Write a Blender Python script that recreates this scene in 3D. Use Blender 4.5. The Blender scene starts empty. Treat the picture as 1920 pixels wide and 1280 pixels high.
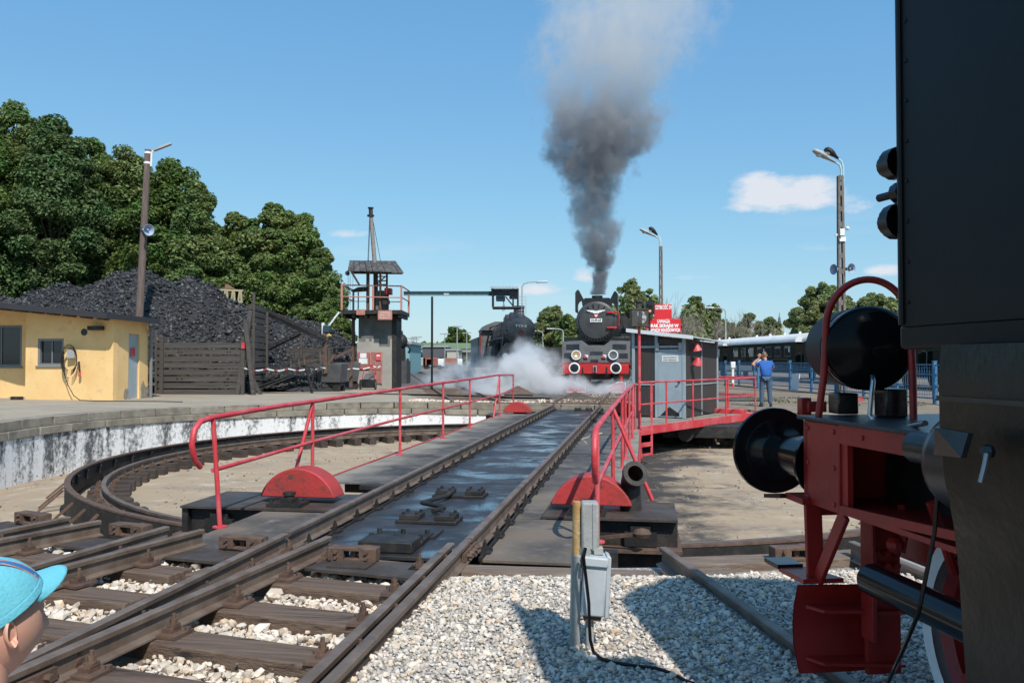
import bpy, bmesh, math, random
import numpy as np
from mathutils import Vector, Matrix, noise as mnoise
R = math.radians
random.seed(7); RNG = np.random.default_rng(7)
scene = bpy.context.scene
COL = scene.collection
# ------------------------------------------------------------ camera
CAMZ, FPX, PITCH = 1.56, 1557.0, R(1.36)
cam = bpy.data.cameras.new('camera'); cam.sensor_width = 36.0; cam.lens = FPX/1920*36.0
cam.clip_start = 0.05; cam.clip_end = 3000
camo = bpy.data.objects.new('camera', cam); COL.objects.link(camo)
camo.location = (0, 0, CAMZ); camo.rotation_euler = (R(90)+PITCH, 0, 0)
scene.camera = camo
# ------------------------------------------------------------ sun and sky
SUN = Vector((0.31, -0.79, 1.0)).normalized()
sl = bpy.data.lights.new('sun', 'SUN'); sl.energy = 4.6; sl.angle = R(0.55); sl.color = (1.0, 0.955, 0.89)
so = bpy.data.objects.new('sun', sl); COL.objects.link(so); so.location = (6, -14, 22)
so.rotation_euler = (-SUN).to_track_quat('-Z', 'Y').to_euler()
scene.view_settings.view_transform = 'Standard'; scene.view_settings.look = 'None'
scene.view_settings.exposure = 0.0; scene.view_settings.gamma = 1.0
scene.view_settings.use_curve_mapping = False
world = bpy.data.worlds.new('World'); scene.world = world; world.use_nodes = True
def build_world():
    nt = world.node_tree; nt.nodes.clear(); L = nt.links.new
    N = lambda t, **k: (lambda n: ([setattr(n, a, b) for a, b in k.items()], n)[1])(nt.nodes.new(t))
    def mth(op, a, b=None, c=None, clamp=False):
        n = N('ShaderNodeMath', operation=op, use_clamp=clamp)
        for i, x in enumerate((a, b, c)):
            if x is None: continue
            if isinstance(x, (int, float)): n.inputs[i].default_value = x
            else: L(x, n.inputs[i])
        return n.outputs[0]
    sky = N('ShaderNodeTexSky', sky_type='NISHITA', sun_disc=False)
    sky.sun_elevation = math.asin(SUN.z); sky.sun_rotation = math.atan2(SUN.x, SUN.y)
    sky.altitude = 80; sky.air_density = 1.15; sky.dust_density = 0.35; sky.ozone_density = 2.2
    tc = N('ShaderNodeTexCoord'); sp = N('ShaderNodeSeparateXYZ'); L(tc.outputs['Generated'], sp.inputs[0])
    x, y, z = sp.outputs
    # clouds: broken fair-weather cumulus, a few placed where the sky shows them, thin wisps low all round
    ys = mth('MAXIMUM', y, 0.05)
    gx = mth('DIVIDE', x, ys); gz = mth('DIVIDE', z, ys)
    nz = N('ShaderNodeTexNoise'); nz.inputs['Scale'].default_value = 13.0; nz.inputs['Detail'].default_value = 9; nz.inputs['Roughness'].default_value = 0.62
    mp = N('ShaderNodeMapping'); mp.inputs['Scale'].default_value = (1, 1, 2.0); L(tc.outputs['Generated'], mp.inputs[0]); L(mp.outputs[0], nz.inputs['Vector'])
    nf = nz.outputs['Fac']
    mask = None
    for (u, v, w, h, s) in ((1478, 374, 150, 66, 1.0), (1440, 360, 90, 52, 1.0), (1590, 388, 85, 36, .62), (1400, 388, 80, 26, .75), (1052, 410, 45, 24, .6),
                            (672, 440, 75, 14, .5), (1672, 508, 60, 22, .8), (1000, 545, 90, 20, .5), (1095, 520, 30, 26, .5), (1420, 540, 80, 16, .35), (1290, 522, 90, 10, .3), (1560, 465, 110, 12, .2)):
        a = mth('DIVIDE', mth('SUBTRACT', gx, (u-960)/FPX), w/FPX)
        b = mth('DIVIDE', mth('SUBTRACT', gz, (677-v)/FPX), h/FPX)
        # flat base: lower half falls off faster
        b = mth('MULTIPLY', b, mth('ADD', 1.0, mth('MULTIPLY', mth('LESS_THAN', b, 0.0), 0.7)))
        r2 = mth('ADD', mth('MULTIPLY', a, a), mth('MULTIPLY', b, b))
        m = mth('MULTIPLY', mth('SUBTRACT', 1.0, r2, clamp=True), s)
        mask = m if mask is None else mth('MAXIMUM', mask, m)
    mask = mth('MULTIPLY', mask, mth('GREATER_THAN', y, 0.06))
    dens = mth('MULTIPLY', mth('SUBTRACT', mth('ADD', mth('MULTIPLY', mth('SUBTRACT', nf, .5), 1.5), mth('MULTIPLY', mask, 0.62)), 0.20), 3.0, clamp=True)
    dens = mth('MULTIPLY', dens, mth('MULTIPLY', mask, 2.2, clamp=True))
    # low wisps everywhere
    nz2 = N('ShaderNodeTexNoise'); nz2.inputs['Scale'].default_value = 3.0; nz2.inputs['Detail'].default_value = 8; nz2.inputs['Roughness'].default_value = 0.6
    mp2 = N('ShaderNodeMapping'); mp2.inputs['Scale'].default_value = (1, 1, 7); L(tc.outputs['Generated'], mp2.inputs[0]); L(mp2.outputs[0], nz2.inputs['Vector'])
    low = mth('SUBTRACT', 1.0, mth('MULTIPLY', mth('ABSOLUTE', mth('SUBTRACT', z, 0.10)), 8.0), clamp=True)
    w2 = mth('MULTIPLY', mth('MULTIPLY', mth('SUBTRACT', nz2.outputs['Fac'], 0.56), 2.2, clamp=True), low)
    dens = mth('MAXIMUM', mth('MULTIPLY', dens, 0.92), mth('MULTIPLY', w2, 0.6))
    # the camera's rendering of the sky: one response curve per channel over the whole dome
    ss = N('ShaderNodeSeparateColor'); L(sky.outputs[0], ss.inputs[0]); sc = N('ShaderNodeCombineColor')
    for i, (a, g) in enumerate(((.600, .786), (.784, .58), (.915, .366))):
        L(mth('MULTIPLY', mth('POWER', mth('MULTIPLY', ss.outputs[i], .125), g), a/.125), sc.inputs[i])
    mix = N('ShaderNodeMix', data_type='RGBA'); L(dens, mix.inputs[0]); L(sc.outputs[0], mix.inputs[6])
    mix.inputs[7].default_value = (6.3, 6.5, 7.0, 1)
    bg = N('ShaderNodeBackground'); bg.inputs['Strength'].default_value = 0.125
    L(mix.outputs[2], bg.inputs[0])
    out = N('ShaderNodeOutputWorld'); L(bg.outputs[0], out.inputs[0])
build_world()
scene.cycles.max_bounces = 7; scene.cycles.transparent_max_bounces = 12
scene.cycles.volume_bounces = 4; scene.cycles.volume_max_steps = 128
scene.cycles.use_denoising = True
# ------------------------------------------------------------ pixel helpers (1920x1280 photograph)
SP, CP = math.sin(PITCH), math.cos(PITCH)
def P(u, v, d):
    yu = (640-v)/FPX; t = d/(CP-SP*yu)
    return Vector(((u-960)/FPX*t, d, CAMZ+t*(SP+CP*yu)))
def G(u, v, z=0.0):
    yu = (640-v)/FPX; t = (z-CAMZ)/(SP+CP*yu)
    return Vector(((u-960)/FPX*t, t*(CP-SP*yu), z))
# ------------------------------------------------------------ materials
MATS = {}
def M(name, c, rough=.6, metal=0.0, vary=None, bump=None, spec=.5, stretch=(1, 1, 1), c3=None, emit=None, island=0.0, coat=0.0, coords='Object', rvary=0.0):
    """c base colour; vary=(scale, colour2, lo, hi); c3=(scale, colour, lo, hi); bump=(scale, strength)"""
    if name in MATS: return MATS[name]
    m = bpy.data.materials.new(name); MATS[name] = m; m.use_nodes = True
    nt = m.node_tree; b = nt.nodes['Principled BSDF']; L = nt.links.new
    b.inputs['Base Color'].default_value = (*c, 1); b.inputs['Roughness'].default_value = rough
    b.inputs['Metallic'].default_value = metal; b.inputs['Specular IOR Level'].default_value = spec
    if coat: b.inputs['Coat Weight'].default_value = coat; b.inputs['Coat Roughness'].default_value = .08
    col = None
    if vary or bump or c3 or rvary:
        tc = nt.nodes.new('ShaderNodeTexCoord'); oi = nt.nodes.new('ShaderNodeObjectInfo')
        if coords == 'World':
            ge = nt.nodes.new('ShaderNodeNewGeometry'); src = ge.outputs['Position']
        else:
            ad = nt.nodes.new('ShaderNodeVectorMath'); ad.operation = 'MULTIPLY_ADD'
            cb = nt.nodes.new('ShaderNodeCombineXYZ')
            for i in range(3): L(oi.outputs['Random'], cb.inputs[i])
            L(cb.outputs[0], ad.inputs[0]); ad.inputs[1].default_value = (37, 53, 71); L(tc.outputs['Object'], ad.inputs[2]); src = ad.outputs[0]
        mp = nt.nodes.new('ShaderNodeMapping'); mp.inputs['Scale'].default_value = stretch; L(src, mp.inputs[0])
        def layer(col, sc, c2, lo, hi):
            n = nt.nodes.new('ShaderNodeTexNoise'); n.inputs['Scale'].default_value = sc; n.inputs['Detail'].default_value = 7; n.inputs['Roughness'].default_value = .62
            L(mp.outputs[0], n.inputs['Vector'])
            mr = nt.nodes.new('ShaderNodeMapRange'); mr.inputs[1].default_value = lo; mr.inputs[2].default_value = hi; L(n.outputs['Fac'], mr.inputs[0])
            mx = nt.nodes.new('ShaderNodeMix'); mx.data_type = 'RGBA'; L(mr.outputs[0], mx.inputs[0])
            if col is None: mx.inputs[6].default_value = (*c, 1)
            else: L(col, mx.inputs[6])
            mx.inputs[7].default_value = (*c2, 1)
            return mx.outputs[2], mr.outputs[0]
        if vary: col, _ = layer(col, *vary)
        if c3: col, _ = layer(col, *c3)
        if rvary:
            n = nt.nodes.new('ShaderNodeTexNoise'); n.inputs['Scale'].default_value = 2.3; n.inputs['Detail'].default_value = 5; L(mp.outputs[0], n.inputs['Vector'])
            mr = nt.nodes.new('ShaderNodeMapRange'); mr.inputs[1].default_value = .3; mr.inputs[2].default_value = .7
            mr.inputs[3].default_value = max(.03, rough-rvary); mr.inputs[4].default_value = min(1, rough+rvary); L(n.outputs['Fac'], mr.inputs[0]); L(mr.outputs[0], b.inputs['Roughness'])
        if bump:
            n = nt.nodes.new('ShaderNodeTexNoise'); n.inputs['Scale'].default_value = bump[0]; n.inputs['Detail'].default_value = 6; n.inputs['Roughness'].default_value = .65; L(mp.outputs[0], n.inputs['Vector'])
            bp = nt.nodes.new('ShaderNodeBump'); bp.inputs['Strength'].default_value = bump[1]; bp.inputs['Distance'].default_value = .02
            L(n.outputs['Fac'], bp.inputs['Height']); L(bp.outputs[0], b.inputs['Normal'])
    if island:
        ge = nt.nodes.new('ShaderNodeNewGeometry'); hs = nt.nodes.new('ShaderNodeHueSaturation')
        mr = nt.nodes.new('ShaderNodeMapRange'); mr.inputs[3].default_value = 1-island; mr.inputs[4].default_value = 1+island; L(ge.outputs['Random Per Island'], mr.inputs[0])
        L(mr.outputs[0], hs.inputs['Value'])
        if col is None: hs.inputs['Color'].default_value = (*c, 1)
        else: L(col, hs.inputs['Color'])
        col = hs.outputs[0]
    if col is not None: L(col, b.inputs['Base Color'])
    if emit: b.inputs['Emission Color'].default_value = (*emit[0], 1); b.inputs['Emission Strength'].default_value = emit[1]
    return m
# ------------------------------------------------------------ object helpers
WM = {}
def wm(o): return WM.get(o.name, Matrix.Identity(4)) if o else Matrix.Identity(4)
def tag(o, label=None, cat=None, group=None, kind=None):
    if label: o['label'] = label
    if cat: o['category'] = cat
    if group: o['group'] = group
    if kind: o['kind'] = kind
    return o
def thing(name, label, cat, loc=(0, 0, 0), rz=0.0, group=None, kind=None):
    o = bpy.data.objects.new(name, None); COL.objects.link(o); o.empty_display_size = .2
    o.location = loc; o.rotation_euler = (0, 0, rz)
    WM[o.name] = Matrix.Translation(Vector(loc)) @ Matrix.Rotation(rz, 4, 'Z')
    return tag(o, label, cat, group, kind)
def new_mesh(name, V, F, mat=None, smooth=None):
    me = bpy.data.meshes.new(name); me.from_pydata([tuple(v) for v in V], [], F)
    if mat: me.materials.append(mat)
    if smooth:
        me.polygons.foreach_set('use_smooth', [True]*len(me.polygons)); me.set_sharp_from_angle(angle=R(smooth))
    return me
def np_mesh(name, V, T, mat=None, smooth=False):
    """fast triangle/quad mesh from numpy arrays"""
    me = bpy.data.meshes.new(name); k = T.shape[1]
    me.vertices.add(len(V)); me.vertices.foreach_set('co', V.astype(np.float32).ravel())
    me.loops.add(T.size); me.loops.foreach_set('vertex_index', T.astype(np.int32).ravel())
    me.polygons.add(len(T)); me.polygons.foreach_set('loop_start', np.arange(0, T.size, k, dtype=np.int32))
    me.update(calc_edges=True)
    if mat: me.materials.append(mat)
    me.polygons.foreach_set('use_smooth', [bool(smooth)]*len(T))
    return me
def link(name, me, parent=None, loc=(0, 0, 0), rot=None, mat4=None):
    o = bpy.data.objects.new(name, me); COL.objects.link(o)
    m = mat4 if mat4 is not None else Matrix.Translation(Vector(loc)) @ (rot.to_4x4() if rot is not None else Matrix.Identity(4))
    if parent: o.parent = parent
    o.matrix_basis = m
    WM[o.name] = wm(parent) @ m
    return o
class MB:
    def __init__(s, frame=None): s.V = []; s.F = []; s.frame = frame
    def add(s, V, F):
        b = len(s.V); s.V += [Vector(v) for v in V]; s.F += [tuple(b+i for i in f) for f in F]; return s
    def box(s, c, d, rot=None):
        c = Vector(c); h = [x/2 for x in d]
        V = [Vector((sx*h[0], sy*h[1], sz*h[2])) for sx in (-1, 1) for sy in (-1, 1) for sz in (-1, 1)]
        if rot is not None: V = [rot @ v for v in V]
        return s.add([c+v for v in V], [(0, 1, 3, 2), (4, 6, 7, 5), (0, 4, 5, 1), (2, 3, 7, 6), (0, 2, 6, 4), (1, 5, 7, 3)])
    def bx(s, x0, x1, y0, y1, z0, z1): return s.box(((x0+x1)/2, (y0+y1)/2, (z0+z1)/2), (x1-x0, y1-y0, z1-z0))
    def bar(s, p, q, w, h=None, up=(0, 0, 1)):
        """rectangular bar from p to q, width w (sideways) and height h (along up)"""
        p = Vector(p); q = Vector(q); h = h or w; a = (q-p).normalized(); u = Vector(up)
        if abs(a.dot(u)) > .98: u = Vector((0, 1, 0))
        x = a.cross(u).normalized(); u = x.cross(a).normalized()
        V = [e+x*sx*w/2+u*sz*h/2 for e in (p, q) for sx, sz in ((-1, -1), (1, -1), (1, 1), (-1, 1))]
        return s.add(V, [(3, 2, 1, 0), (4, 5, 6, 7), (0, 1, 5, 4), (1, 2, 6, 5), (2, 3, 7, 6), (3, 0, 4, 7)])
    def cyl(s, p, q, r, r2=None, n=12, caps=True):
        p = Vector(p); q = Vector(q); r2 = r if r2 is None else r2; a = (q-p).normalized()
        u = Vector((0, 0, 1)) if abs(a.z) < .9 else Vector((1, 0, 0)); x = a.cross(u).normalized(); y = a.cross(x)
        V = []; F = []
        for e, rr in ((p, r), (q, r2)):
            V += [e+(x*math.cos(2*math.pi*i/n)+y*math.sin(2*math.pi*i/n))*rr for i in range(n)]
        F = [(i, (i+1) % n, n+(i+1) % n, n+i) for i in range(n)]
        if caps: F += [tuple(range(n-1, -1, -1)), tuple(range(n, 2*n))]
        return s.add(V, F)
    def tube(s, pts, r, n=8, caps=True):
        pts = [Vector(p) for p in pts]; V = []; F = []; x = None
        for i, p in enumerate(pts):
            a = ((pts[min(i+1, len(pts)-1)]-pts[max(i-1, 0)])).normalized()
            if x is None:
                u = Vector((0, 0, 1)) if abs(a.z) < .9 else Vector((1, 0, 0)); x = a.cross(u).normalized()
            else: x = (x-a*x.dot(a)).normalized()
            y = a.cross(x); rr = r[i] if isinstance(r, (list, tuple)) else r
            V += [p+(x*math.cos(2*math.pi*k/n)+y*math.sin(2*math.pi*k/n))*rr for k in range(n)]
        for i in range(len(pts)-1):
            F += [(i*n+k, i*n+(k+1) % n, (i+1)*n+(k+1) % n, (i+1)*n+k) for k in range(n)]
        if caps: F += [tuple(range(n-1, -1, -1)), tuple(range((len(pts)-1)*n, len(pts)*n))]
        return s.add(V, F)
    def lathe(s, prof, o, axis=(0, 0, 1), n=24, a0=0, a1=2*math.pi):
        """prof: list of (radius, height along axis)"""
        o = Vector(o); a = Vector(axis).normalized(); u = Vector((0, 0, 1)) if abs(a.z) < .9 else Vector((1, 0, 0))
        x = a.cross(u).normalized(); y = a.cross(x); full = abs(a1-a0) > 6.28; m = n if full else n+1
        V = [o+a*h+(x*math.cos(a0+(a1-a0)*k/n)+y*math.sin(a0+(a1-a0)*k/n))*max(r, 1e-4) for r, h in prof for k in range(m)]
        F = []
        for i in range(len(prof)-1):
            for k in range(n):
                k2 = (k+1) % m; F.append((i*m+k, i*m+k2, (i+1)*m+k2, (i+1)*m+k))
        return s.add(V, F)
    def prism(s, poly, ext):
        """poly: planar list of 3-D points, extruded by vector ext"""
        n = len(poly); poly = [Vector(p) for p in poly]; e = Vector(ext)
        return s.add(poly+[p+e for p in poly], [tuple(range(n-1, -1, -1)), tuple(range(n, 2*n))]+[(i, (i+1) % n, n+(i+1) % n, n+i) for i in range(n)])
    def quad(s, *p): return s.add(p, [tuple(range(len(p)))])
    def grid(s, fn, nu, nv):
        V = [fn(i/nu, j/nv) for j in range(nv+1) for i in range(nu+1)]
        return s.add(V, [(j*(nu+1)+i, j*(nu+1)+i+1, (j+1)*(nu+1)+i+1, (j+1)*(nu+1)+i) for j in range(nv) for i in range(nu)])
    def ball(s, c, r, n=12, sc=(1, 1, 1)):
        m = n//2; c = Vector(c); V = []; F = []
        for j in range(m+1):
            t = math.pi*j/m
            for k in range(n): V.append(c+Vector((r*sc[0]*math.sin(t)*math.cos(2*math.pi*k/n), r*sc[1]*math.sin(t)*math.sin(2*math.pi*k/n), r*sc[2]*math.cos(t))))
        for j in range(m):
            for k in range(n): F.append((j*n+k, (j+1)*n+k, (j+1)*n+(k+1) % n, j*n+(k+1) % n))
        return s.add(V, F)
    def build(s, name, mat, parent=None, smooth=32, bevel=0.0, local=True, label=None):
        """verts are in the parent's frame (local) or in world coordinates (local=False)"""
        V = s.V
        if s.frame is not None: V = [s.frame @ v for v in V]
        if not local: mi = wm(parent).inverted(); V = [mi @ v for v in V]
        lo = Vector((min(v.x for v in V), min(v.y for v in V), min(v.z for v in V))); hi = Vector((max(v.x for v in V), max(v.y for v in V), max(v.z for v in V)))
        b = Vector(((lo.x+hi.x)/2, (lo.y+hi.y)/2, lo.z))
        me = new_mesh(name, [v-b for v in V], s.F, mat)
        bm = bmesh.new(); bm.from_mesh(me); bmesh.ops.remove_doubles(bm, verts=bm.verts, dist=1e-5); bmesh.ops.recalc_face_normals(bm, faces=bm.faces); bm.to_mesh(me); bm.free()
        if smooth:
            me.polygons.foreach_set('use_smooth', [True]*len(me.polygons)); me.set_sharp_from_angle(angle=R(smooth))
        o = link(name, me, parent, b)
        if bevel:
            md = o.modifiers.new('bevel', 'BEVEL'); md.width = bevel; md.segments = 2; md.limit_method = 'ANGLE'; md.angle_limit = R(40); md.harden_normals = False
        if label: o['label'] = label
        return o
def copy_tree(o, parent=None):
    c = o.copy(); COL.objects.link(c); c.parent = parent
    for ch in list(o.children): copy_tree(ch, c)
    return c
def text_mesh(s, size, depth=.004, align='CENTER', bold=0.0):
    cu = bpy.data.curves.new('lettering', 'FONT'); cu.body = s; cu.size = size; cu.extrude = depth; cu.align_x = align; cu.align_y = 'CENTER'; cu.offset = bold
    cu.resolution_u = 3
    o = bpy.data.objects.new('lettering', cu); COL.objects.link(o)
    dg = bpy.context.evaluated_depsgraph_get(); me = bpy.data.meshes.new_from_object(o.evaluated_get(dg))
    bpy.data.objects.remove(o); bpy.data.curves.remove(cu)
    return me
def lettering(s, size, mat, parent, o, xdir, up=(0, 0, 1), width=None, depth=.004, bold=0.0, name='lettering', local=True):
    me = text_mesh(s, size, depth, bold=bold); me.materials.clear(); me.materials.append(mat)
    x = Vector(xdir).normalized(); z = Vector(up).normalized(); n = x.cross(z)
    sx = 1.0
    if width:
        xs = [v.co.x for v in me.vertices]; sx = width/max(1e-6, max(xs)-min(xs))
    m = Matrix((x*sx, z, n)).transposed().to_4x4(); m.translation = Vector(o)
    if not local: m = wm(parent).inverted() @ m
    return link(name, me, parent, mat4=m)
ICO_V = None
def rock_variants(k=10, seed=3, sub=1):
    rs = np.random.default_rng(seed); bm = bmesh.new(); bmesh.ops.create_icosphere(bm, subdivisions=sub, radius=1.0)
    bm.verts.ensure_lookup_table(); V = np.array([v.co[:] for v in bm.verts]); T = np.array([[v.index for v in f.verts] for f in bm.faces]); bm.free()
    out = []
    for i in range(k):
        W = V*(1+rs.uniform(-.32, .25, (len(V), 1))); W *= rs.uniform([.8, .6, .45], [1.2, 1.0, .8]); out.append(W)
    return out, T
def rand_rot(n, rs, flat=False):
    if flat:
        a = rs.uniform(0, 2*np.pi, n); tx = rs.normal(0, .35, n); ty = rs.normal(0, .35, n)
    else:
        a = rs.uniform(0, 2*np.pi, n); tx = rs.uniform(-np.pi, np.pi, n); ty = rs.uniform(-1.2, 1.2, n)
    ca, sa = np.cos(a), np.sin(a); cx, sx = np.cos(tx), np.sin(tx); cy, sy = np.cos(ty), np.sin(ty); z = np.zeros(n); o = np.ones(n)
    A = np.stack([ca, -sa, z, sa, ca, z, z, z, o], 1).reshape(n, 3, 3); B = np.stack([o, z, z, z, cx, -sx, z, sx, cx], 1).reshape(n, 3, 3); Cc = np.stack([cy, z, sy, z, o, z, -sy, z, cy], 1).reshape(n, 3, 3)
    return A @ B @ Cc
def rocks(name, pts, sizes, mat, parent=None, seed=1, flat=True, kind='stuff', sub=1):
    rs = np.random.default_rng(seed); var, T = rock_variants(seed=seed, sub=sub); n = len(pts)
    idx = rs.integers(0, len(var), n); VV = np.stack(var)[idx]; Rm = rand_rot(n, rs, flat)
    W = np.einsum('nij,nkj->nki', Rm, VV)*np.asarray(sizes)[:, None, None]+np.asarray(pts)[:, None, :]
    nv = VV.shape[1]; F = (T[None]+np.arange(n)[:, None, None]*nv).reshape(-1, 3)
    o = link(name, np_mesh(name, W.reshape(-1, 3), F, mat), parent)
    if kind: o['kind'] = kind
    return o
# ------------------------------------------------------------ shared materials
m_rail = M('rail_steel', (.150, .105, .077), .52, .25, vary=(5, (.24, .185, .145), .4, .7), bump=(60, .2), rvary=.1, c3=(2, (.07, .05, .04), .55, .75))
m_rust = M('rusty_iron', (.095, .06, .044), .75, .1, vary=(9, (.17, .10, .065), .4, .68), bump=(40, .4))
m_sleeper = M('sleeper_wood', (.115, .072, .050), .85, vary=(3, (.225, .155, .108), .36, .72), stretch=(.5, 9, 9), bump=(12, .9), c3=(2.4, (.028, .022, .02), .56, .66))
m_oldwood = M('weathered_beam', (.15, .105, .075), .85, vary=(4, (.27, .21, .16), .4, .7), stretch=(.8, 9, 9), bump=(14, .6))
m_plank = M('coal_plank', (.047, .040, .035), .8, vary=(2.5, (.105, .092, .08), .35, .7), stretch=(.7, 8, 8), bump=(14, .6))
m_deck = M('deck_steel', (.03, .03, .032), .62, .3, vary=(1.4, (.068, .06, .054), .4, .68), bump=(35, .25), spec=.4)
m_black = M('black_paint', (.012, .012, .013), .28, 0, vary=(4, (.028, .027, .026), .45, .75), bump=(9, .06), rvary=.08)
m_gloss = M('gloss_black', (.006, .006, .007), .15, 0, spec=.32, vary=(2, (.012, .012, .012), .4, .7))
m_soot = M('sooty_black', (.018, .018, .019), .55, 0, vary=(3, (.05, .047, .044), .42, .72), bump=(20, .2), rvary=.12)
m_dark = M('dark_iron', (.022, .021, .02), .6, .3, vary=(6, (.06, .05, .042), .45, .72), bump=(30, .35))
m_red = M('red_paint', (.57, .042, .050), .45, vary=(2.2, (.63, .13, .14), .44, .66), bump=(30, .25), c3=(17, (.13, .05, .04), .63, .68))
m_redworn = M('worn_red_paint', (.46, .035, .035), .6, vary=(3, (.32, .04, .03), .4, .65), bump=(14, .45), c3=(9, (.11, .05, .038), .57, .68))
m_locored = M('locomotive_red', (.36, .018, .013), .40, vary=(3, (.24, .014, .011), .4, .7), bump=(18, .18), c3=(8, (.12, .02, .015), .62, .75))
m_white = M('white_paint', (.78, .78, .76), .5, vary=(5, (.62, .61, .58), .5, .75))
m_grey = M('grey_paint', (.30, .32, .33), .5, vary=(4, (.38, .39, .39), .4, .7), bump=(20, .1))
m_steelblue = M('blue_grey_paint', (.33, .40, .43), .45, vary=(2, (.25, .31, .34), .4, .75), bump=(14, .1))
m_conc = M('concrete', (.34, .32, .285), .9, vary=(1.6, (.24, .225, .205), .4, .7), bump=(25, .35), c3=(.6, (.42, .40, .36), .5, .75))
m_gravel = M('pale_limestone', (.56, .505, .435), .9, vary=(14, (.47, .37, .26), .48, .7), island=.38, bump=(70, .3))
m_ballast = M('cream_ballast', (.65, .565, .465), .9, vary=(9, (.54, .37, .21), .48, .68), island=.3, bump=(50, .35))
m_grit = M('pale_grit', (.42, .395, .36), .95, vary=(70, (.15, .13, .115), .42, .62), c3=(28, (.62, .59, .55), .5, .66), bump=(80, .8))
m_dirt = M('yard_dirt', (.225, .175, .118), .95, vary=(.35, (.15, .12, .088), .4, .65), c3=(1.7, (.32, .265, .19), .5, .72), bump=(14, .5))
m_glass = M('window_glass', (.012, .014, .016), .06, spec=.7)
m_leaf = None
# ------------------------------------------------------------ ground and turntable pit
CX, CY = 0.51, 16.8
TH = math.atan2(.156, .988)
def rimz(a):
    """height of the pit rim; a = compass-like angle from the camera side (0 = south, 90 = west, 180 = north)"""
    a = a % 360
    K = [(0, -.075), (48, -.04), (78, .36), (100, .37), (150, .27), (178, .14), (200, .12), (270, .02), (325, 0.0), (352, -.075), (360, -.075)]
    for (a0, h0), (a1, h1) in zip(K, K[1:]):
        if a0 <= a <= a1:
            t = (a-a0)/(a1-a0); t = t*t*(3-2*t); return h0+(h1-h0)*t
    return 0
def dirn(a): return (-math.sin(R(a)), -math.cos(R(a)))       # a = 0 towards the camera, 90 = west
def gz(x, y):
    dx, dy = x-CX, y-CY; r = math.hypot(dx, dy); a = math.degrees(math.atan2(-dx, -dy)) % 360
    h = rimz(a); t = min(1, max(0, (r-25)/40)); return h*(1-t)+.10*t if y > CY-8 else h
NA = 180; RAD = [10.42, 10.9, 11.6, 12.6, 14, 16, 19, 24, 32, 45, 70, 120, 260, 700, 1800]
b = MB(); V = []; F = []
for r in RAD:
    for k in range(NA):
        dx, dy = dirn(k*360/NA); x, y = CX+dx*r, CY+dy*r; V.append((x, y, gz(x, y)))
for i in range(len(RAD)-1):
    for k in range(NA): F.append((i*NA+k, i*NA+(k+1) % NA, (i+1)*NA+(k+1) % NA, (i+1)*NA+k))
b.add(V, F); g = b.build('ground', m_dirt, None, smooth=60); g['kind'] = 'structure'
# pit floor: cement screed with sand blown over it, soot stains by the bridge
m_pit = M('pit_floor', (.375, .28, .18), .95, vary=(1.1, (.22, .175, .13), .51, .65), c3=(2.2, (.48, .385, .27), .5, .68), bump=(6, 1.0), coords='World', stretch=(.8, 1.25, 1))
def soot_patch(m):
    nt = m.node_tree; L = nt.links.new; b = nt.nodes['Principled BSDF']
    src = b.inputs['Base Color'].links[0].from_socket
    ge = nt.nodes.new('ShaderNodeNewGeometry'); n = nt.nodes.new('ShaderNodeTexNoise'); n.inputs['Scale'].default_value = .55; n.inputs['Detail'].default_value = 8; n.inputs['Roughness'].default_value = .7
    L(ge.outputs['Position'], n.inputs['Vector'])
    # oil and soot dropped under and beside the bridge: distance from the bridge's present line
    sp = nt.nodes.new('ShaderNodeSeparateXYZ'); L(ge.outputs['Position'], sp.inputs[0])
    a1 = nt.nodes.new('ShaderNodeMath'); a1.operation = 'MULTIPLY_ADD'; L(sp.outputs[0], a1.inputs[0]); a1.inputs[1].default_value = .988; a1.inputs[2].default_value = -.988*CX+.156*CY
    a2 = nt.nodes.new('ShaderNodeMath'); a2.operation = 'MULTIPLY_ADD'; L(sp.outputs[1], a2.inputs[0]); a2.inputs[1].default_value = -.156; L(a1.outputs[0], a2.inputs[2])
    mr = nt.nodes.new('ShaderNodeMapRange'); L(a2.outputs[0], mr.inputs[0]); mr.inputs[1].default_value = 1.2; mr.inputs[2].default_value = 4.8; mr.inputs[3].default_value = .38; mr.inputs[4].default_value = 0.0
    ab = nt.nodes.new('ShaderNodeMath'); ab.operation = 'LESS_THAN'; ab.inputs[0].default_value = 0
    mm = nt.nodes.new('ShaderNodeMath'); mm.operation = 'ADD'; L(n.outputs['Fac'], mm.inputs[0]); L(mr.outputs[0], mm.inputs[1])
    gt = nt.nodes.new('ShaderNodeMath'); gt.operation = 'GREATER_THAN'; L(a2.outputs[0], gt.inputs[0]); gt.inputs[1].default_value = 0.0
    mm2 = nt.nodes.new('ShaderNodeMath'); mm2.operation = 'MULTIPLY'; L(mm.outputs[0], mm2.inputs[0]); L(gt.outputs[0], mm2.inputs[1])
    m2 = nt.nodes.new('ShaderNodeMapRange'); L(mm2.outputs[0], m2.inputs[0]); m2.inputs[1].default_value = .62; m2.inputs[2].default_value = .76
    mx = nt.nodes.new('ShaderNodeMix'); mx.data_type = 'RGBA'; L(m2.outputs[0], mx.inputs[0]); L(src, mx.inputs[6]); mx.inputs[7].default_value = (.05, .046, .042, 1)
    L(mx.outputs[2], b.inputs['Base Color'])
soot_patch(m_pit)
RP = [0.3, 2, 4, 5.5, 6.6, 7.4, 8.2, 9.2, 9.8, 10.4]
V = []; F = []
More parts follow.
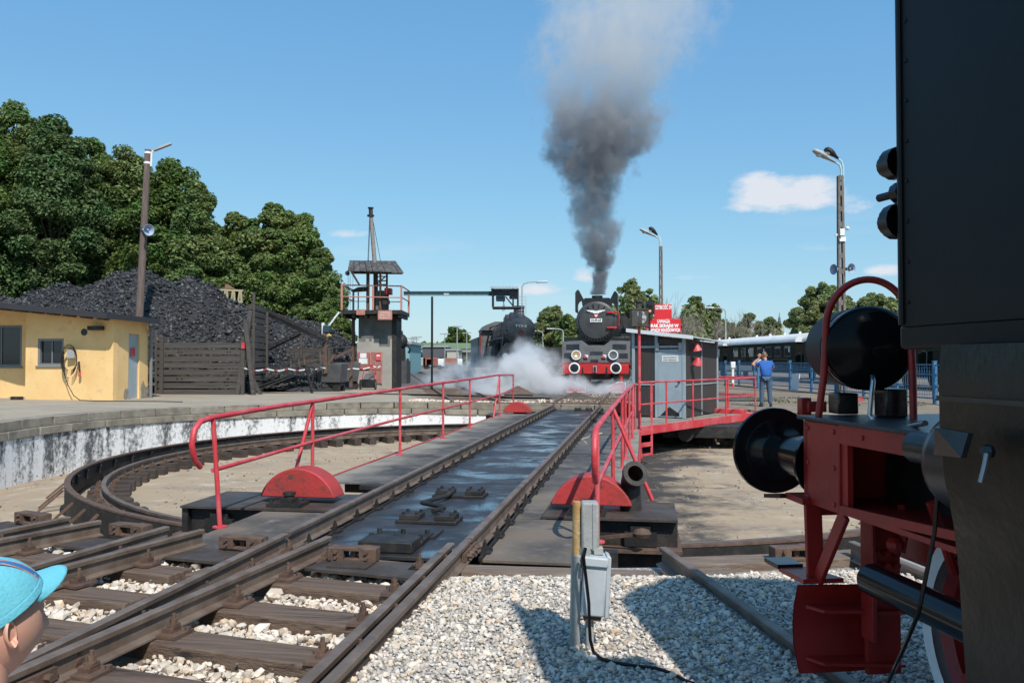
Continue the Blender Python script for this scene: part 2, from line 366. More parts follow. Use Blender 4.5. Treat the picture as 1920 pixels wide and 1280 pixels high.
for i, r in enumerate(RP):
    for k in range(NA):
        dx, dy = dirn(k*360/NA); x, y = CX+dx*r, CY+dy*r
        z = -.725 if r < 9.3 else (-.725-.18*(r-9.2)/1.2)
        z += .03*mnoise.noise(Vector((x*.7, y*.7, 0))) if r < 10 else 0
        V.append((x, y, z))
for i in range(len(RP)-1):
    for k in range(NA): F.append((i*NA+k, i*NA+(k+1) % NA, (i+1)*NA+(k+1) % NA, (i+1)*NA+k))
F.append(tuple(range(NA)))
o = MB().add(V, F).build('pit_floor', m_pit, None, smooth=60); o['kind'] = 'structure'
# pit wall: whitewashed concrete, streaked black; two courses of coping stones on it
m_lime = M('peeling_whitewash', (.76, .755, .74), .9, bump=(16, .5), coords='World')
def peel(m):
    nt = m.node_tree; L = nt.links.new; b = nt.nodes['Principled BSDF']; ge = nt.nodes.new('ShaderNodeNewGeometry')
    def nz(scl, sc, det, rough):
        mp = nt.nodes.new('ShaderNodeMapping'); mp.inputs['Scale'].default_value = scl; L(ge.outputs['Position'], mp.inputs[0]); n = nt.nodes.new('ShaderNodeTexNoise'); n.inputs['Scale'].default_value = sc; n.inputs['Detail'].default_value = det; n.inputs['Roughness'].default_value = rough; L(mp.outputs[0], n.inputs['Vector']); return n.outputs['Fac']
    def mm(op, a, b_=None, c=None):
        q = nt.nodes.new('ShaderNodeMath'); q.operation = op
        for i, x in enumerate((a, b_, c)):
            if x is None: continue
            if isinstance(x, (int, float)): q.inputs[i].default_value = x
            else: L(x, q.inputs[i])
        return q.outputs[0]
    sp = nt.nodes.new('ShaderNodeSeparateXYZ'); L(ge.outputs['Position'], sp.inputs[0])
    west = mm('MULTIPLY', mm('SUBTRACT', -4.0, sp.outputs[0]), .011)                    # the west side is the most weathered
    f = mm('ADD', mm('ADD', mm('MULTIPLY', nz((1, 1, .16), 2.6, 5, .6), .62), mm('MULTIPLY', nz((1, 1, .8), 11, 6, .75), .55)), mm('ADD', west, mm('MULTIPLY', sp.outputs[2], .05)))
    mr = nt.nodes.new('ShaderNodeMapRange'); L(f, mr.inputs[0]); mr.inputs[1].default_value = .575; mr.inputs[2].default_value = .70
    mx = nt.nodes.new('ShaderNodeMix'); mx.data_type = 'RGBA'; L(mr.outputs[0], mx.inputs[0]); mx.inputs[6].default_value = (.76, .755, .74, 1); mx.inputs[7].default_value = (.10, .10, .105, 1); L(mx.outputs[2], b.inputs['Base Color'])
peel(m_lime)
wall = thing('pit_wall', 'curved whitewashed pit wall streaked with black under two rows of coping stones', 'retaining wall', (CX, CY, -.9))
def arc_wall(r0, r1, z0f, z1f, a0, a1, n):
    V = []; F = []
    for i in range(n+1):
        a = a0+(a1-a0)*i/n; dx, dy = dirn(a)
        V += [(CX+dx*r0, CY+dy*r0, z0f(a)), (CX+dx*r0, CY+dy*r0, z1f(a)), (CX+dx*r1, CY+dy*r1, z1f(a)), (CX+dx*r1, CY+dy*r1, z0f(a))]
    for i in range(n):
        p = 4*i; q = p+4
        for k in range(4): F.append((p+k, p+(k+1) % 4, q+(k+1) % 4, q+k))
    F += [(0, 1, 2, 3), (4*n+3, 4*n+2, 4*n+1, 4*n)]
    return V, F
def colow(a):
    a %= 360
    return rimz(a)-.012 if (a < 50 or a > 300) else rimz(a)-.355
MB().add(*arc_wall(10.40, 10.75, lambda a: -1.0, colow, 0, 360, 240)).build('wall_face', m_lime, wall, local=False)
m_cope = M('sandstone', (.27, .235, .18), .92, vary=(3, (.15, .135, .11), .42, .66), bump=(22, .7), c3=(1.1, (.36, .32, .25), .5, .7))
ns = 60
for course in (0, 1):
    for k in range(ns):
        a = (k+.5*course)*360/ns; mid = a+180/ns
        if mid % 360 < 50 or mid % 360 > 300: continue          # the track heads take the place of the coping here
        rr = random.uniform(-.012, .012)
        zt = (lambda a: rimz(a)-.18-.004) if course else (lambda a: rimz(a)+.012)
        zb = (lambda a: rimz(a)-.355+.003) if course else (lambda a: rimz(a)-.18)
        r0 = (10.36 if course else 10.42)+rr
        MB().add(*arc_wall(r0, r0+.42, zb, zt, a+.09, a+360/ns-.09, 4)).build('coping_stone', m_cope, wall, local=False, bevel=.012)
# concrete apron in front of the yellow hut and round the west rim
m_apron = M('apron_concrete', (.375, .31, .225), .92, vary=(.7, (.29, .245, .18), .4, .68), c3=(5, (.25, .22, .175), .53, .75), bump=(18, .25), coords='World')
V = []; F = []; NAp = 70
radial = [10.80, 11.6, 13, 15.5, 19, 23.5]
for r in radial:
    for k in range(NAp+1):
        a = 62+(164-62)*k/NAp; dx, dy = dirn(a); x, y = CX+dx*r, CY+dy*r; V.append((x, y, gz(x, y)+.012))
for i in range(len(radial)-1):
    for k in range(NAp): p = i*(NAp+1)+k; F.append((p, p+1, p+NAp+2, p+NAp+1))
o = MB().add(V, F).build('apron_pavement', m_apron, None, smooth=60); o['kind'] = 'structure'
# sooty ground of the coal yard and the ash road beyond the pit
m_ash = M('ash_ground', (.075, .068, .062), .93, vary=(1.4, (.15, .135, .115), .45, .7), bump=(20, .7), c3=(.3, (.20, .18, .145), .55, .7), coords='World')
V = [(-30, 33.2, .42), (-12, 33.2, .30), (-3.4, 33.0, .24), (3, 30.3, .16), (9.5, 30.0, .13), (10.5, 70, .13), (-3, 120, .13), (-40, 120, .16), (-40, 50, .25)]
o = MB().add([(x, y, max(z, gz(x, y))+.012) for x, y, z in V], [tuple(range(len(V)))]).build('ash_yard', m_ash, None, smooth=None); o['kind'] = 'structure'
# near gravel bed (below the loose stones)
V = [(-1.45, -3), (9, -3), (9, 6.1), (4.8, 7.0), (2.2, 6.45), (.45, 6.28), (-.36, 6.24), (-.75, 3.8)]
_C1 = (CX+math.sin(TH)*-10.2+math.cos(TH)*.755, CY-math.cos(TH)*10.2-math.sin(TH)*.755)
def gvz(x, y):
    """the gravel lies almost level with the rail heads and falls away to the pit edge"""
    t = min(1, max(0, (math.hypot(x-CX, y-CY)-10.72)/.55)); t = t*t*(3-2*t)
    lat = (x-_C1[0])*math.cos(TH)-(y-_C1[1])*math.sin(TH); s = min(1, max(0, (lat-.03)/.35)); s = s*s*(3-2*s)
    return -.012+t*(.100+.014*s)+.010*mnoise.noise(Vector((x*1.6, y*1.6, 0)))*t
b = MB(); nx, ny = 60, 50
def _gp(u, v):
    y = -3+9.9*v; lo = _C1[0]-(_C1[1]-y)*math.tan(TH)+.03; x = lo+(9-lo)*u**1.6; return Vector((x, y, gvz(x, y)))
b.grid(_gp, nx, ny); b.V = [v if math.hypot(v.x-CX, v.y-CY) > 10.44 else Vector((CX+(v.x-CX)*10.44/max(.1, math.hypot(v.x-CX, v.y-CY)), CY+(v.y-CY)*10.44/max(.1, math.hypot(v.x-CX, v.y-CY)), -.012)) for v in b.V]
o = b.build('gravel_bed', m_grit, None, smooth=60); o['kind'] = 'structure'
# brick pavement to the right of the engine's track
m_brick = M('paving_block', (.33, .31, .275), .9, vary=(7, (.26, .245, .22), .4, .7), bump=(30, .4), c3=(1.2, (.40, .37, .33), .5, .7))
pv = thing('block_pavement', 'pale concrete block pavement beside the pit behind the near engine', 'pavement', (3.6, 5.9, 0)); pv['kind'] = 'structure'
bmesh_brick = new_mesh('paving_block', *(lambda m: (m.V, m.F))(MB().box((0, 0, .02), (.196, .096, .04))), m_brick)
for i in range(26):
    for j in range(11):
        x = 2.95+j*.2+(i % 2)*.1; y = 4.45+i*.1
        if math.hypot(x-CX, y-CY) < 10.55: continue
        link('paving_block', bmesh_brick, pv, mat4=wm(pv).inverted() @ Matrix.Translation((x, y, random.uniform(0, .006))) @ Matrix.Rotation(random.uniform(-.02, .02), 4, 'Z'))
# ring rail with its short radial sleepers, and the guard ring outside it
ring = thing('ring_rail', 'circular running rail on short radial sleepers round the pit floor', 'rail', (CX, CY, -.64))
V = []; F = []
def ring_profile(prof, n=160):
    b = MB(); b.lathe(prof+[prof[0]], (CX, CY, 0), (0, 0, 1), n); return b
ring_profile([(r-.15, z-.095) for r, z in [(7.94, -.46), (7.94, -.445), (7.985, -.43), (7.985, -.36), (7.965, -.35), (7.965, -.315), (8.035, -.315), (8.035, -.35), (8.015, -.36), (8.015, -.43), (8.06, -.445), (8.06, -.46)]]).build('rail', m_rail, ring, local=False, smooth=25)
slp = new_mesh('sleeper', *(lambda m: (m.V, m.F))(MB().box((0, 0, 0), (.62, .20, .17))), M('oiled_sleeper', (.045, .032, .025), .8, vary=(4, (.10, .072, .054), .42, .7), stretch=(.8, 6, 6), bump=(12, .5)))
chb = MB().box((0, 0, .01), (.30, .15, .02))
for sx in (-.105, .105): chb.box((sx, 0, .03), (.05, .10, .03)); chb.cyl((sx, 0, .02), (sx, 0, .10), .018, n=6); chb.cyl((sx, 0, .045), (sx, 0, .07), .03, n=6)
chm = new_mesh('rail_chair', chb.V, chb.F, m_rust)
nsl = 92
for k in range(nsl):
    a = 360*k/nsl+random.uniform(-.25, .25); dx, dy = dirn(a)
    m = Matrix.Translation((dx*7.78, dy*7.78, .0)) @ Matrix.Rotation(math.atan2(dy, dx)+random.uniform(-.03, .03), 4, 'Z')
    link('sleeper', slp, ring, mat4=m)
    link('rail_chair', chm, ring, mat4=Matrix.Translation((dx*7.85, dy*7.85, .085)) @ Matrix.Rotation(math.atan2(dy, dx), 4, 'Z'))
gr = thing('guard_ring', 'tall rusty steel ring with bolts standing outside the circular rail', 'guard ring', (CX, CY, -.64))
ring_profile([(r-.34, z-.12) for r, z in [(8.62, -.645), (8.62, -.60), (8.70, -.595), (8.70, -.222), (8.74, -.222), (8.74, -.60), (8.80, -.605), (8.80, -.645)]]).build('ring_plate', m_dark, gr, local=False, smooth=25)
ring_profile([(r-.34, z-.12) for r, z in [(8.655, -.215), (8.655, -.19), (8.745, -.19), (8.745, -.215)]]).build('ring_flange', m_rust, gr, local=False, smooth=25)
bb = MB(); bb.cyl((0, 0, 0), (-.05, 0, 0), .022, n=6); bb.box((-.02, 0, -.06), (.03, .06, .16)); bolt = new_mesh('bolt', bb.V, bb.F, m_dark)
for k in range(70):
    a = 360*k/70; dx, dy = dirn(a)
    link('bolt', bolt, gr, mat4=Matrix.Translation((dx*8.355, dy*8.355, .24)) @ Matrix.Rotation(math.atan2(dy, dx), 4, 'Z'))
bst = MB().bar((0, 0, .33), (.34, 0, .03), .03).build('brace', m_rust, gr)
bme = bst.data; bpy.data.objects.remove(bst)
for a in (44, 47.5, 52, 61, 63.5, 70, 83):
    dx, dy = dirn(a)
    link('brace', bme, gr, mat4=Matrix.Translation((dx*8.58, dy*8.58, -.08)) @ Matrix.Rotation(math.atan2(dy, dx), 4, 'Z'))
# ------------------------------------------------------------ tracks running up to the pit
def head_pts(alpha, lat, r=10.29):
    """point on circle r (camera side) on a line parallel to heading alpha, offset lat to the right of C"""
    a = Vector((math.sin(alpha), math.cos(alpha), 0)); rr = Vector((math.cos(alpha), -math.sin(alpha), 0))
    s = -math.sqrt(r*r-lat*lat); return Vector((CX, CY, 0))+rr*lat+a*s, a
def rail_mesh(p, q, ztop=.17, hgt=.135):
    h = hgt
    pr = [(-.056, 0), (-.056, .01), (-.012, .024), (-.008, h-.042), (-.029, h-.032), (-.031, h-.006), (-.022, h), (.022, h), (.031, h-.006), (.029, h-.032), (.008, h-.042), (.012, .024), (.056, .01), (.056, 0)]
    p = Vector(p); q = Vector(q); a = (q-p).normalized(); x = a.cross(Vector((0, 0, 1))).normalized()
    b = MB(); b.prism([Vector((p.x, p.y, ztop-h))+x*u+Vector((0, 0, z)) for u, z in pr], Vector((q.x-p.x, q.y-p.y, 0))); return b
SD = Vector((.94, -.342, 0)).normalized()                     # the timbers lie a little askew to the main line
def sl_pt(k, X): return Vector((X, 5.60-.65*k-(X+.85)*.342/.94*1.0, 0))
cb = MB(); cb.box((0, 0, .009), (.34, .17, .018))
for sx in (-1, 1):
    cb.box((sx*.085, 0, .03), (.07, .075, .026)); cb.box((sx*.10, 0, .052), (.045, .06, .02)); cb.cyl((sx*.10, 0, .06), (sx*.10, 0, .066), .026, n=8); cb.cyl((sx*.10, 0, .064), (sx*.10, 0, .092), .021, n=6); cb.cyl((sx*.10, 0, .09), (sx*.10, 0, .118), .012, n=6)
    cb.cyl((sx*.155, .05, .01), (sx*.155, .05, .035), .018, n=6)
near_chair = new_mesh('rail_chair', cb.V, cb.F, m_rust)
tracks = []
defs = [(8.98, 'track leading straight onto the turntable bridge, its rails meeting the bridge rails', (-.755, .755)),
        (15.2, 'track beside the boy in the cap, its right rail ending next to the bridge rail', (-.755, .755)),
        (21.6, 'third track from the bridge on the left, its rails cut off at the guard ring', (-.755, .755)),
        (27.8, 'leftmost track end visible by the whitewashed pit wall', (-.755, .755))]
railines = []
for i, (al, lab, lats) in enumerate(defs):
    al = R(al); t = thing('railway_track', lab, 'railway track', (CX-10.6*math.sin(al), CY-10.6*math.cos(al), 0), -al, 'tracks fanning out from the pit'); t['kind'] = 'structure'
    tracks.append(t)
    for lat in lats:
        p, a = head_pts(al, lat, 10.33 if i else 10.31)
        o = rail_mesh(p, p-a*9.5, .17-.0015*i).build('rail', m_rail, t, smooth=30, local=False); railines.append((p, a, t))
p, a = head_pts(R(8.98), .755-.105, 10.42)
rail_mesh(p, p-a*9.0, .166).build('guard_rail', m_rail, tracks[0], smooth=30, local=False)
# timbers
slabs = []
def sleeper(k, x0, x1, t, dz=0, w=.25):
    p, q = sl_pt(k, x0), sl_pt(k, x1)
    b = MB().bar((p.x, p.y, -.055+dz), (q.x, q.y, -.055+dz), w, .17); o = b.build('sleeper', m_sleeper, t, local=False, bevel=.01); slabs.append((p, q, w))
for k in range(-1, 7):
    j = random.uniform(-.05, .05)
    sleeper(k+j*.3, -2.32, -.52-.1*k, tracks[0], random.uniform(-.006, .006)); sleeper(k+.12+j, -5.2 if k > 0 else (-4.4 if k == 0 else -3.3), -2.42, tracks[1 if k > 0 else 2], random.uniform(-.012, .004))
for p, a, t in railines:
    for k in range(-2, 7):
        s0 = sl_pt(k, 0); n = Vector((-SD.y, SD.x, 0)); den = a.dot(n)
        s = (s0-p).dot(n)/den
        if s > -.12 or s < -5: continue
        c = p+a*s-(Vector((a.y, -a.x, 0))*.165 if p == railines[1][0] else Vector()); ang = math.atan2(a.y, a.x)-math.pi/2
        link('rail_chair', near_chair, t, mat4=wm(t).inverted() @ Matrix.Translation((c.x, c.y, .03)) @ Matrix.Rotation(ang, 4, 'Z'))
# fish plates where the rails are bolted
def fish(p, a, s, t):
    b = MB(); c = p+a*s; x = Vector((a.y, -a.x, 0))
    for sd in (-1, 1):
        m = c+x*.03*sd; b.bar((m.x-a.x*.22, m.y-a.y*.22, .088), (m.x+a.x*.22, m.y+a.y*.22, .088), .03, .06)
        for u in (-.15, -.05, .05, .15):
            b.cyl((m.x+a.x*u, m.y+a.y*u, .09), (m.x+a.x*u+x.x*.05*sd, m.y+a.y*u+x.y*.05*sd, .09), .02, n=6)
    b.build('fishplate', m_rust, t, local=False)
fish(*railines[2][:2], -1.6, tracks[1]); fish(*railines[3][:2], -3.0, tracks[1]); fish(*railines[0][:2], -2.4, tracks[0]); fish(*railines[1][:2], -.05, tracks[0])
# pit-edge timbers and plates under the rail ends
edge = thing('pit_edge_timbers', 'heavy timber baulks and steel plates edging the near side of the pit', 'timbers', (.0, 6.3, -.1))
def baulk(p, q, w, h, zc, m=None): MB().bar((p[0], p[1], zc), (q[0], q[1], zc), w, h).build('timber', m or m_oldwood, edge, local=False, bevel=.012)
baulk((-.36, 6.16), (1.02, 5.98), .22, .2, -.06); baulk((1.10, 6.03), (1.62, 6.10), .22, .19, -.06); baulk((1.3, 6.31), (2.35, 6.46), .26, .2, -.045); baulk((2.38, 6.47), (3.4, 6.72), .26, .2, -.04)
m_plate = M('worn_plate', (.07, .056, .046), .6, .4, vary=(3, (.13, .10, .08), .4, .68), bump=(22, .35), rvary=.25)
def plate(pts, z, th, name='steel_plate', m=None): MB().prism([(x, y, z-th) for x, y in pts], (0, 0, th)).build(name, m or m_plate, edge, local=False)
plate([(-1.42, 6.38), (-.62, 6.26), (-.70, 5.82), (-1.52, 6.12)], .048, .02)
plate([(-1.36, 6.30), (-1.02, 6.25), (-1.06, 6.06), (-1.36, 6.12)], .062, .012)
plate([(-2.55, 6.82), (-1.95, 6.62), (-2.06, 6.25), (-2.7, 6.48)], .045, .02)
plate([(-3.65, 7.22), (-2.95, 6.96), (-3.05, 6.62), (-3.8, 6.92)], .042, .02)
plate([(-4.8, 7.95), (-4.0, 7.42), (-4.15, 7.15), (-5.0, 7.7)], .04, .02)
# locking sockets bolted at the pit edge (one per track)
def socket(x, y, rz, lab):
    t = thing('locking_socket', lab, 'locking socket', (x, y, .055), rz, 'locking sockets on the pit edge')
    b = MB(); b.bx(-.19, -.06, -.06, .06, 0, .10); b.bx(.06, .19, -.06, .06, 0, .10); b.bx(-.06, .06, -.06, .06, .075, .10); b.bx(-.06, .06, -.06, .06, 0, .022)
    b.build('socket_body', m_rust, t, bevel=.006)
    for sx in (-.12, .12):
        for sz in (.03, .072): MB().cyl((sx, -.06, sz), (sx, -.085, sz), .014, n=6).build('bolt', m_rust, t)
    MB().cyl((0, -.02, .048), (0, .16, .048), .024, n=10).build('lock_bolt', m_rust, t)
socket(-1.20, 6.34, -R(9), 'rusty locking socket between the rails in front of the bridge deck')
socket(-2.16, 6.72, -R(15), 'rusty locking socket left of the bridge by the foot of the railing')
socket(-3.30, 7.22, -R(21), 'rusty locking socket at the guard ring, second left of the bridge')
socket(-4.45, 7.75, -R(27), 'rusty locking socket farthest left near the whitewashed wall')
socket(2.16, 6.36, R(7), 'rusty locking socket on the right behind the shunter step of the near engine')
# track of the near engine on the right: only the rails show above the gravel
AL = -R(7.5); t = thing('railway_track', 'track under the near engine on the right, rails sunk in pale gravel', 'railway track', (CX-10.6*math.sin(AL), CY-10.6*math.cos(AL), 0), -AL, 'tracks fanning out from the pit'); t['kind'] = 'structure'
loco_rails = []
for lat in (-.755, .755):
    p, a = head_pts(AL, lat, 10.55); loco_rails.append((p, a)); rail_mesh(p, p-a*9.5, .17).build('rail', m_rail, t, local=False)
# ------------------------------------------------------------ stones
def in_view(x, y, m=.06): return y > 3.55 and abs(x/y) < .617+m
def stones(cond, x0, x1, y0, y1, sp, rmin, rmax, z0, zj, seed):
    rs = np.random.default_rng(seed); pts = []; sz = []
    for x in np.arange(x0, x1, sp):
        for y in np.arange(y0, y1, sp):
            xx = x+rs.uniform(-.5, .5)*sp; yy = y+rs.uniform(-.5, .5)*sp
            if not in_view(xx, yy) or not cond(xx, yy): continue
            r = rmin+(rmax-rmin)*rs.random()**2; pts.append((xx, yy, z0+rs.uniform(0, zj))); sz.append(r)
    return pts, sz
def dist_seg(x, y, p, q):
    d = q-p; t = max(0, min(1, ((x-p.x)*d.x+(y-p.y)*d.y)/(d.x**2+d.y**2))); return math.hypot(x-p.x-d.x*t, y-p.y-d.y*t)
C_p, C_a = railines[1][0], railines[1][1]
def right_of_C(x, y): r = Vector((x, y, 0))-C_p; return r.x*C_a.y-r.y*C_a.x
def left_ok(x, y):
    if right_of_C(x, y) > -.02: return False
    if math.hypot(x-CX, y-CY) < 10.62: return False
    for p, q, w in slabs:
        if dist_seg(x, y, p, q) < w/2+.012: return False
    for p, a, t in railines:
        r = Vector((x, y, 0))-p; c = r.x*a.y-r.y*a.x; s = r.x*a.x+r.y*a.y
        if abs(c) < .07 and s < 0: return False
    return True
pts, sz = stones(left_ok, -5.2, -.4, 3.5, 7.6, .031, .017, .037, -.064, .034, 11)
rocks('track_ballast', pts, sz, m_ballast, None, 11); tag(bpy.data.objects['track_ballast'], 'coarse cream ballast stones between the sleepers', 'ballast')
pts, sz = stones(left_ok, -5.2, -.4, 3.5, 7.6, .085, .008, .018, -.05, .045, 15)
o = rocks('cinders', pts, sz, M('cinder', (.24, .18, .13), .9, island=.5), None, 15); tag(o, 'brownish cinders scattered among the ballast stones', 'cinders')
rs_ = np.random.default_rng(77); n_ = 5200; a_ = rs_.uniform(0, 2*np.pi, n_); r_ = 7.4*np.sqrt(rs_.random(n_)); r_[:1700] = rs_.uniform(8.6, 10.2, 1700)
pp = np.stack([CX+r_*np.cos(a_), CY+r_*np.sin(a_), np.full(n_, -.72)], 1); keep = np.array([mnoise.noise(Vector((x*.8, y*.8, 4))) > -.12 for x, y, z in pp])
o = rocks('pit_debris', pp[keep], (.006+.028*rs_.random(n_)**3)[keep], M('debris_stone', (.30, .25, .19), .9, vary=(9, (.16, .13, .10), .45, .65), island=.5), None, 77); tag(o, 'small stones and crumbs strewn over the pit floor', 'debris')
pts, sz = stones(left_ok, -5.2, -.4, 3.5, 7.6, .17, .04, .062, -.045, .04, 12)
o = rocks('track_ballast', pts, sz, m_ballast, None, 12); tag(o, 'larger loose ballast stones lying on the track bed', 'ballast')
def right_ok(x, y):
    if right_of_C(x, y) < .036: return False
    if math.hypot(x-CX, y-CY) < 10.80 and not (x > 1.0 and math.hypot(x-CX, y-CY) > 10.72): return False
    if x > 2.9 and y > 4.4: return False
    for q in loco_rails:
        r = Vector((x, y, 0))-q[0]
        if abs(r.x*q[1].y-r.y*q[1].x) < .042 and r.dot(q[1]) < 0: return False
    return True
pts, sz = stones(right_ok, -1.1, 3.2, 3.6, 6.4, .0225, .0085, .0195, -.0, .012, 13); pts = [(x, y, z+gvz(x, y)) for x, y, z in pts]
o = rocks('gravel', pts, sz, m_gravel, None, 13); tag(o, 'pale crushed limestone gravel beside the track', 'gravel')
pts, sz = stones(right_ok, -1.1, 3.2, 3.6, 6.4, .10, .019, .034, .004, .012, 14); pts = [(x, y, z+gvz(x, y)) for x, y, z in pts]
o = rocks('gravel', pts, sz, m_ballast, None, 14); tag(o, 'bigger loose stones lying on the gravel', 'gravel')
# ------------------------------------------------------------ turntable bridge
m_wet = M('wet_deck_steel', (.026, .026, .03), .5, .15, vary=(2.2, (.06, .054, .05), .42, .7), bump=(40, .18), spec=.6)
def wetten(m, sc=1.1, lo=.47, hi=.59):
    nt = m.node_tree; L = nt.links.new; b = nt.nodes['Principled BSDF']
    ge = nt.nodes.new('ShaderNodeNewGeometry'); mp = nt.nodes.new('ShaderNodeMapping'); mp.inputs['Scale'].default_value = (.8, 1.25, 1); L(ge.outputs['Position'], mp.inputs[0])
    n = nt.nodes.new('ShaderNodeTexNoise'); n.inputs['Scale'].default_value = sc; n.inputs['Detail'].default_value = 8; n.inputs['Roughness'].default_value = .66; n.inputs['Distortion'].default_value = .4; L(mp.outputs[0], n.inputs['Vector'])
    mr = nt.nodes.new('ShaderNodeMapRange'); mr.inputs[1].default_value = lo; mr.inputs[2].default_value = hi; mr.inputs[3].default_value = .58; mr.inputs[4].default_value = .17; L(n.outputs['Fac'], mr.inputs[0]); L(mr.outputs[0], b.inputs['Roughness'])
    # standing water is flat: less relief where it is wet
    for q in nt.nodes:
        if q.type == 'BUMP':
            m2 = nt.nodes.new('ShaderNodeMapRange'); m2.inputs[1].default_value = .10; m2.inputs[2].default_value = .58; m2.inputs[3].default_value = .03; m2.inputs[4].default_value = .25; L(mr.outputs[0], m2.inputs[0]); L(m2.outputs[0], q.inputs['Strength'])
    b.inputs['Coat Weight'].default_value = 0.0
    c2 = nt.nodes.new('ShaderNodeMapRange'); c2.inputs[1].default_value = lo+.02; c2.inputs[2].default_value = hi; L(n.outputs['Fac'], c2.inputs[0]); c2.inputs[4].default_value = .6; L(c2.outputs[0], b.inputs['Coat Weight']); b.inputs['Coat Roughness'].default_value = .16
wetten(m_wet)
m_walk = M('walkway_plate', (.115, .105, .095), .8, .1, vary=(1.2, (.05, .047, .045), .40, .60), c3=(3, (.20, .185, .165), .52, .72), bump=(55, .7))
def chequer(m):
    nt = m.node_tree; L = nt.links.new; b = nt.nodes['Principled BSDF']
    tc = nt.nodes.new('ShaderNodeTexCoord'); v = nt.nodes.new('ShaderNodeTexChecker'); v.inputs['Scale'].default_value = 24; L(tc.outputs['Object'], v.inputs['Vector'])
    old = b.inputs['Normal'].links[0].from_socket; bp = nt.nodes.new('ShaderNodeBump'); bp.inputs['Strength'].default_value = .35; bp.inputs['Distance'].default_value = .01
    L(v.outputs['Fac'], bp.inputs['Height']); L(old, bp.inputs['Normal']); L(bp.outputs[0], b.inputs['Normal'])
chequer(m_walk)
def soot_by_rail(m):
    """oil and brake dust lie along the rails, the outer boards stay pale"""
    nt = m.node_tree; L = nt.links.new; b = nt.nodes['Principled BSDF']; src = b.inputs['Base Color'].links[0].from_socket
    ge = nt.nodes.new('ShaderNodeNewGeometry'); sp = nt.nodes.new('ShaderNodeSeparateXYZ'); L(ge.outputs['Position'], sp.inputs[0]); n = nt.nodes.new('ShaderNodeTexNoise'); n.inputs['Scale'].default_value = 1.6; n.inputs['Detail'].default_value = 7; L(ge.outputs['Position'], n.inputs['Vector'])
    def mm(op, a, b_=None, c=None):
        q = nt.nodes.new('ShaderNodeMath'); q.operation = op
        for i, x in enumerate((a, b_, c)):
            if x is None: continue
            if isinstance(x, (int, float)): q.inputs[i].default_value = x
            else: L(x, q.inputs[i])
        return q.outputs[0]
    lat = mm('ABSOLUTE', mm('MULTIPLY_ADD', sp.outputs[1], -.156, mm('MULTIPLY_ADD', sp.outputs[0], .988, -.988*CX+.156*CY)))
    f = mm('ADD', lat, mm('MULTIPLY', mm('SUBTRACT', n.outputs['Fac'], .5), 1.9))
    mr = nt.nodes.new('ShaderNodeMapRange'); L(f, mr.inputs[0]); mr.inputs[1].default_value = 1.35; mr.inputs[2].default_value = 2.1
    mx = nt.nodes.new('ShaderNodeMix'); mx.data_type = 'RGBA'; L(mr.outputs[0], mx.inputs[0]); L(src, mx.inputs[6]); mx.inputs[7].default_value = (.30, .265, .21, 1); L(mx.outputs[2], b.inputs['Base Color'])
soot_by_rail(m_walk)
tt = thing('turntable_bridge', 'railway turntable bridge with dark steel deck, two rails and red pipe railings', 'turntable', (CX, CY, 0), -TH)
def W2L(x, y, z=0): return wm(tt).inverted() @ Vector((x, y, z))
m_dusty = M('dusty_deck_plate', (.18, .14, .10), .75, .1, vary=(1.0, (.055, .05, .046), .42, .6), c3=(4, (.20, .17, .135), .5, .7), bump=(30, .35))
# longitudinal girders and cross girders below the deck
for x in (-1.0, 1.0): MB().bx(x-.14, x+.14, -10.0, 10.0, -.52, -.03).build('girder', m_dark, tt, bevel=.01)
for k in range(11):
    y = -9.6+k*1.92; MB().bx(-1.9, 1.9, y-.07, y+.07, -.22, -.035).build('cross_girder', m_dark, tt)
# deck plates between and beside the rails
ends = [-10.22, -8.5, -6.4, -4.45, -2.5, -.45, 1.6, 3.65, 5.7, 7.8, 10.22]
for y0, y1 in zip(ends, ends[1:]):
    dz = random.uniform(-.004, .004)
    MB().bx(-.655, .655, y0+.006, y1-.006, -.03+dz, dz).build('deck_plate', m_wet, tt, bevel=.004)
for sd in (-1, 1):
    for y0, y1 in zip(ends, ends[1:]):
        dz = random.uniform(-.003, .006); near = y0 < -7
        xo = (1.80 if sd < 0 else 1.62) if y0 < -9 else (1.1 if near else 2.03)
        xo = 1.15 if (y1 > 8.4 and sd < 0) else xo
        xa, xb = sorted((sd*.86, sd*xo)); MB().bx(xa, xb, y0+.006, y1-.006, -.026+dz, dz).build('walkway_plate', m_dusty if near else m_walk, tt, bevel=.003)
        if not near and xo > 2: MB().bx(min(sd*2.032, sd*2.07), max(sd*2.032, sd*2.07), y0, y1, -.10, .012).build('edge_strip', m_redworn, tt)
for x in (-.755, .755):
    rail_mesh((x, -10.24, 0), (x, 10.24, 0), .171, .15).build('rail', m_rail, tt, smooth=30)
    for sx in (-1, 1):
        xa, xb = sorted((x+sx*.07, x+sx*.098)); MB().bx(xa, xb, -10.2, 10.2, -.02, .012).build('rail_strip', m_dark, tt)
deck_chair = near_chair.copy(); deck_chair.materials.clear(); deck_chair.materials.append(m_dark)
for x in (-.755, .755):
    for k in range(34):
        o = link('rail_chair', deck_chair, tt, mat4=Matrix.Translation((x, -9.98+k*.6, .004)) @ Matrix.Diagonal((.8, .8, .85, 1)))
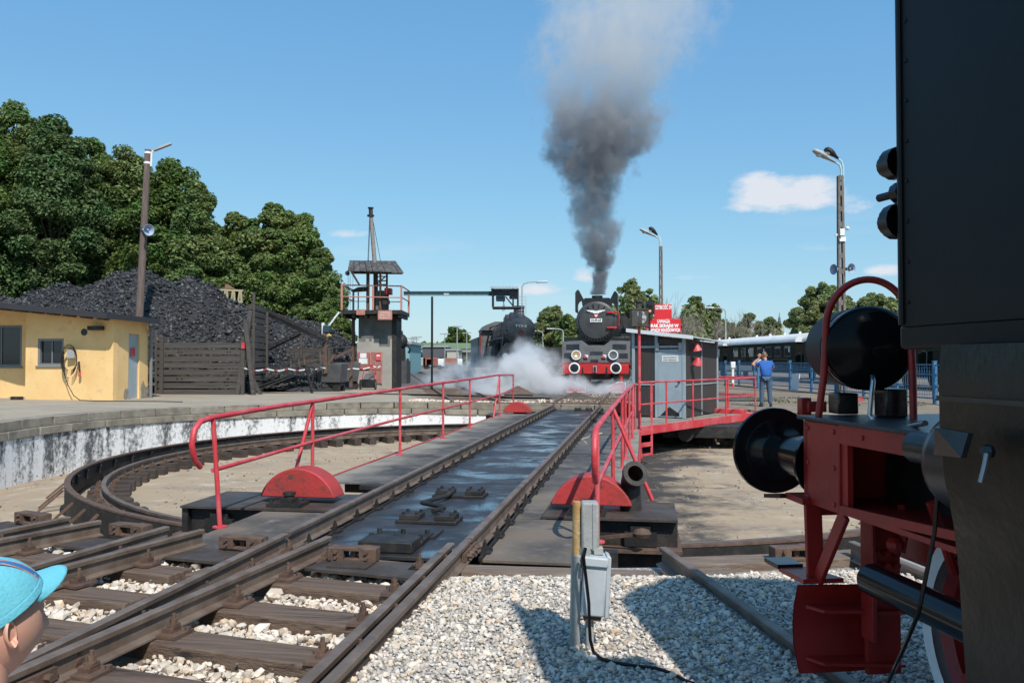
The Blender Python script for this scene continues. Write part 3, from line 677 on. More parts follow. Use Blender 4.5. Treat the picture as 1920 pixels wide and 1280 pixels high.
# end carriages with wheel covers
def carriage(sgn, lx, rx):
    y0 = 7.75*sgn; F = Matrix.Translation((0, y0, 0)) @ Matrix.Rotation(0 if sgn < 0 else math.pi, 4, 'Z')
    if sgn > 0: lx, rx = -rx, -lx
    def b(): return MB(F)
    for xa, xb in ((lx, -1.12), (1.12, rx)):
        b().bx(xa-.02, xb, -.52, .52, -.035, -.012).build('carriage_plate', m_plate, tt)
        b().bx(xa+.06, xb, -.42, -.36, -.30, -.036).build('carriage_web', m_dark, tt); b().bx(xa+.06, xb, .36, .42, -.45, -.036).build('carriage_web', m_dark, tt)
        b().bx(xa-.06, xb+.04, -.60, .46, -.335, -.30).build('carriage_shelf', m_rust, tt)
        b().bx(xa+.10, xb, -.40, .40, -.50, -.34).build('wheel_frame', m_dark, tt)
        m = (xa+xb)/2
        for dx in (-.45, .3):
            if abs(dx) < (xb-xa)/2-.1: b().bx(m+dx-.16, m+dx+.16, -.49, -.43, -.29, -.15).bx(m+dx-.1, m+dx+.1, -.49, -.43, -.15, -.09).build('axle_box', m_dark, tt)
        b().bx(xa-.02, xa+.05, -.48, .44, -.53, -.04).build('end_plate', m_dark, tt)
    for cx in (-1.68 if sgn < 0 else -1.5, 1.57):
        rad = .46 if cx < 0 else .45
        pr = [(rad, -.16), (rad, .16)]
        q = b(); n = 22; zc = -.09; V = []; Fc = []
        for yy in (-.17, .15):
            for k in range(n+1):
                a = R(18)+(math.pi-2*R(18))*k/n; V.append((cx-rad*math.cos(a), yy, zc+rad*math.sin(a)))
        Fc = [(k, k+1, n+2+k, n+1+k) for k in range(n)]+[tuple(range(n, -1, -1)), tuple(range(n+1, 2*n+2)), (0, n+1, 2*n+1, n)]
        q.add(V, Fc).build('wheel_cover', m_redworn, tt, bevel=.012)
        b().cyl((cx, -.30, -.40), (cx, .26, -.40), .36, n=24).build('wheel', m_dark, tt)
        g = b(); g.bx(cx-.22, cx+.16, -.47, -.20, -.012, .03); g.bx(cx-.08, cx+.06, -.42, -.27, .03, .075); g.cyl((cx-.01, -.345, .07), (cx-.01, -.345, .13), .055, n=10); g.cyl((cx-.01, -.345, .11), (cx-.01, -.345, .14), .07, n=10)
        for dx in (-.18, .12):
            for dy in (-.43, -.24): g.cyl((cx+dx, dy, .03), (cx+dx, dy, .06), .018, n=6)
        g.build('lubricator', m_dark, tt)
carriage(-1, -2.85, 2.45); carriage(1, -2.45, 2.45)
# cast pipe standing on the right carriage
b = MB(); b.tube([(1.98, -7.72, -.02), (1.98, -7.72, .2), (1.98, -7.73, .27), (2.0, -7.80, .34), (2.04, -7.90, .39)], [.115, .105, .105, .11, .115], 16, caps=False)
b.lathe([(.115, 0), (.135, .0), (.135, .04), (.085, .04), (.08, -.15)], (2.02, -7.87, .378), (.35, -.85, .42), 18)
b.build('pipe_elbow', m_dark, tt, smooth=40)
# lever lying on the right carriage, near side
MB().bar((1.55, -8.30, -.22), (2.05, -8.42, -.13), .035).ball((2.1, -8.43, -.12), .07, 8, (1.3, .8, .8)).build('lever', m_rust, tt)
# locking gear on the deck
b = MB(); b.tube([(-.05, -7.35, .07), (-.06, -7.6, .06), (-.20, -7.95, .05), (-.22, -8.02, .05), (-.16, -8.07, .05), (.06, -8.22, .05), (.08, -8.28, .05), (.02, -8.5, .05)], .026, 8); b.build('lock_rod', m_dark, tt)
def gear(cx, cy, w):
    b = MB(); b.bx(cx-w, cx+w, cy-.16, cy+.16, 0.0, .03); b.bx(cx-w*.9, cx-w*.25, cy-.12, cy+.12, .03, .075); b.bx(cx+w*.25, cx+w*.9, cy-.12, cy+.12, .03, .075)
    b.build('lock_guide', m_dark, tt, bevel=.005)
    for dx in (-.8, -.35, .35, .8):
        for dy in (-.08, .08): MB().cyl((cx+dx*w, cy+dy, .074), (cx+dx*w, cy+dy, .10), .018, n=6).build('bolt', m_dark, tt)
gear(.02, -7.22, .30); gear(.05, -8.75, .30)
MB().bx(-1.3, -.92, -6.95, -6.82, .0, .05).build('cover_block', m_dark, tt); MB().bx(-.1, .3, -9.55, -9.2, 0, .02).build('repair_plate', m_deck, tt)
b = MB(); b.bx(-.2, .26, -10.12, -9.84, 0, .09); b.build('lock_housing', m_dark, tt, bevel=.01)
b = MB(); b.bx(-.24, .26, -9.80, -9.4, .0, .035); b.build('lock_base', m_dark, tt, bevel=.008)
for dx in (-.22, 0, .22):
    for dy in (-9.7, -9.48): MB().cyl((dx, dy, .035), (dx, dy, .07), .022, n=6).build('bolt', m_dark, tt)
gear(.25, 9.6, .3)
# railings: top and middle pipe, each post its own piece
def railing(xf, ys, zt, zm, posts, braces, curl, name='railing'):
    top = [Vector((xf(y), y, z)) for y, z in zip(ys, zt)]
    cy = ys[0]
    loop = [Vector((xf(cy), cy-.22, zt[0]-.44)), Vector((xf(cy), cy-.32, zt[0]-.36)), Vector((xf(cy), cy-.37, zt[0]-.22)), Vector((xf(cy), cy-.33, zt[0]-.09)), Vector((xf(cy), cy-.22, zt[0]-.02))] if curl else []
    # fine points so that the pipe sags a little unevenly, as the bent one in the photograph
    pts = loop+[top[0]]
    for a, b_ in zip(top, top[1:]):
        for t in (.33, .66, 1): pts.append(a.lerp(b_, t)+Vector((0, 0, random.uniform(-.006, .006))))
    root = MB().tube(pts, .027, 10).build(name, m_red, tt, smooth=50)
    M_ = wm(root)
    def sub(nm, mb):
        for v in mb.V: pass
        mb.frame = wm(tt); return mb.build(nm, m_red, root, smooth=50, local=False)
    mid = [Vector((xf(y), y, z)) for y, z in zip(ys, zm)]
    sub('mid_rail', MB().tube(mid, .021, 8))
    for y, lean, zb in posts:
        z1 = float(np.interp(y, ys, zt)); sub('post', MB().tube([(xf(y)+lean, y, zb), (xf(y), y, z1)], .023, 8).cyl((xf(y)+lean, y, zb), (xf(y)+lean, y, zb+.012), .07, n=10))
    for y, dx, dy, zb in braces:
        z1 = float(np.interp(y, ys, zt)); sub('brace', MB().tube([(xf(y)+dx, y+dy, zb), (xf(y), y, z1-.02)], .023, 8))
    return root
rl = railing(lambda y: -1.90, [-9.35, -6.98, -3.23, -.2, 2.43, 6.38, 9.0], [1.03, 1.07, 1.10, 1.12, 1.14, 1.17, 1.13], [.53, .57, .60, .60, .60, .62, .66],
        [(-9.35, .08, 0), (-6.95, 0, .15), (-3.23, 0, 0), (-.2, 0, 0), (2.43, 0, 0), (6.5, 0, .0), (9.0, 0, .0)], [(-6.95, -.12, -.28, .15), (6.5, -.05, -.7, .0)], True)
rl['label'] = 'left red railing with a curled near end'
xr = lambda y: 1.72+(y+9.4)*.018
rr_ = railing(xr, [-9.45, -6.9, -3.2, 0.4, 2.4], [.99, 1.03, 1.06, 1.06, 1.05], [.50, .52, .54, .54, .55],
        [(-9.45, .0, 0), (-6.9, 0, 0.02), (-4.4, 0, 0), (-3.2, 0, 0), (-1.4, 0, 0), (0.4, 0, 0), (2.4, 0, 0)], [(-6.9, .45, -.15, -.02)], True)
rr_['label'] = 'right red railing with a curled near end'
b = MB()
for k in range(3): b.tube([(xr(-9.4)-.05, -9.62+k*.02, .93), (xr(-9.4)+.05, -9.60+k*.02, .95)], .006, 5)
b.tube([(xr(-9.4)-.02, -9.60, .93), (xr(-9.4)-.12, -9.60, .90), (xr(-9.4)-.08, -9.58, .86)], .006, 5); b.build('rope_tie', M('rope', (.42, .38, .30), .9), tt)
# side platform that carries the operator's hut
pl = [(2.90, 19.15), (4.6, 21.3), (7.2, 24.6), (5.6, 26.0), (4.6, 25.7), (3.62, 23.4)]
plL = [W2L(x, y) for x, y in pl]
MB().prism([(v.x, v.y, .0) for v in plL], (0, 0, .045)).build('platform_deck', m_walk, tt)
for i, j in ((0, 1), (1, 2), (2, 3)):
    p, q = plL[i], plL[j]; n = Vector((q.y-p.y, p.x-q.x, 0)).normalized()*.035
    MB().bar((p.x+n.x, p.y+n.y, -.045), (q.x+n.x, q.y+n.y, -.045), .05, .2).build('platform_channel', m_red, tt, bevel=.006)
for i, j in ((0, 1), (1, 2)):
    for t in (.3, .8):
        p = plL[i].lerp(plL[j], t); MB().bar((p.x, p.y, -.10), (1.2, p.y+.6, -.16), .12, .14).build('platform_bracket', m_dark, tt)
# drive bogie under the platform
MB().bx(2.6, 4.7, 5.6, 6.5, -.45, -.12).build('drive_frame', m_dark, tt, bevel=.02)
for yy in (5.3, 6.8): MB().cyl((3.2, yy, -.32), (3.2, yy+.12, -.32), .2, n=20).build('drive_wheel', m_dark, tt)
# platform railing
def prail(pts, zt, zm, name='railing'):
    P_ = [W2L(*p) for p in pts]; root = MB().tube([(p.x, p.y, zt) for p in P_], .024, 8).build(name, m_red, tt, smooth=50)
    b = MB(wm(tt)).tube([(p.x, p.y, zm) for p in P_], .02, 8).build('mid_rail', m_red, root, smooth=50, local=False)
    return P_, root
e1 = [(2.92, 19.12), (3.75, 20.18), (4.63, 21.28), (5.9, 22.92), (7.2, 24.6)]
P_, root = prail(e1, 1.07, .56)
for k in (0, 1, 2, 3, 4):
    p = P_[k]; MB(wm(tt)).tube([(p.x, p.y, .0), (p.x, p.y, 1.07)], .023, 8).build('post', m_red, root, local=False, smooth=50)
root['label'] = 'red railing along the hut platform'
P_, root = prail([(7.2, 24.6), (6.55, 25.2), (5.7, 25.95), (5.55, 26.05)], 1.08, .57)
for p in P_[1:3]: MB(wm(tt)).tube([(p.x, p.y, .0), (p.x, p.y, 1.08)], .023, 8).build('post', m_red, root, local=False, smooth=50)
b = W2L(6.35, 24.3); MB().box((b.x, b.y, .11), (.9, .45, .13), Matrix.Rotation(R(-20), 3, 'Z')).build('step_box', m_red, tt, bevel=.01)
# access ladder hanging below the platform corner
lx = W2L(2.78, 18.2); lx2 = W2L(3.02, 18.6)
b = MB(); b.bar((lx.x, lx.y, .05), (lx.x+.05, lx.y-.02, -.55), .05); b.bar((lx2.x+.1, lx2.y, 1.05), (lx2.x+.1, lx2.y, -.55), .05)
for z in (-.02, -.28, -.5): b.bar((lx.x, lx.y, z), (lx2.x+.1, lx2.y, z), .045, .045 if z < -.4 else .09)
b.build('ladder', m_red, tt)
# ------------------------------------------------------------ operator's hut on the platform
m_board = M('brown_board', (.055, .045, .04), .7, vary=(3, (.035, .03, .028), .4, .7), stretch=(6, 6, .6), bump=(20, .35))
m_roofw = M('pale_roof_sheet', (.55, .58, .60), .5, vary=(3, (.40, .43, .45), .45, .75))
hut = thing('operator_hut', 'small hut with brown boards and blue-grey steel door standing on the turntable platform', 'hut', (3.33, 22.72, .05), -R(30.7))
HW, HL = 1.42, 2.9
def hz(x, y): return 2.33-.125*x/HW*1.35-.03*y
for x, y in ((0, 0), (HW, 0), (HW, HL), (0, HL), (.66, 0)):
    MB().bx(x-.04, x+.04, y-.04, y+.04, 0, hz(x, y)).build('corner_post', m_steelblue, hut, bevel=.005)
for k in range(5):
    x0 = .045+k*.116; MB().bx(x0, x0+.112, -.012, .012, .03, 1.86).build('board', m_board, hut)
    MB().bx(x0, x0+.112, -.01, .01, 1.93, hz(x0+.12, 0)-.03).build('board', m_board, hut)
MB().bx(.70, HW-.045, -.008, .012, 1.94, hz(HW, 0)-.03).build('board', m_board, hut)
MB().bx(.0, HW, -.035, -.012, 1.865, 1.925).build('lintel', m_grey, hut); MB().bx(.04, .66, -.03, -.013, .86, .90).build('cross_strip', m_grey, hut)
for x in (.70, 1.34): MB().bx(x-.045, x+.045, -.075, -.036, 1.80, 2.0).build('hanger', m_grey, hut, bevel=.005)
dr = MB().bx(.705, 1.375, -.03, -.008, .02, 1.83).build('door', m_steelblue, hut, bevel=.006)
MB(wm(hut)).bx(.82, 1.28, -.036, -.032, 1.50, 1.66).build('notice', m_white, dr, local=False)
m_ink = M('black_ink', (.03, .03, .03), .6); m_redink = M('red_ink', (.45, .03, .03), .6)
o = lettering('NIEUPOWAŻNIONYM', .052, m_ink, dr, wm(hut) @ Vector((1.05, -.038, 1.605)), wm(hut).to_3x3() @ Vector((1, 0, 0)), width=.38, depth=.001, local=False)
o = lettering('WSTĘP WZBRONIONY', .052, m_ink, dr, wm(hut) @ Vector((1.05, -.038, 1.54)), wm(hut).to_3x3() @ Vector((1, 0, 0)), width=.38, depth=.001, local=False)
MB(wm(hut)).bx(.86, 1.12, -.0335, -.031, 1.70, 1.715).bx(.86, 1.05, -.0335, -.031, 1.735, 1.75).build('faded_lettering', m_grey, dr, local=False)
MB(wm(hut)).cyl((1.31, -.03, .95), (1.31, -.09, .95), .02, n=8).bx(1.26, 1.33, -.1, -.08, .94, .965).build('handle', m_dark, dr, local=False)
MB(wm(hut)).prism([(.76, -.034, .05), (1.3, -.034, .05), (1.3, -.034, .12), (1.02, -.034, .3)], (0, .005, 0)).build('kick_plate', m_dark, dr, local=False)
for y0, y1 in ((.05, 1.40), (1.46, HL-.05)):
    for z0, z1 in ((.02, .86), (.90, None)):
        MB().prism([(HW-.01, y0, z0), (HW-.01, y1, z0), (HW-.01, y1, z1 or hz(HW, y1)-.05), (HW-.01, y0, z1 or hz(HW, y0)-.05)], (.02, 0, 0)).build('side_panel', m_board, hut)
for y in (.02, 1.43, HL-.03): MB().bx(HW+.011, HW+.035, y-.02, y+.02, .02, hz(HW, y)-.05).build('side_strip', m_grey, hut)
MB().bx(HW+.011, HW+.03, .05, 1.40, .862, .898).bx(HW+.011, HW+.03, 1.46, HL-.05, .862, .898).build('side_strip', m_grey, hut)
MB().prism([(.0, .0, .02), (.0, HL, .02), (0, HL, hz(0, HL)-.03), (0, 0, hz(0, 0)-.03)], (.02, 0, 0)).build('side_panel', m_board, hut)
MB().prism([(0.05, HL, .02), (HW-.05, HL, .02), (HW-.05, HL, hz(HW, HL)-.03), (.05, HL, hz(0, HL)-.03)], (0, .02, 0)).build('back_panel', m_board, hut)
ro = MB(); c4 = [(-.1, -.22), (HW+.32, -.22), (HW+.32, HL+.2), (-.1, HL+.2)]
ro.add([(x, y, hz(x, y)) for x, y in c4]+[(x, y, hz(x, y)+.035) for x, y in c4], [(3, 2, 1, 0), (4, 5, 6, 7), (0, 1, 5, 4), (1, 2, 6, 5), (2, 3, 7, 6), (3, 0, 4, 7)]); ro.build('roof', m_roofw, hut)
fb = MB(); fb.add([(x, y, hz(x, y)-.05+dz) for dz in (0, .10) for x, y in ((-.12, -.25), (HW+.33, -.25), (HW+.33, -.225), (-.12, -.225))], [(3, 2, 1, 0), (4, 5, 6, 7), (0, 1, 5, 4), (1, 2, 6, 5), (2, 3, 7, 6), (3, 0, 4, 7)]); fb.build('fascia', M('white_fascia', (.72, .74, .75), .45), hut)
# two red horn lamps hung on the side of the hut
for z, s in ((1.80, 1), (1.42, 1)):
    t = thing('warning_horn', 'upper red cone horn on the side wall of the hut' if z > 1.6 else 'lower red cone horn on the side wall of the hut', 'horn', wm(hut) @ Vector((HW+.18, .55, z)), -R(30.7), 'red cone horns on the hut')
    MB().lathe([(.03, .20), (.055, .18), (.14, .0), (.13, .0), (.04, .16)], (0, 0, 0), (0.25 if z < 1.6 else -.1, -.2, 1), 16).build('cone', m_red, t)
    MB().cyl((-.13, 0, .14), (.0, 0, .18), .015, n=6).cyl((0, 0, .03), (0, 0, .10), .035, n=8).build('bracket', m_dark, t)
# red warning board on the roof of the hut
sg = thing('warning_sign', 'red warning board with white lettering standing on posts above the hut roof', 'sign', (4.19, 22.95, 2.2), 0)
m_signred = M('sign_red', (.62, .015, .022), .45, vary=(4, (.5, .015, .02), .45, .7))
MB().bx(-.48, .48, -.012, .012, .15, .53).build('board', m_signred, sg, bevel=.01); MB().bx(-.26, .23, -.012, .012, .535, .93).build('board', m_signred, sg, bevel=.008)
for x in (-.2, .2): MB().bx(x-.02, x+.02, .014, .05, -.05, .9).build('post', m_dark, sg)
MB().bx(.44, .46, .014, .05, -.05, .5).build('post', m_dark, sg)
def sign(s, z, h, w): lettering(s, h, m_white, sg, (0, -.016, z), (1, 0, 0), width=w, depth=.002, bold=.005)
sign('SZYBKOŚĆ 3V', .84, .15, .46); sign('UWAGA', .455, .125, .36); sign('BRAK SKRAJNI W', .335, .125, .82); sign('BRAMACH WJAZDOWYCH', .215, .125, .90)
# small signal lamp beside the board
sl_ = thing('signal_lamp', 'black hooded signal lamp with a small orange light left of the red sign', 'signal lamp', (3.79, 22.85, 2.52), 0)
b = MB(); n = 16; V = []
for yy in (-.06, .06): V += [(-.13, yy, .33)]+[(-.13*math.cos(math.pi*k/n), yy, .58+.13*math.sin(math.pi*k/n)) for k in range(n+1)]+[(.13, yy, .33)]
m_ = n+3; b.add(V, [tuple(range(m_-1, -1, -1)), tuple(range(m_, 2*m_))]+[(k, (k+1) % m_, m_+(k+1) % m_, m_+k) for k in range(m_)]); b.build('housing', m_black, sl_)
MB().cyl((0, -.07, .42), (0, -.06, .42), .035, n=14).build('lens', M('orange_lens', (.7, .25, .08), .2, emit=((1, .25, .06), .6)), sl_)
MB().bx(-.07, .07, -.16, -.06, .56, .6).build('hood', m_black, sl_); MB().cyl((0, 0, -.37), (0, 0, .34), .025, n=8).build('stem', m_dark, sl_)
# turntable lantern on a tall red pole at the platform corner
ln = thing('position_lantern', 'old box lantern with round white discs on a tall red pole', 'lantern', (2.98, 19.45, 0), 0)
MB().cyl((0, 0, -.35), (0, 0, 2.38), .035, n=12).build('pole', m_red, ln, smooth=50)
m_lan = M('lantern_brown', (.06, .05, .042), .6, .3, vary=(6, (.10, .085, .07), .4, .7), bump=(25, .3))
MB().bx(-.19, .19, -.17, .17, 2.39, 2.76).bx(-.215, .215, -.2, .2, 2.37, 2.395).bx(-.2, .2, -.18, .18, 2.755, 2.785).build('lantern_box', m_lan, ln, bevel=.006)
b = MB(); b.lathe([(.07, 0), (.07, .12), (.10, .16), (.10, .22), (.085, .22)], (-.01, 0, 2.785), (0, 0, 1), 16); b.build('chimney', m_lan, ln)
b = MB(); n = 14
for sd in (-1, 1):
    b.add([(sd*.035+sd*0, -.176, 2.575)]+[(sd*(.035+.11*math.sin(math.pi*k/n)), -.176, 2.575-.14*math.cos(math.pi*k/n)) for k in range(n+1)], [tuple(range(n+2)) if sd < 0 else tuple(range(n+1, -1, -1))])
b.build('glass_disc', M('milk_glass', (.40, .42, .44), .15, vary=(9, (.07, .065, .06), .44, .54)), ln, smooth=None)
m_lan2 = MB().bx(-.04, .04, -.186, -.178, 2.42, 2.73).build('bar', m_lan, ln)
# ------------------------------------------------------------ near engine on the right
m_apr0 = M('bare_steel', (.30, .31, .32), .4, .6)
m_casing = M('casing_black', (.009, .0082, .0058), .34, vary=(1.3, (.021, .0185, .011), .42, .68), bump=(1.5, .6), c3=(5, (.008, .008, .008), .55, .72), rvary=.1, spec=.35)
m_dflt = M('deflector_black', (.006, .0065, .0068), .45, vary=(2, (.009, .009, .009), .4, .7), bump=(12, .06), spec=.22)
ne = thing('steam_locomotive', 'near black steam locomotive at the right edge, red buffer beam and tall smoke deflector', 'locomotive', (2.745, 0, 0), R(7.5))
def E(): return MB()
# frames, boiler, smokebox and the far side, which cast the shadow on the gravel
E().bx(-.62, .62, -3.2, 3.70, .72, 1.27).build('frame', m_locored, ne, bevel=.02)
E().cyl((0, -3.2, 2.68), (0, 2.86, 2.68), .88, n=40).build('boiler', m_soot, ne, smooth=40)
E().lathe([(.86, 0), (.88, .02), (.80, .05), (.6, .12), (.3, .17), (0, .19)], (0, 2.86, 2.68), (0, 1, 0), 40).build('smokebox_door', m_black, ne, smooth=40)
E().lathe([(.36, -.1), (.27, .05), (.24, .4), (.29, .62), (.24, .64), (.2, .3)], (0, 2.2, 3.52), (0, 0, 1), 24).build('chimney', m_soot, ne, smooth=40)
E().bx(-.95, .95, -3.2, 2.6, 1.55, 1.62).build('running_plate', m_soot, ne)
for s in (-1, 1):
    dp = E(); dp.bx(min(s*1.34, s*1.36), max(s*1.34, s*1.36), .1, 2.485, 1.655, 3.62)
    dp.cyl((s*1.35, 2.485, 1.66), (s*1.35, 2.485, 3.62), .016, n=8); dp.tube([(s*1.364, 2.475, 1.66), (s*1.364, 2.475, 3.62)], .006, 6)
    dp.build('smoke_deflector', m_dflt, ne, smooth=40)
    E().bx(min(s*.87, s*1.338), max(s*.87, s*1.338), -3.0, 1.72, 1.66, 3.35).build('shadow_box', m_dflt, ne, bevel=.02)  # unseen box behind the deflector, added to fill the engine's shadow on the gravel
    E().bx(min(s*1.05, s*1.358), max(s*1.05, s*1.358), -.6, 2.50, 1.592, 1.662).build('ledge', m_dflt, ne, bevel=.012)
    E().bx(min(s*1.05, s*1.20), max(s*1.05, s*1.20), 2.28, 2.40, 1.36, 1.60).build('ledge_bracket', m_black, ne)
    pr = [(1.22, 1.60), (1.412, 1.60), (1.422, 1.53), (1.420, 1.40), (1.408, 1.27), (1.385, 1.16), (1.372, 1.05), (1.366, .92), (1.356, .77), (1.335, .55), (1.31, .3), (1.1, .3), (1.05, 1.0)]
    ca = E(); V = []; NY = 9
    for j in range(NY+1):
        y = 2.25-(2.25+.6)*j/NY
        for x, z in pr: V.append((s*(x+.006*mnoise.noise(Vector((x*4, y*2, z*3)))-.006*(j == 0 and x > 1.12)), y, z))
    n = len(pr); ca.add(V, [(j*n+k, j*n+(k+1) % n, (j+1)*n+(k+1) % n, (j+1)*n+k) for j in range(NY) for k in range(n)]+[tuple(range(n)), tuple(range(NY*n, NY*n+n))])
    o = ca.build('cylinder_casing', m_casing, ne, smooth=50)
    E().bar((s*1.424, 2.24, 1.47), (s*1.424, .2, 1.47), .006, .012).build('casing_seam', m_black, ne)
    vc = E(); vc.lathe([(.145, -.6), (.145, .0), (.138, .03), (.11, .06), (.05, .085), (0, .09)], (s*1.165, 2.46, 1.284), (0, 1, 0), 32); vc.build('valve_chest', m_black, ne, smooth=45)
    E().cyl((s*1.156, 2.40, 1.298), (s*1.156, 2.73, 1.298), .050, n=20).build('valve_spindle_tube', m_black, ne, smooth=45)
    E().cyl((s*1.0, 2.0, .755), (s*1.0, 3.25, .755), .058, n=24).cyl((s*1.0, 3.25, .755), (s*1.0, 3.262, .755), .052, n=24).build('piston_rod_tube', m_gloss, ne, smooth=45)
    E().lathe([(.26, -.9), (.26, .0), (.22, .04), (.0, .07)], (s*1.0, 2.05, .755), (0, 1, 0), 28).build('cylinder_cover', m_black, ne, smooth=45)
    # bogie wheels
    for yc in (2.92, 1.2):
        w = E(); xw = s*.68
        w.lathe([(.36, .065), (.415, .065), (.425, .05), (.43, -.05), (.455, -.06), (.455, -.085), (.36, -.085)], (xw, yc, .60), (s, 0, 0), 48).build('tyre', m_white, ne, smooth=35)
        w = E(); w.lathe([(.36, .02), (.33, .05), (.30, .02), (.30, -.05), (.36, -.05)], (xw, yc, .60), (s, 0, 0), 48); w.cyl((xw-s*.06, yc, .60), (xw+s*.09, yc, .60), .09, n=20)
        for k in range(9):
            a = 2*math.pi*k/9; w.bar((xw, yc+.07*math.cos(a), .6+.07*math.sin(a)), (xw, yc+.32*math.cos(a), .6+.32*math.sin(a)), .035, .055, (1, 0, 0))
        w.build('wheel_centre', m_locored, ne, smooth=35)
    # buffer beam box: end plate, open side, tread plate on top
    X0, X1 = sorted((s*1.0, s*.64))
    xo = s*1.0
    E().bx(min(xo, xo-s*.03), max(xo, xo-s*.03), 3.475, 3.76, .952, 1.308).build('beam_end_plate', m_locored, ne, bevel=.006)
    E().prism([(xo, 3.475, 1.233), (xo, 2.70, 1.233), (xo, 2.70, 1.308), (xo, 3.475, 1.308)], (-s*.02, 0, 0)).build('valance', m_locored, ne)
    E().prism([(xo, 3.475, .952), (xo, 2.72, 1.0), (xo, 2.72, 1.03), (xo, 3.475, .988)], (-s*.02, 0, 0)).build('valance', m_locored, ne)
    E().bx(min(xo-s*.012, xo-s*.035), max(xo-s*.012, xo-s*.035), 3.43, 3.475, .97, 1.29).build('beam_gusset', m_locored, ne)
    E().bx(X0+.005, X1-.005, 2.72, 3.72, .955, .975).build('beam_bottom', m_locored, ne)
    E().bx(min(s*.64, s*.66), max(s*.64, s*.66), 2.3, 3.7, .95, 1.30).build('inner_plate', m_dark, ne)
    bu = E(); bu.lathe([(.16, 0), (.16, .02), (.10, .03), (.098, .30), (.085, .31), (.083, .50), (.11, .515), (.15, .525), (.155, .535), (.165, .535), (.212, .535), (.214, .555), (.19, .572), (.1, .582), (0, .585)], (s*.875, 3.775, 1.115), (0, 1, 0), 44)
    bu.build('buffer', m_gloss, ne, smooth=38)
    # guard iron and plough blade
    gi = E(); gi.bx(min(s*.67, s*.82), max(s*.67, s*.82), 3.585, 3.612, .27, .955); gi.bx(min(s*.815, s*.835), max(s*.815, s*.835), 3.52, 3.61, .42, .955)
    gi.build('guard_iron', m_locored, ne, bevel=.005)
    for z in (.72, .77, .89):
        for dx in (.70, .745, .79): E().cyl((s*dx, 3.60, z), (s*dx, 3.555, z), .014, n=6).build('bolt', m_locored, ne)
    bl = E(); prof = [(.62, 0.0), (.53, .035), (.45, .05), (.36, .045), (.27, -.005)]
    V = []; 
    for z, dy in prof:
        for x in (.62, .86, 1.07): V.append((s*x, 3.66+dy+(.02 if x > 1 else 0), z-(.03*(x-.6) if z < .3 else 0)))
    V2 = [(v[0], v[1]+.012, v[2]) for v in V]; n = len(V); Fq = []
    for j in range(4):
        for i in range(2):
            a = j*3+i; Fq += [(a, a+1, a+4, a+3), (n+a+3, n+a+4, n+a+1, n+a)]
    bl.add(V+V2, Fq); bl.prism([(s*.66, 3.66, .525), (s*1.04, 3.68, .525), (s*1.0, 3.60, .525), (s*.68, 3.54, .525)], (0, 0, .012)); bl.prism([(s*.66, 3.66, .31), (s*1.04, 3.68, .31), (s*1.0, 3.60, .31), (s*.68, 3.54, .31)], (0, 0, .012))
    bl.build('plough_blade', m_locored, ne, smooth=40)
    # shunter's step and grip
    st = E(); st.bar((s*.985, 3.72, .955), (s*.985, 3.70, .63), .075, .02, (0, 1, 0)); st.bar((s*.985, 3.46, .955), (s*.985, 3.68, .64), .02, .06, (0, 1, 0)); st.build('step_hanger', m_locored, ne, bevel=.004)
    E().prism([(s*1.06, 3.66, .63), (s*.88, 3.66, .63), (s*.92, 3.93, .615), (s*1.04, 3.93, .615)], (0, 0, .02)).build('step_bracket', m_locored, ne)
    E().prism([(s*1.05, 3.92, .628), (s*.93, 3.92, .628), (s*.93, 4.06, .628), (s*1.05, 4.06, .628)], (0, 0, .02)).build('step_tread', m_black, ne)
    E().prism([(s*1.04, 3.70, .952), (s*.90, 3.70, .952), (s*.92, 3.90, .948), (s*1.02, 3.90, .948)], (0, 0, .025)).build('upper_bracket', m_locored, ne)
    E().prism([(s*1.05, 3.89, .950), (s*.90, 3.89, .950), (s*.90, 4.06, .925), (s*1.05, 4.06, .925)], (0, 0, .018)).build('upper_tread', m_black, ne)
m_tread = M('tread_plate', (.02, .021, .022), .3, .2, vary=(5, (.045, .045, .047), .45, .7), bump=(60, .5))
E().bx(-1.02, 1.02, 2.62, 3.79, 1.309, 1.326).build('tread_plate', m_tread, ne, bevel=.004)
E().bx(-1.0, 1.0, 3.722, 3.774, .90, 1.307).build('buffer_beam', m_locored, ne, bevel=.01)
E().tube([(0, 3.78, 1.1), (0, 3.98, 1.1), (0, 4.05, 1.15), (0, 4.0, 1.2)], .035, 8).build('coupling_hook', m_dark, ne)
# knobs on the front edge of the deflector
for z, r, l in ((2.12, .045, .06), (1.955, .05, .055)):
    E().lathe([(r, 0), (r, l*.6), (r*.75, l*.65), (r*.7, l), (0, l)], (-1.335, 2.52, z), (-.15, 1, 0), 14).build('lamp_bracket', m_black, ne, smooth=40)
E().cyl((-1.33, 2.52, 2.035), (-1.345, 2.61, 2.035), .012, n=8).cyl((-1.33, 2.51, 2.035), (-1.333, 2.54, 2.035), .03, n=10).build('lever', m_black, ne)
for (ua, ub, va, vb, dd) in ((1762, 1826, 800, 858, 1.93),): 
    A_, B_ = P(ua, va, dd), P(ub, vb, dd-.11); pr_ = [P(ua, va, dd), P(ub, va+12, dd-.12), P(ub-14, vb, dd-.12), P(ua-2, vb-6, dd)]; MB().prism(pr_, (-.012, .0, 0)).build('flap_plate', m_black, ne, local=False)
MB().tube([P(1850, 850, 1.74), P(1846, 872, 1.735), P(1838, 904, 1.735)], .005, 6).build('drain_handle', m_apr0, ne, local=False); MB().ball(P(1852, 846, 1.75), .016, 8).build('drain_cock', m_black, ne, local=False)
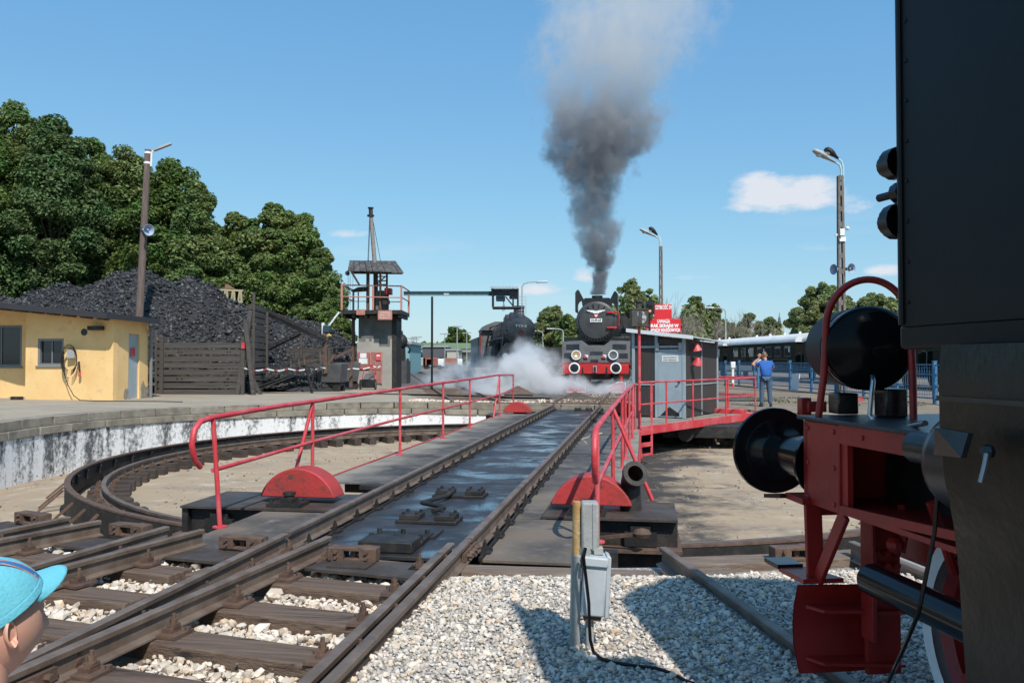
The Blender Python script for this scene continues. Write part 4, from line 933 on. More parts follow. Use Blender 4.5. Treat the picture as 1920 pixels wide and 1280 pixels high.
for s in (-1, 1):
    for y, z in ((3.51, .985), (3.51, 1.275), (3.725, .985), (3.725, 1.275), (3.51, 1.13), (3.725, 1.13), (3.3, 1.27), (3.0, 1.27), (2.85, 1.27)): E().lathe([(.011, 0), (.009, .006), (0, .009)], (s*1.0, y, z), (s, 0, 0), 8).build('rivet', m_locored, ne)
    for k in range(16): E().lathe([(.007, 0), (.005, .004), (0, .005)], (s*1.36, 2.45, 1.72+k*.11), (s, 0, 0), 6).build('rivet', m_dflt, ne)
# air reservoir on saddles, hoop and silver pipe
n0, n1 = P(1630, 653, 3.47), P(1580, 652, 4.08); ax = (n0-n1).normalized(); ln_ = (n0-n1).length; r = .177
_n1, _ax = wm(ne).inverted() @ n1, wm(ne).inverted().to_3x3() @ ax
E().lathe([(0, -.06), (r*.5, -.05), (r*.85, -.02), (r, .02), (r, ln_-.12), (r+.003, ln_-.118), (r+.003, ln_-.112), (r, ln_-.11)], _n1, _ax, 48).build('reservoir_shell', M('shell_black', (.010, .0105, .012), .55, spec=.12, vary=(3, (.016, .016, .017), .4, .7)), ne, smooth=30)
E().lathe([(r, ln_-.11), (r, ln_), (r*.97, ln_+.012), (r*.85, ln_+.03), (r*.5, ln_+.052), (0, ln_+.06)], wm(ne).inverted() @ n1, wm(ne).inverted().to_3x3() @ ax, 48).build('air_reservoir', M('tank_black', (.006, .006, .0065), .17, spec=.13), ne, smooth=30)
for (u0, u1, vb, vt, d) in ((1562, 1600, 790, 736, 3.72), (1650, 1690, 792, 728, 3.5)):
    a, c = P(u0, vb, d), P(u1, vt, d); m = MB().box(((a.x+c.x)/2, d, (1.326+c.z)/2), (c.x-a.x, .12, c.z-1.326)); m.build('saddle', m_black, ne, local=False, bevel=.008)
b = MB(); pts = [P(1534, 786, 3.52), P(1545, 700, 3.51)]
for k in range(29):
    a = math.pi*(1-k/28); pts.append(P(1626+77*math.cos(a)+4*(k/28), 612-88*math.sin(a), 3.51-.13*k/28))
pts += [P(1711, 700, 3.37), P(1713, 792, 3.36)]
b.tube(pts, .0150, 12); b.build('hoop_rail', m_locored, ne, local=False, smooth=50)
m_chrome = M('silver_pipe', (.45, .45, .46), .25, .9)
b = MB(); b.tube([P(1636, 705, 3.40), P(1637, 714, 3.36), P(1633, 750, 3.36), P(1631, 778, 3.36), P(1640, 793, 3.34), P(1665, 800, 3.28), P(1700, 799, 3.1), P(1735, 793, 2.8)], .010, 8); b.build('air_pipe', m_chrome, ne, local=False, smooth=50)
b = MB(); b.box(P(1508, 762, 3.95), (.05, .06, .085)); b.box(P(1530, 762, 3.92), (.09, .04, .05)); b.build('air_cock', m_locored, ne, local=False, bevel=.006)
b = MB(); b.tube([P(1757, 930, 2.35), P(1752, 1000, 2.36), P(1738, 1070, 2.37), P(1722, 1150, 2.40), P(1690, 1225, 2.46), P(1655, 1300, 2.6), P(1600, 1330, 3.0)], .006, 6); b.build('brake_hose', m_gloss, ne, local=False)
b = MB(); b.tube([P(1690, 945, 3.3), P(1698, 990, 3.3), P(1690, 1035, 3.3)], .016, 8); b.ball(P(1678, 1020, 3.3), .035, 10); b.build('coupling_hose', m_locored, ne, local=False)
b = MB(); b.tube([P(1745, 940, 2.9), P(1765, 1000, 2.9), P(1790, 1075, 2.9)], .018, 8); b.ball(P(1768, 1008, 2.9), .028, 10); b.build('brake_rod', m_locored, ne, local=False)
# ------------------------------------------------------------ two engines beyond the turntable
m_rim = m_white
m_gsm = M('smokebox_grey', (.06, .06, .062), .5, .1, vary=(3, (.035, .035, .036), .4, .7), bump=(20, .15))
m_apr = M('apron_grey', (.080, .081, .083), .5, vary=(3, (.05, .05, .051), .42, .7), bump=(16, .15))
def loco_body(root, R_, zc, L, cabx=1.45):
    MB().cyl((0, .15, zc), (0, L, zc), R_, n=36).build('boiler', m_soot, root, smooth=40)
    for y in (1.4, 2.6, 4.2, 5.8): MB().lathe([(R_+.001, -.03), (R_+.014, -.03), (R_+.014, .03), (R_+.001, .03)], (0, y, zc), (0, 1, 0), 36).build('boiler_band', m_soot, root)
    MB().bx(-1.45, 1.45, .3, L+2.4, 1.62, 1.70).build('running_board', m_soot, root)
    MB().bx(-.6, .6, .2, L+2.0, .75, 1.5).build('frame', m_soot, root)
    for s in (-1, 1):
        MB().cyl((s*1.05, .7, 1.0), (s*1.05, 2.1, 1.0), .42, n=20).build('cylinder', m_soot, root, smooth=40)
        for y, r in ((1.4, .43), (3.4, .75), (5.0, .75), (6.6, .75)):
            w = MB(); w.lathe([(r-.08, -.05), (r, -.05), (r, .07), (r-.08, .07)], (s*.75, y, r+.17), (1, 0, 0), 28); w.cyl((s*.75-.04, y, r+.17), (s*.75+.04, y, r+.17), .14, n=12)
            for k in range(10): a = math.pi*2*k/10; w.bar((s*.75, y, r+.17), (s*.75, y+(r-.06)*math.cos(a), r+.17+(r-.06)*math.sin(a)), .05)
            w.build('wheel', m_locored, root, smooth=35)
        MB().tube([(s*(R_+.12), .6, zc+.1), (s*(R_+.12), L, zc+.1)], .025, 6).build('handrail', m_soot, root)
def headlight(root, x, z, lit):
    MB().lathe([(.17, .12), (.215, 0), (.215, -.03), (.17, -.03)], (x, -.02, z), (0, 1, 0), 24).build('lamp_rim', m_rim, root, smooth=30)
    MB().lathe([(0, .02), (.17, -.01)], (x, -.03, z), (0, 1, 0), 20).build('lamp_glass', M('lamp_lens_lit', (.30, .25, .18), .12, emit=((1, .55, .2), .10)) if lit else M('lamp_lens', (.16, .17, .18), .1, .3), root)
    if lit: MB().ball((x-.01, -.06, z-.06), .05, 10).build('lamp_bulb', M('lit_bulb', (1, .6, .25), .3, emit=((1, .6, .25), 3.0)), root)
L1 = thing('steam_locomotive', 'black steam locomotive facing the camera under dark smoke, white wing emblem on its smokebox', 'locomotive', (3.72, 36.6, .0), -R(9.0), 'engines beyond the turntable')
del L1['group']
ZC = 3.30
loco_body(L1, .88, ZC, 8.6)
MB().lathe([(.89, .18), (.90, 0), (.86, -.03), (.80, -.05), (.76, -.10), (.74, -.12), (.4, -.17), (0, -.19)], (0, 0.0, ZC), (0, 1, 0), 48).build('smokebox_door', m_gsm, L1, smooth=28)
for k in range(16):
    a = R(200+k*140/15); MB().box((.80*math.cos(a), -.10, ZC+.80*math.sin(a)), (.05, .08, .12), Matrix.Rotation(-(a-math.pi/2), 3, 'Y')).build('door_clamp', m_black, L1)
for a in (R(60), R(80), R(100), R(120)):
    MB().box((.68*math.cos(a), -.15, ZC+.68*math.sin(a)), (.04, .06, .18), Matrix.Rotation(-(a-math.pi/2), 3, 'Y')).build('door_clamp', m_black, L1)
MB().lathe([(.36, -.15), (.25, .05), (.23, .22), (.25, .36), (.2, .36), (.2, .0)], (0, .75, 4.14), (0, 0, 1), 28).build('chimney', m_black, L1, smooth=35)
MB().prism([(-.62, .12, 4.0), (.62, .12, 4.0), (.70, .12, 4.25), (.55, .12, 4.36), (-.5, .12, 4.36), (-.66, .12, 4.25)], (0, .9, 0)).build('smokebox_saddle', m_black, L1)
for s, zt in ((-1, 4.72), (1, 4.64)):
    MB().prism([(s*.94, .1, 3.75), (s*.94, .1, zt-.12), (s*.86, .1, zt), (s*.78, .1, zt), (s*.56, .15, zt-.42), (s*.75, .12, zt-.55)], (0, .03, 0)).prism([(s*.94, .1, 3.75), (s*.94, .1, zt-.1), (s*.94, 1.6, zt-.1), (s*.94, 1.6, 3.75)], (-s*.02, 0, 0)).build('smoke_deflector', m_black, L1)
MB().bx(-1.45, 1.45, .1, .9, 2.43, 2.62).build('footplate', m_black, L1, bevel=.01)
ap = MB(); ap.prism([(-1.48, -.55, 1.50), (1.48, -.55, 1.50), (1.48, -.30, 2.42), (.62, -.28, 2.46), (.35, -.27, 2.25), (-.35, -.27, 2.25), (-.62, -.28, 2.46), (-1.48, -.30, 2.42)], (0, .22, .02)); ap.build('front_apron', m_apr, L1, bevel=.01)
def apy(z): return -.55+(z-1.5)/.92*.25-.008
def apq(x0, x1, z0, z1, nm='panel_opening'): MB().prism([(x0, apy(z0), z0), (x1, apy(z0), z0), (x1, apy(z1), z1), (x0, apy(z1), z1)], (0, .012, 0)).build(nm, m_black, L1)
apq(-1.30, -.72, 2.06, 2.30); apq(.72, 1.32, 2.06, 2.30); apq(-1.38, -1.0, 1.70, 1.92); apq(1.0, 1.38, 1.68, 1.90); apq(-.26, .30, 1.82, 1.98); apq(-.24, .10, 1.52, 1.64)
for x, lit in ((-.84, True), (.76, False)): 
    headlight(L1, x, 1.83, lit)
    bpy.data.objects
for o in list(L1.children):
    if o.name.startswith(('lamp_rim', 'lamp_glass', 'lamp_bulb')): o.location.y -= .60
for x in (-.40, .38):
    MB().prism([(x-.1, -.6, 1.70), (x+.06, -.6, 1.70), (x-.1, -.6, 1.84)], (0, .02, 0)).build('marker_plate', m_red, L1); MB().prism([(x+.075, -.6, 1.70), (x+.075, -.6, 1.84), (x-.085, -.6, 1.84)], (0, .02, 0)).build('marker_plate', m_white, L1)
MB().bx(-1.52, 1.52, -.60, -.30, 1.40, 1.49).build('beam_ledge', m_locored, L1)
m_lred = M('engine_red', (.55, .02, .022), .42, vary=(3, (.42, .02, .02), .4, .7))
MB().bx(-1.42, 1.42, -.62, -.58, 1.02, 1.41).build('buffer_beam', m_lred, L1, bevel=.01)
for x in (-.885, .885):
    MB().cyl((x, -.60, 1.27), (x, -1.05, 1.27), .11, n=16).build('buffer_shaft', m_black, L1)
    MB().lathe([(0, -.03), (.185, -.02), (.187, 0.0), (.1, .03)], (x, -1.06, 1.27), (0, 1, 0), 28).build('buffer', m_black, L1, smooth=40); MB().lathe([(.185, -.025), (.24, -.015), (.24, .02), (.185, .02)], (x, -1.06, 1.27), (0, 1, 0), 28).build('buffer_ring', m_white, L1)
    sx = 1 if x > 0 else -1
    MB().bar((sx*1.1, -.5, 1.05), (sx*1.12, -.55, .35), .1, .04).build('guard_iron', m_lred, L1)
    pb = MB(); q = [(sx*.45, -.75, .22), (sx*1.25, -.62, .22), (sx*1.28, -.58, .62), (sx*.98, -.62, .66), (sx*.42, -.78, .42)]; pb.prism(q, (0, .02, 0)); pb.build('plough_blade', m_lred, L1)
    MB().tube([Vector(p)+Vector((0, -.015, 0)) for p in q+[q[0]]], .022, 6).build('blade_edge', m_white, L1)
b = MB(); b.bx(-.11, .05, -.68, -.62, 1.08, 1.36).build('coupling_plate', m_grey, L1); MB().bx(-.075, .015, -.72, -.66, 1.12, 1.32).build('coupling_hook', m_black, L1)
for x in (-.55, .48): MB().tube([(x, -.64, 1.3), (x, -.68, 1.15), (x+.02, -.66, .9)], .03, 6).build('brake_hose', m_dark, L1)
# wing emblem with the shield, number plate
wv = [(0, 0), (.12, .03), (.42, .05), (.35, -.02), (.26, -.02), (.24, -.06), (.16, -.06), (.12, -.10), (0, -.10)]
for s in (-1, 1): MB().prism([(s*x, -.205, ZC+.46+z) for x, z in wv], (0, .02, 0)).build('wing_emblem', m_white, L1)
MB().prism([(-.095, -.205, ZC+.34), (.095, -.205, ZC+.34), (.095, -.205, ZC+.22), (.05, -.205, ZC+.165), (-.05, -.205, ZC+.165), (-.095, -.205, ZC+.22)], (0, .015, 0)).build('shield', m_lred, L1)
MB().prism([(x, -.218, ZC+.26+z) for x, z in ((0, .045), (.03, .03), (.07, .05), (.06, -.01), (.03, -.02), (.02, -.06), (-.02, -.06), (-.03, -.02), (-.06, -.01), (-.07, .05), (-.03, .03))], (0, .008, 0)).build('white_bird', m_white, L1)
MB().bx(-.26, .26, -.215, -.19, ZC-.03, ZC+.13).build('number_plate', m_white, L1, bevel=.004); lettering('OL49-69', .15, m_black, L1, (0, -.219, ZC+.05), (1, 0, 0), width=.44, depth=.002, bold=.003)
for z in (ZC+.40, ZC-.27): MB().bar((.46, -.22, z), (.90, -.14, z), .08, .07).build('door_hinge', m_lred, L1, bevel=.01)
MB().tube([(.93, -.05, ZC+.44), (1.0, -.08, ZC+.3), (1.0, -.08, ZC-.1), (.96, -.05, ZC-.2)], .025, 8).build('pipe', m_lred, L1)
MB().bx(-1.5, 1.5, 8.4, 11.0, 1.7, 3.3).build('cab', m_soot, L1, bevel=.03); MB().prism([(-1.55, 8.2, 3.3), (1.55, 8.2, 3.3), (1.2, 8.2, 3.95), (0, 8.2, 4.15), (-1.2, 8.2, 3.95)], (0, 3.0, 0)).build('cab_roof', m_soot, L1)
MB().bx(-1.5, 1.5, 11.3, 18.5, 1.1, 3.2).build('tender', m_soot, L1, bevel=.03)
# second engine: sooty, domed door with a red wheel handle
L2 = thing('steam_locomotive', 'sooty dull black steam locomotive half hidden in white steam left of the winged one', 'locomotive', (.46, 47.0, 0.12), R(6.8))
Z2 = 3.2
_ms, m_soot = m_soot, M('sooty_grey', (.10, .096, .092), .6, 0, vary=(2.5, (.18, .17, .16), .42, .72), bump=(20, .25))
loco_body(L2, .80, Z2, 8.8)
MB().lathe([(.84, .5), (.845, 0), (.80, -.05), (.70, -.15), (.5, -.27), (.25, -.34), (0, -.36)], (0, 0, Z2), (0, 1, 0), 44).build('smokebox_door', m_soot, L2, smooth=30)
for k in range(12): a = 2*math.pi*k/12+.2; MB().box((.80*math.cos(a), -.06, Z2+.80*math.sin(a)), (.05, .10, .12), Matrix.Rotation(-(a-math.pi/2), 3, 'Y')).build('door_clamp', m_soot, L2)
MB().lathe([(.42, -.2), (.31, .0), (.30, .38), (.34, .42), (.34, .52), (.27, .52), (.27, .1)], (0, .55, 4.08), (0, 0, 1), 28).build('chimney', m_soot, L2, smooth=35)
for y, r_, h_ in ((2.4, .36, .45), (4.2, .42, .42), (6.0, .30, .35)): MB().lathe([(r_, 0), (r_, h_*.7), (r_*.85, h_*.93), (0, h_)], (0, y, Z2+.72), (0, 0, 1), 20).build('dome', m_soot, L2, smooth=45)
for s in (-1, 1):
    b = MB()
    for y, h in ((1.2, 1.9), (2.0, 2.2), (3.0, 2.4), (3.6, 1.8), (5.2, 2.3), (6.4, 1.9)): b.tube([(s*.5, y, Z2+.72), (s*.78, y+.05, Z2+.3), (s*.86, y+.1, Z2-.1), (s*.9, y+.1, 1.75)], .035, 6)
    b.tube([(s*.86, .9, Z2+.45), (s*.9, 4, Z2+.42), (s*.9, 8.6, Z2+.5)], .045, 6); b.tube([(s*.95, .3, Z2-.45), (s*.98, 5, Z2-.4), (s*1.0, 8.6, Z2-.5)], .06, 6); b.build('pipework', m_soot, L2, smooth=60)
    MB().cyl((s*1.05, 2.3, 1.7), (s*1.05, 2.3, 2.5), .2, n=14).cyl((s*1.05, 2.9, 1.7), (s*1.05, 2.9, 2.35), .16, n=14).build('air_pump', m_dark, L2, smooth=50)
    MB().bx(s*1.2-.2, s*1.2+.2, 4.2, 5.3, 1.7, 2.35).build('tool_box', m_soot, L2, bevel=.02)
    MB().bx(s*1.25-.12, s*1.25+.12, -.2, .1, .5, .56).bx(s*1.25-.12, s*1.25+.12, -.2, .1, .95, 1.0).bar((s*1.15, 0, .5), (s*1.15, 0, 1.6), .05).build('front_step', m_dark, L2)
    MB().tube([(s*.5, -.1, Z2+.55), (s*.95, 0, Z2+.2), (s*1.0, 0, Z2-.4), (s*1.1, -.2, 1.7)], .03, 6).build('front_handrail', m_soot, L2)
MB().bar((-.8, -.12, Z2-.02), (.8, -.12, Z2-.02), .05, .07).build('door_strap', m_dark, L2); MB().prism([(-1.3, .1, 1.72), (1.3, .1, 1.72), (.75, .1, 2.5), (-.75, .1, 2.5)], (0, .5, 0)).build('smokebox_saddle', m_soot, L2)
b = MB(); b.lathe([(.11, -.01), (.13, -.02), (.14, 0), (.13, .02), (.11, .01)], (0, -.40, Z2-.13), (0, 1, 0), 20); b.bar((-.12, -.40, Z2-.13), (.12, -.4, Z2-.13), .02); b.bar((0, -.40, Z2-.25), (0, -.4, Z2), .02); b.build('door_wheel', m_redworn, L2)
lettering('TY3-2', .19, m_white, L2, (0, -.345, Z2+.22), (1, 0, 0), width=.66, depth=.002, bold=.006)
MB().prism([(-.12, -.36, Z2-.5), (.12, -.36, Z2-.5), (.05, -.36, Z2-.28), (-.05, -.36, Z2-.28)], (0, .3, 0)).build('lamp_iron', m_black, L2)
for s in (-1, 1):
    MB().bx(s*1.42-.03, s*1.42+.03, 8.8, 9.35, 1.7, 3.5).bx(s*1.42-.03, s*1.42+.03, 9.95, 11.2, 1.7, 3.5).bx(s*1.42-.03, s*1.42+.03, 9.35, 9.95, 1.7, 2.75).bx(s*1.42-.03, s*1.42+.03, 9.35, 9.95, 3.3, 3.5).build('cab_side', m_soot, L2)
    MB().tube([(s*1.5, 8.8, 3.3), (s*1.5, 8.8, 1.9)], .05, 8).build('cab_handrail', m_redworn, L2)
MB().prism([(-1.5, 8.5, 3.5), (1.5, 8.5, 3.5), (1.2, 8.5, 3.85), (.6, 8.5, 4.08), (-.6, 8.5, 4.08), (-1.2, 8.5, 3.85)], (0, 3.2, 0)).build('cab_roof', m_soot, L2, smooth=50)
MB().bx(-1.4, 1.4, 8.8, 8.86, 1.7, 3.5).build('cab_front', m_soot, L2)
MB().bx(-1.45, 1.45, 12.0, 19.5, 1.0, 3.15).build('tender', m_soot, L2, bevel=.03)
MB().bx(-1.4, 1.4, -.4, -.3, .95, 1.4).build('buffer_beam', m_locored, L2)
for x in (-.88, .88): MB().lathe([(.1, 0), (.1, -.4), (.22, -.41), (.22, -.44), (0, -.45)], (x, -.4, 1.2), (0, 1, 0), 20).build('buffer', m_soot, L2)
for x in (-.9, .9): MB().lathe([(.12, .1), (.17, 0), (.15, -.01), (0, .0)], (x, -.5, 1.72), (0, 1, 0), 16).build('headlamp', m_white, L2)
m_soot = _ms
# dark wagons standing behind, between the engines
for (x, y, rz, lab) in ((6.6, 80, R(6), 'long dark coal wagon standing between the two far engines'),):
    w = thing('coal_wagon', lab, 'wagon', (x, y, .13), rz)
    MB().bx(-3.6, 1.5, 0, 10, 1.2, 2.7).build('body', m_soot, w, bevel=.03); MB().bx(-3.5, 1.4, .1, 10, 2.705, 2.78).build('rim', m_dark, w)
    for xx in (-3, -2, -1, 0, 1): MB().bx(xx-.05, xx+.05, -.05, 0.0, 1.2, 2.7).build('rib', m_dark, w)
    for xx in (-2.6, .6): MB().cyl((xx, .3, .55), (xx, .45, .55), .45, n=20).build('wheel', m_dark, w)
# ------------------------------------------------------------ yellow yard building
m_yel = M('yellow_render', (.82, .55, .25), .85, vary=(1.1, (.74, .47, .19), .42, .7), c3=(4, (.62, .42, .22), .56, .74), bump=(30, .2), coords='World')
m_felt = M('roof_felt', (.20, .15, .12), .85, vary=(2, (.27, .20, .16), .4, .7), bump=(20, .3))
m_frame = M('grey_frame', (.17, .18, .19), .5)
yb = thing('yellow_building', 'low yellow rendered yard building with a sloping felt roof and grey framed windows', 'building', (-14.2, 26.2, .28))
def Y(): return MB()
zg = .20
wx0, wx1 = -15.55, -12.55            # the projecting bay between the two corners
def rz_(x): return 3.30-(x+16.8)*.098   # wall head falls to the right
def ywall(p, q, holes=(), nm='wall'):
    """vertical wall from p to q (plan points) with rectangular openings (t0, t1, z0, z1) in metres along the wall"""
    p = Vector((p[0], p[1], 0)); q = Vector((q[0], q[1], 0)); L_ = (q-p).length; a = (q-p)/L_; n = Vector((a.y, -a.x, 0))
    xs = sorted({0, L_, *[h[0] for h in holes], *[h[1] for h in holes]}); b = Y()
    for x0, x1 in zip(xs, xs[1:]):
        hs = [h for h in holes if h[0] <= x0+1e-6 and h[1] >= x1-1e-6]
        bands = [(zg, None)] if not hs else [(zg, hs[0][2]), (hs[0][3], None)]
        for z0, z1 in bands:
            c = [p+a*x0, p+a*x1]; t = [z1 if z1 else rz_(e.x) for e in c]
            b.prism([(c[0].x, c[0].y, z0), (c[1].x, c[1].y, z0), (c[1].x, c[1].y, t[1]), (c[0].x, c[0].y, t[0])], -n*.25)
    b.build(nm, m_yel, yb, local=False); return p, a, n
p, a, n = ywall((wx0, 26.55), (wx1, 26.15), [(.42, 1.32, 1.42, 2.28)])
def window(p, a, n, t0, t1, z0, z1, bars=1, curtain=None):
    f = Y(); e0 = p+a*t0-n*.10; e1 = p+a*t1-n*.10; w = .075
    def q(e): return (e.x, e.y)
    for s0, s1, za, zb in ((t0, t0+w, z0, z1), (t1-w, t1, z0, z1), (t0+w, t1-w, z0, z0+w), (t0+w, t1-w, z1-w, z1)):
        A, B = p+a*s0-n*.02, p+a*s1-n*.02; f.prism([(A.x, A.y, za), (B.x, B.y, za), (B.x, B.y, zb), (A.x, A.y, zb)], -n*.14)
    for k in range(bars):
        s0 = t0+(t1-t0)*(k+1)/(bars+1); A, B = p+a*(s0-.018)-n*.07, p+a*(s0+.018)-n*.07; f.prism([(A.x, A.y, z0+w), (B.x, B.y, z0+w), (B.x, B.y, z1-w), (A.x, A.y, z1-w)], -n*.04)
    fo = f.build('window', m_frame, yb, local=False)
    A, B = p+a*(t0+w)-n*.10, p+a*(t1-w)-n*.10
    MB().prism([(A.x, A.y, z0+w), (B.x, B.y, z0+w), (B.x, B.y, z1-w), (A.x, A.y, z1-w)], -n*.01).build('pane', m_glass, fo, local=False)
    if curtain:
        A, B = p+a*(t0+.5*(t1-t0))-n*.22, p+a*(t1-w)-n*.22; MB().prism([(A.x, A.y, z0), (B.x, B.y, z0), (B.x, B.y, z1), (A.x, A.y, z1)], -n*.02).build('curtain', M('maroon_curtain', (.10, .02, .022), .9), fo, local=False)
    A, B = p+a*(t0-.04)+n*.05, p+a*(t1+.04)+n*.05; MB().prism([(A.x, A.y, z0-.05), (B.x, B.y, z0-.05), (B.x, B.y, z0-.005), (A.x, A.y, z0-.005)], -n*.2).build('sill', m_frame, fo, local=False)
window(p, a, n, .42, 1.32, 1.42, 2.28, 1, True)
P2 = (wx0, 27.55); p2, a2, n2 = ywall((-21, 27.9), P2, [(3.2, 4.72, 1.38, 2.76)]); 
MB().prism([(P2[0], P2[1], zg), (P2[0], 26.55, zg), (P2[0], 26.55, rz_(P2[0])), (P2[0], P2[1], rz_(P2[0]))], (.2, 0, 0)).build('wall', m_yel, yb, local=False)
window(p2, a2, n2, 3.2, 4.72, 1.38, 2.76, 1)
p3, a3, n3 = ywall((wx1, 26.15), (-12.42, 28.35), [(.92, 1.62, .32, 2.45)])
ywall((-12.42, 28.35), (-14.6, 31.3)); ywall((-14.6, 31.3), (-21, 31.5)); ywall((-21, 31.5), (-21, 27.9))
A, B = p3+a3*.93-n3*.06, p3+a3*1.61-n3*.06
dr = MB().prism([(A.x, A.y, .3), (B.x, B.y, .3), (B.x, B.y, 2.44), (A.x, A.y, 2.44)], -n3*.05).build('door', m_steelblue, yb, local=False)
m = (A+B)/2+n3*.01; MB().prism([(m.x-a3.x*.14, m.y-a3.y*.14, 1.72), (m.x+a3.x*.14, m.y+a3.y*.14, 1.72), (m.x+a3.x*.14, m.y+a3.y*.14, 2.0), (m.x-a3.x*.14, m.y-a3.y*.14, 2.0)], n3*.01).build('red_notice', m_red, dr, local=False)
m_bare = M('bare_plaster', (.34, .29, .22), .9, vary=(9, (.22, .19, .15), .42, .66), bump=(30, .7))
def patch(p, a, n, c, zc, rx, rz, seed):
    rs = random.Random(seed); pts = []
    for k in range(14):
        t = 2*math.pi*k/14; q = rs.uniform(.55, 1.1); e = p+a*(c+rx*q*math.cos(t))+n*.004; pts.append((e.x, e.y, max(.21, zc+rz*q*math.sin(t))))
    MB().prism(pts, n*.004).build('plaster_patch', m_bare, yb, local=False, smooth=None)
for args in ((p3, a3, n3, .78, .42, .16, .34, 1), (p3, a3, n3, 1.95, .50, .30, .42, 2), (p3, a3, n3, 2.35, .30, .20, .2, 3), (p, a, n, .12, .24, .28, .10, 4), (p2, a2, n2, 4.6, .26, .5, .12, 5)): patch(*args)
# roof: falls to the right, deep eaves, dark gutter board on the edge
def rr(x): return rz_(x)+.06
ro = MB(); c = [(-21.6, 26.9), (wx0-.1, 25.75), (wx1+.15, 25.45), (-11.85, 27.9), (-14.2, 31.7), (-21.6, 31.9)]
ro.prism([(x, y, 0) for x, y in c], (0, 0, .10)); ro.V = [Vector((v.x, v.y, v.z+rr(v.x))) for v in ro.V]; ro.build('roof', m_felt, yb, local=False)
b = MB(); e = [Vector((x, y, rr(x)+.02)) for x, y in c[:5]]
for s, t in zip(e, e[1:]): b.bar((s.x, s.y-.03, s.z), (t.x, t.y-.03, t.z), .05, .17)
b.build('fascia_board', M('bitumen_black', (.03, .03, .034), .6), yb, local=False)
b = MB()
for k in range(8):
    x = -16.6+k*.55; yy = np.interp(x, [-21.6, wx0-.1, wx1+.15, -11.85], [26.9, 25.75, 25.45, 27.9]); b.bar((x, yy+.05, rr(x)-.06), (x, yy+1.2, rr(x)-.06), .08, .12)
b.build('rafter', m_sleeper, yb, local=False)
cx = p+a*2.02; MB().cyl(cx+n*.01+Vector((0, 0, 2.48)), cx-n*.05+Vector((0, 0, 2.48)), .11, n=20).build('vent_hole', m_black, yb, local=False)
cx = p+a*2.5; MB().box(cx+n*.12+Vector((0, 0, 2.60)), (.45, .2, .13)).build('vent_box', m_dark, yb, local=False)
e = Vector((-12.05, 28.3, 0)); b = MB(); b.tube([(-12.1, 27.95, 2.72), (-12.28, 28.25, 2.6), (-12.32, 28.35, 2.45), (-12.32, 28.35, .3)], .055, 10); b.build('downpipe', m_frame, yb, local=False)
# cable reel bracket with a coiled lead, and the loose lead on the apron
rl_ = thing('power_socket', 'grey wall socket box with a hung coil of cable on the yellow wall', 'socket box', p+a*1.62+n*.1+Vector((0, 0, 1.2)))
q = p+a*1.68+n*.12
MB().box(q+Vector((0, 0, 1.78)), (.24, .14, .26)).build('box', m_grey, rl_, local=False, bevel=.01)
b = MB()
for k in range(4): b.tube([q+Vector((.22*math.sin(t)*(1+.05*k)-.02, -.06-.02*k, 1.60+(.34+.05*k)*math.cos(t))) for t in np.linspace(-2.9, 2.9, 18)], .013, 5)
b.tube([q+Vector((.26, -.05, 1.55)), q+Vector((.29, -.05, 1.2))], .03, 6); b.build('cable_coil', m_dark, rl_, local=False); MB().cyl(q+Vector((.29, -.05, 1.22)), q+Vector((.29, -.05, 1.08)), .04, n=10).build('red_plug', m_red, rl_, local=False)
b = MB(); z_ = lambda x, y: gz(x, y)+.03
pts = [q+Vector((-.22, -.04, 1.72)), q+Vector((-.20, -.06, 1.2)), q+Vector((-.05, -.08, .8)), q+Vector((.15, -.12, .48))]+[Vector((x, y, z_(x, y))) for x, y in ((-13.35, 25.7), (-12.6, 25.2), (-11.5, 25.1), (-10.6, 25.15), (-9.9, 25.0))]
o = b.tube(pts, .014, 5).build('power_cable', m_dark, None); tag(o, 'dark cable hanging from the socket box and lying on the concrete apron', 'cable')
o = MB().box((-15.6, 26.2, .38), (.35, .12, .14)).build('loose_brick', m_dark, None, bevel=.01); tag(o, 'dark brick lying at the foot of the yellow wall', 'brick')
# ------------------------------------------------------------ coal
m_coal = M('coal', (.030, .029, .029), .5, vary=(8, (.065, .063, .061), .45, .72), island=.65, bump=(18, .4), spec=.45)
m_coalbed = M('coal_dust', (.02, .02, .022), .7, bump=(10, .8))
def heap(name, label, x0, x1, y0, y1, fn, seed, nl, smin, smax):
    root = thing(name, label, 'coal heap', ((x0+x1)/2, (y0+y1)/2, .2))
    nx, ny = 90, 50
    def pt(u, v):
        x = x0+(x1-x0)*u; y = y0+(y1-y0)*v; return Vector((x, y, fn(x, y)+.10*mnoise.noise(Vector((x*1.3, y*1.3, seed)))))
    MB().grid(pt, nx, ny).build('heap_core', m_coalbed, root, local=False)
    rs = np.random.default_rng(seed); pts = []; sz = []
    while len(pts) < nl:
        x = rs.uniform(x0, x1); y = rs.uniform(y0, y0+(y1-y0)*.72); z = fn(x, y)
        if z < .45: continue
        pts.append((x, y, z+.10*mnoise.noise(Vector((x*1.3, y*1.3, seed)))+rs.uniform(-.03, .06))); sz.append(smin+(smax-smin)*rs.random()**2.2)
    o = rocks('coal_lump', pts, sz, m_coal, None, seed, flat=False); o.parent = root; o.matrix_parent_inverse = wm(root).inverted(); return root
KX = [(-40, 4.6), (-26, 4.5), (-23, 4.55), (-21.8, 5.0), (-20.6, 5.05), (-19.9, 4.9), (-18.4, 5.65), (-17.4, 5.85), (-16.3, 5.5), (-15.6, 5.1), (-15.0, 5.5), (-14.2, 5.2), (-13.2, 4.6), (-12.4, 4.1), (-11.2, 3.0), (-10, 1.0), (-9, .3)]
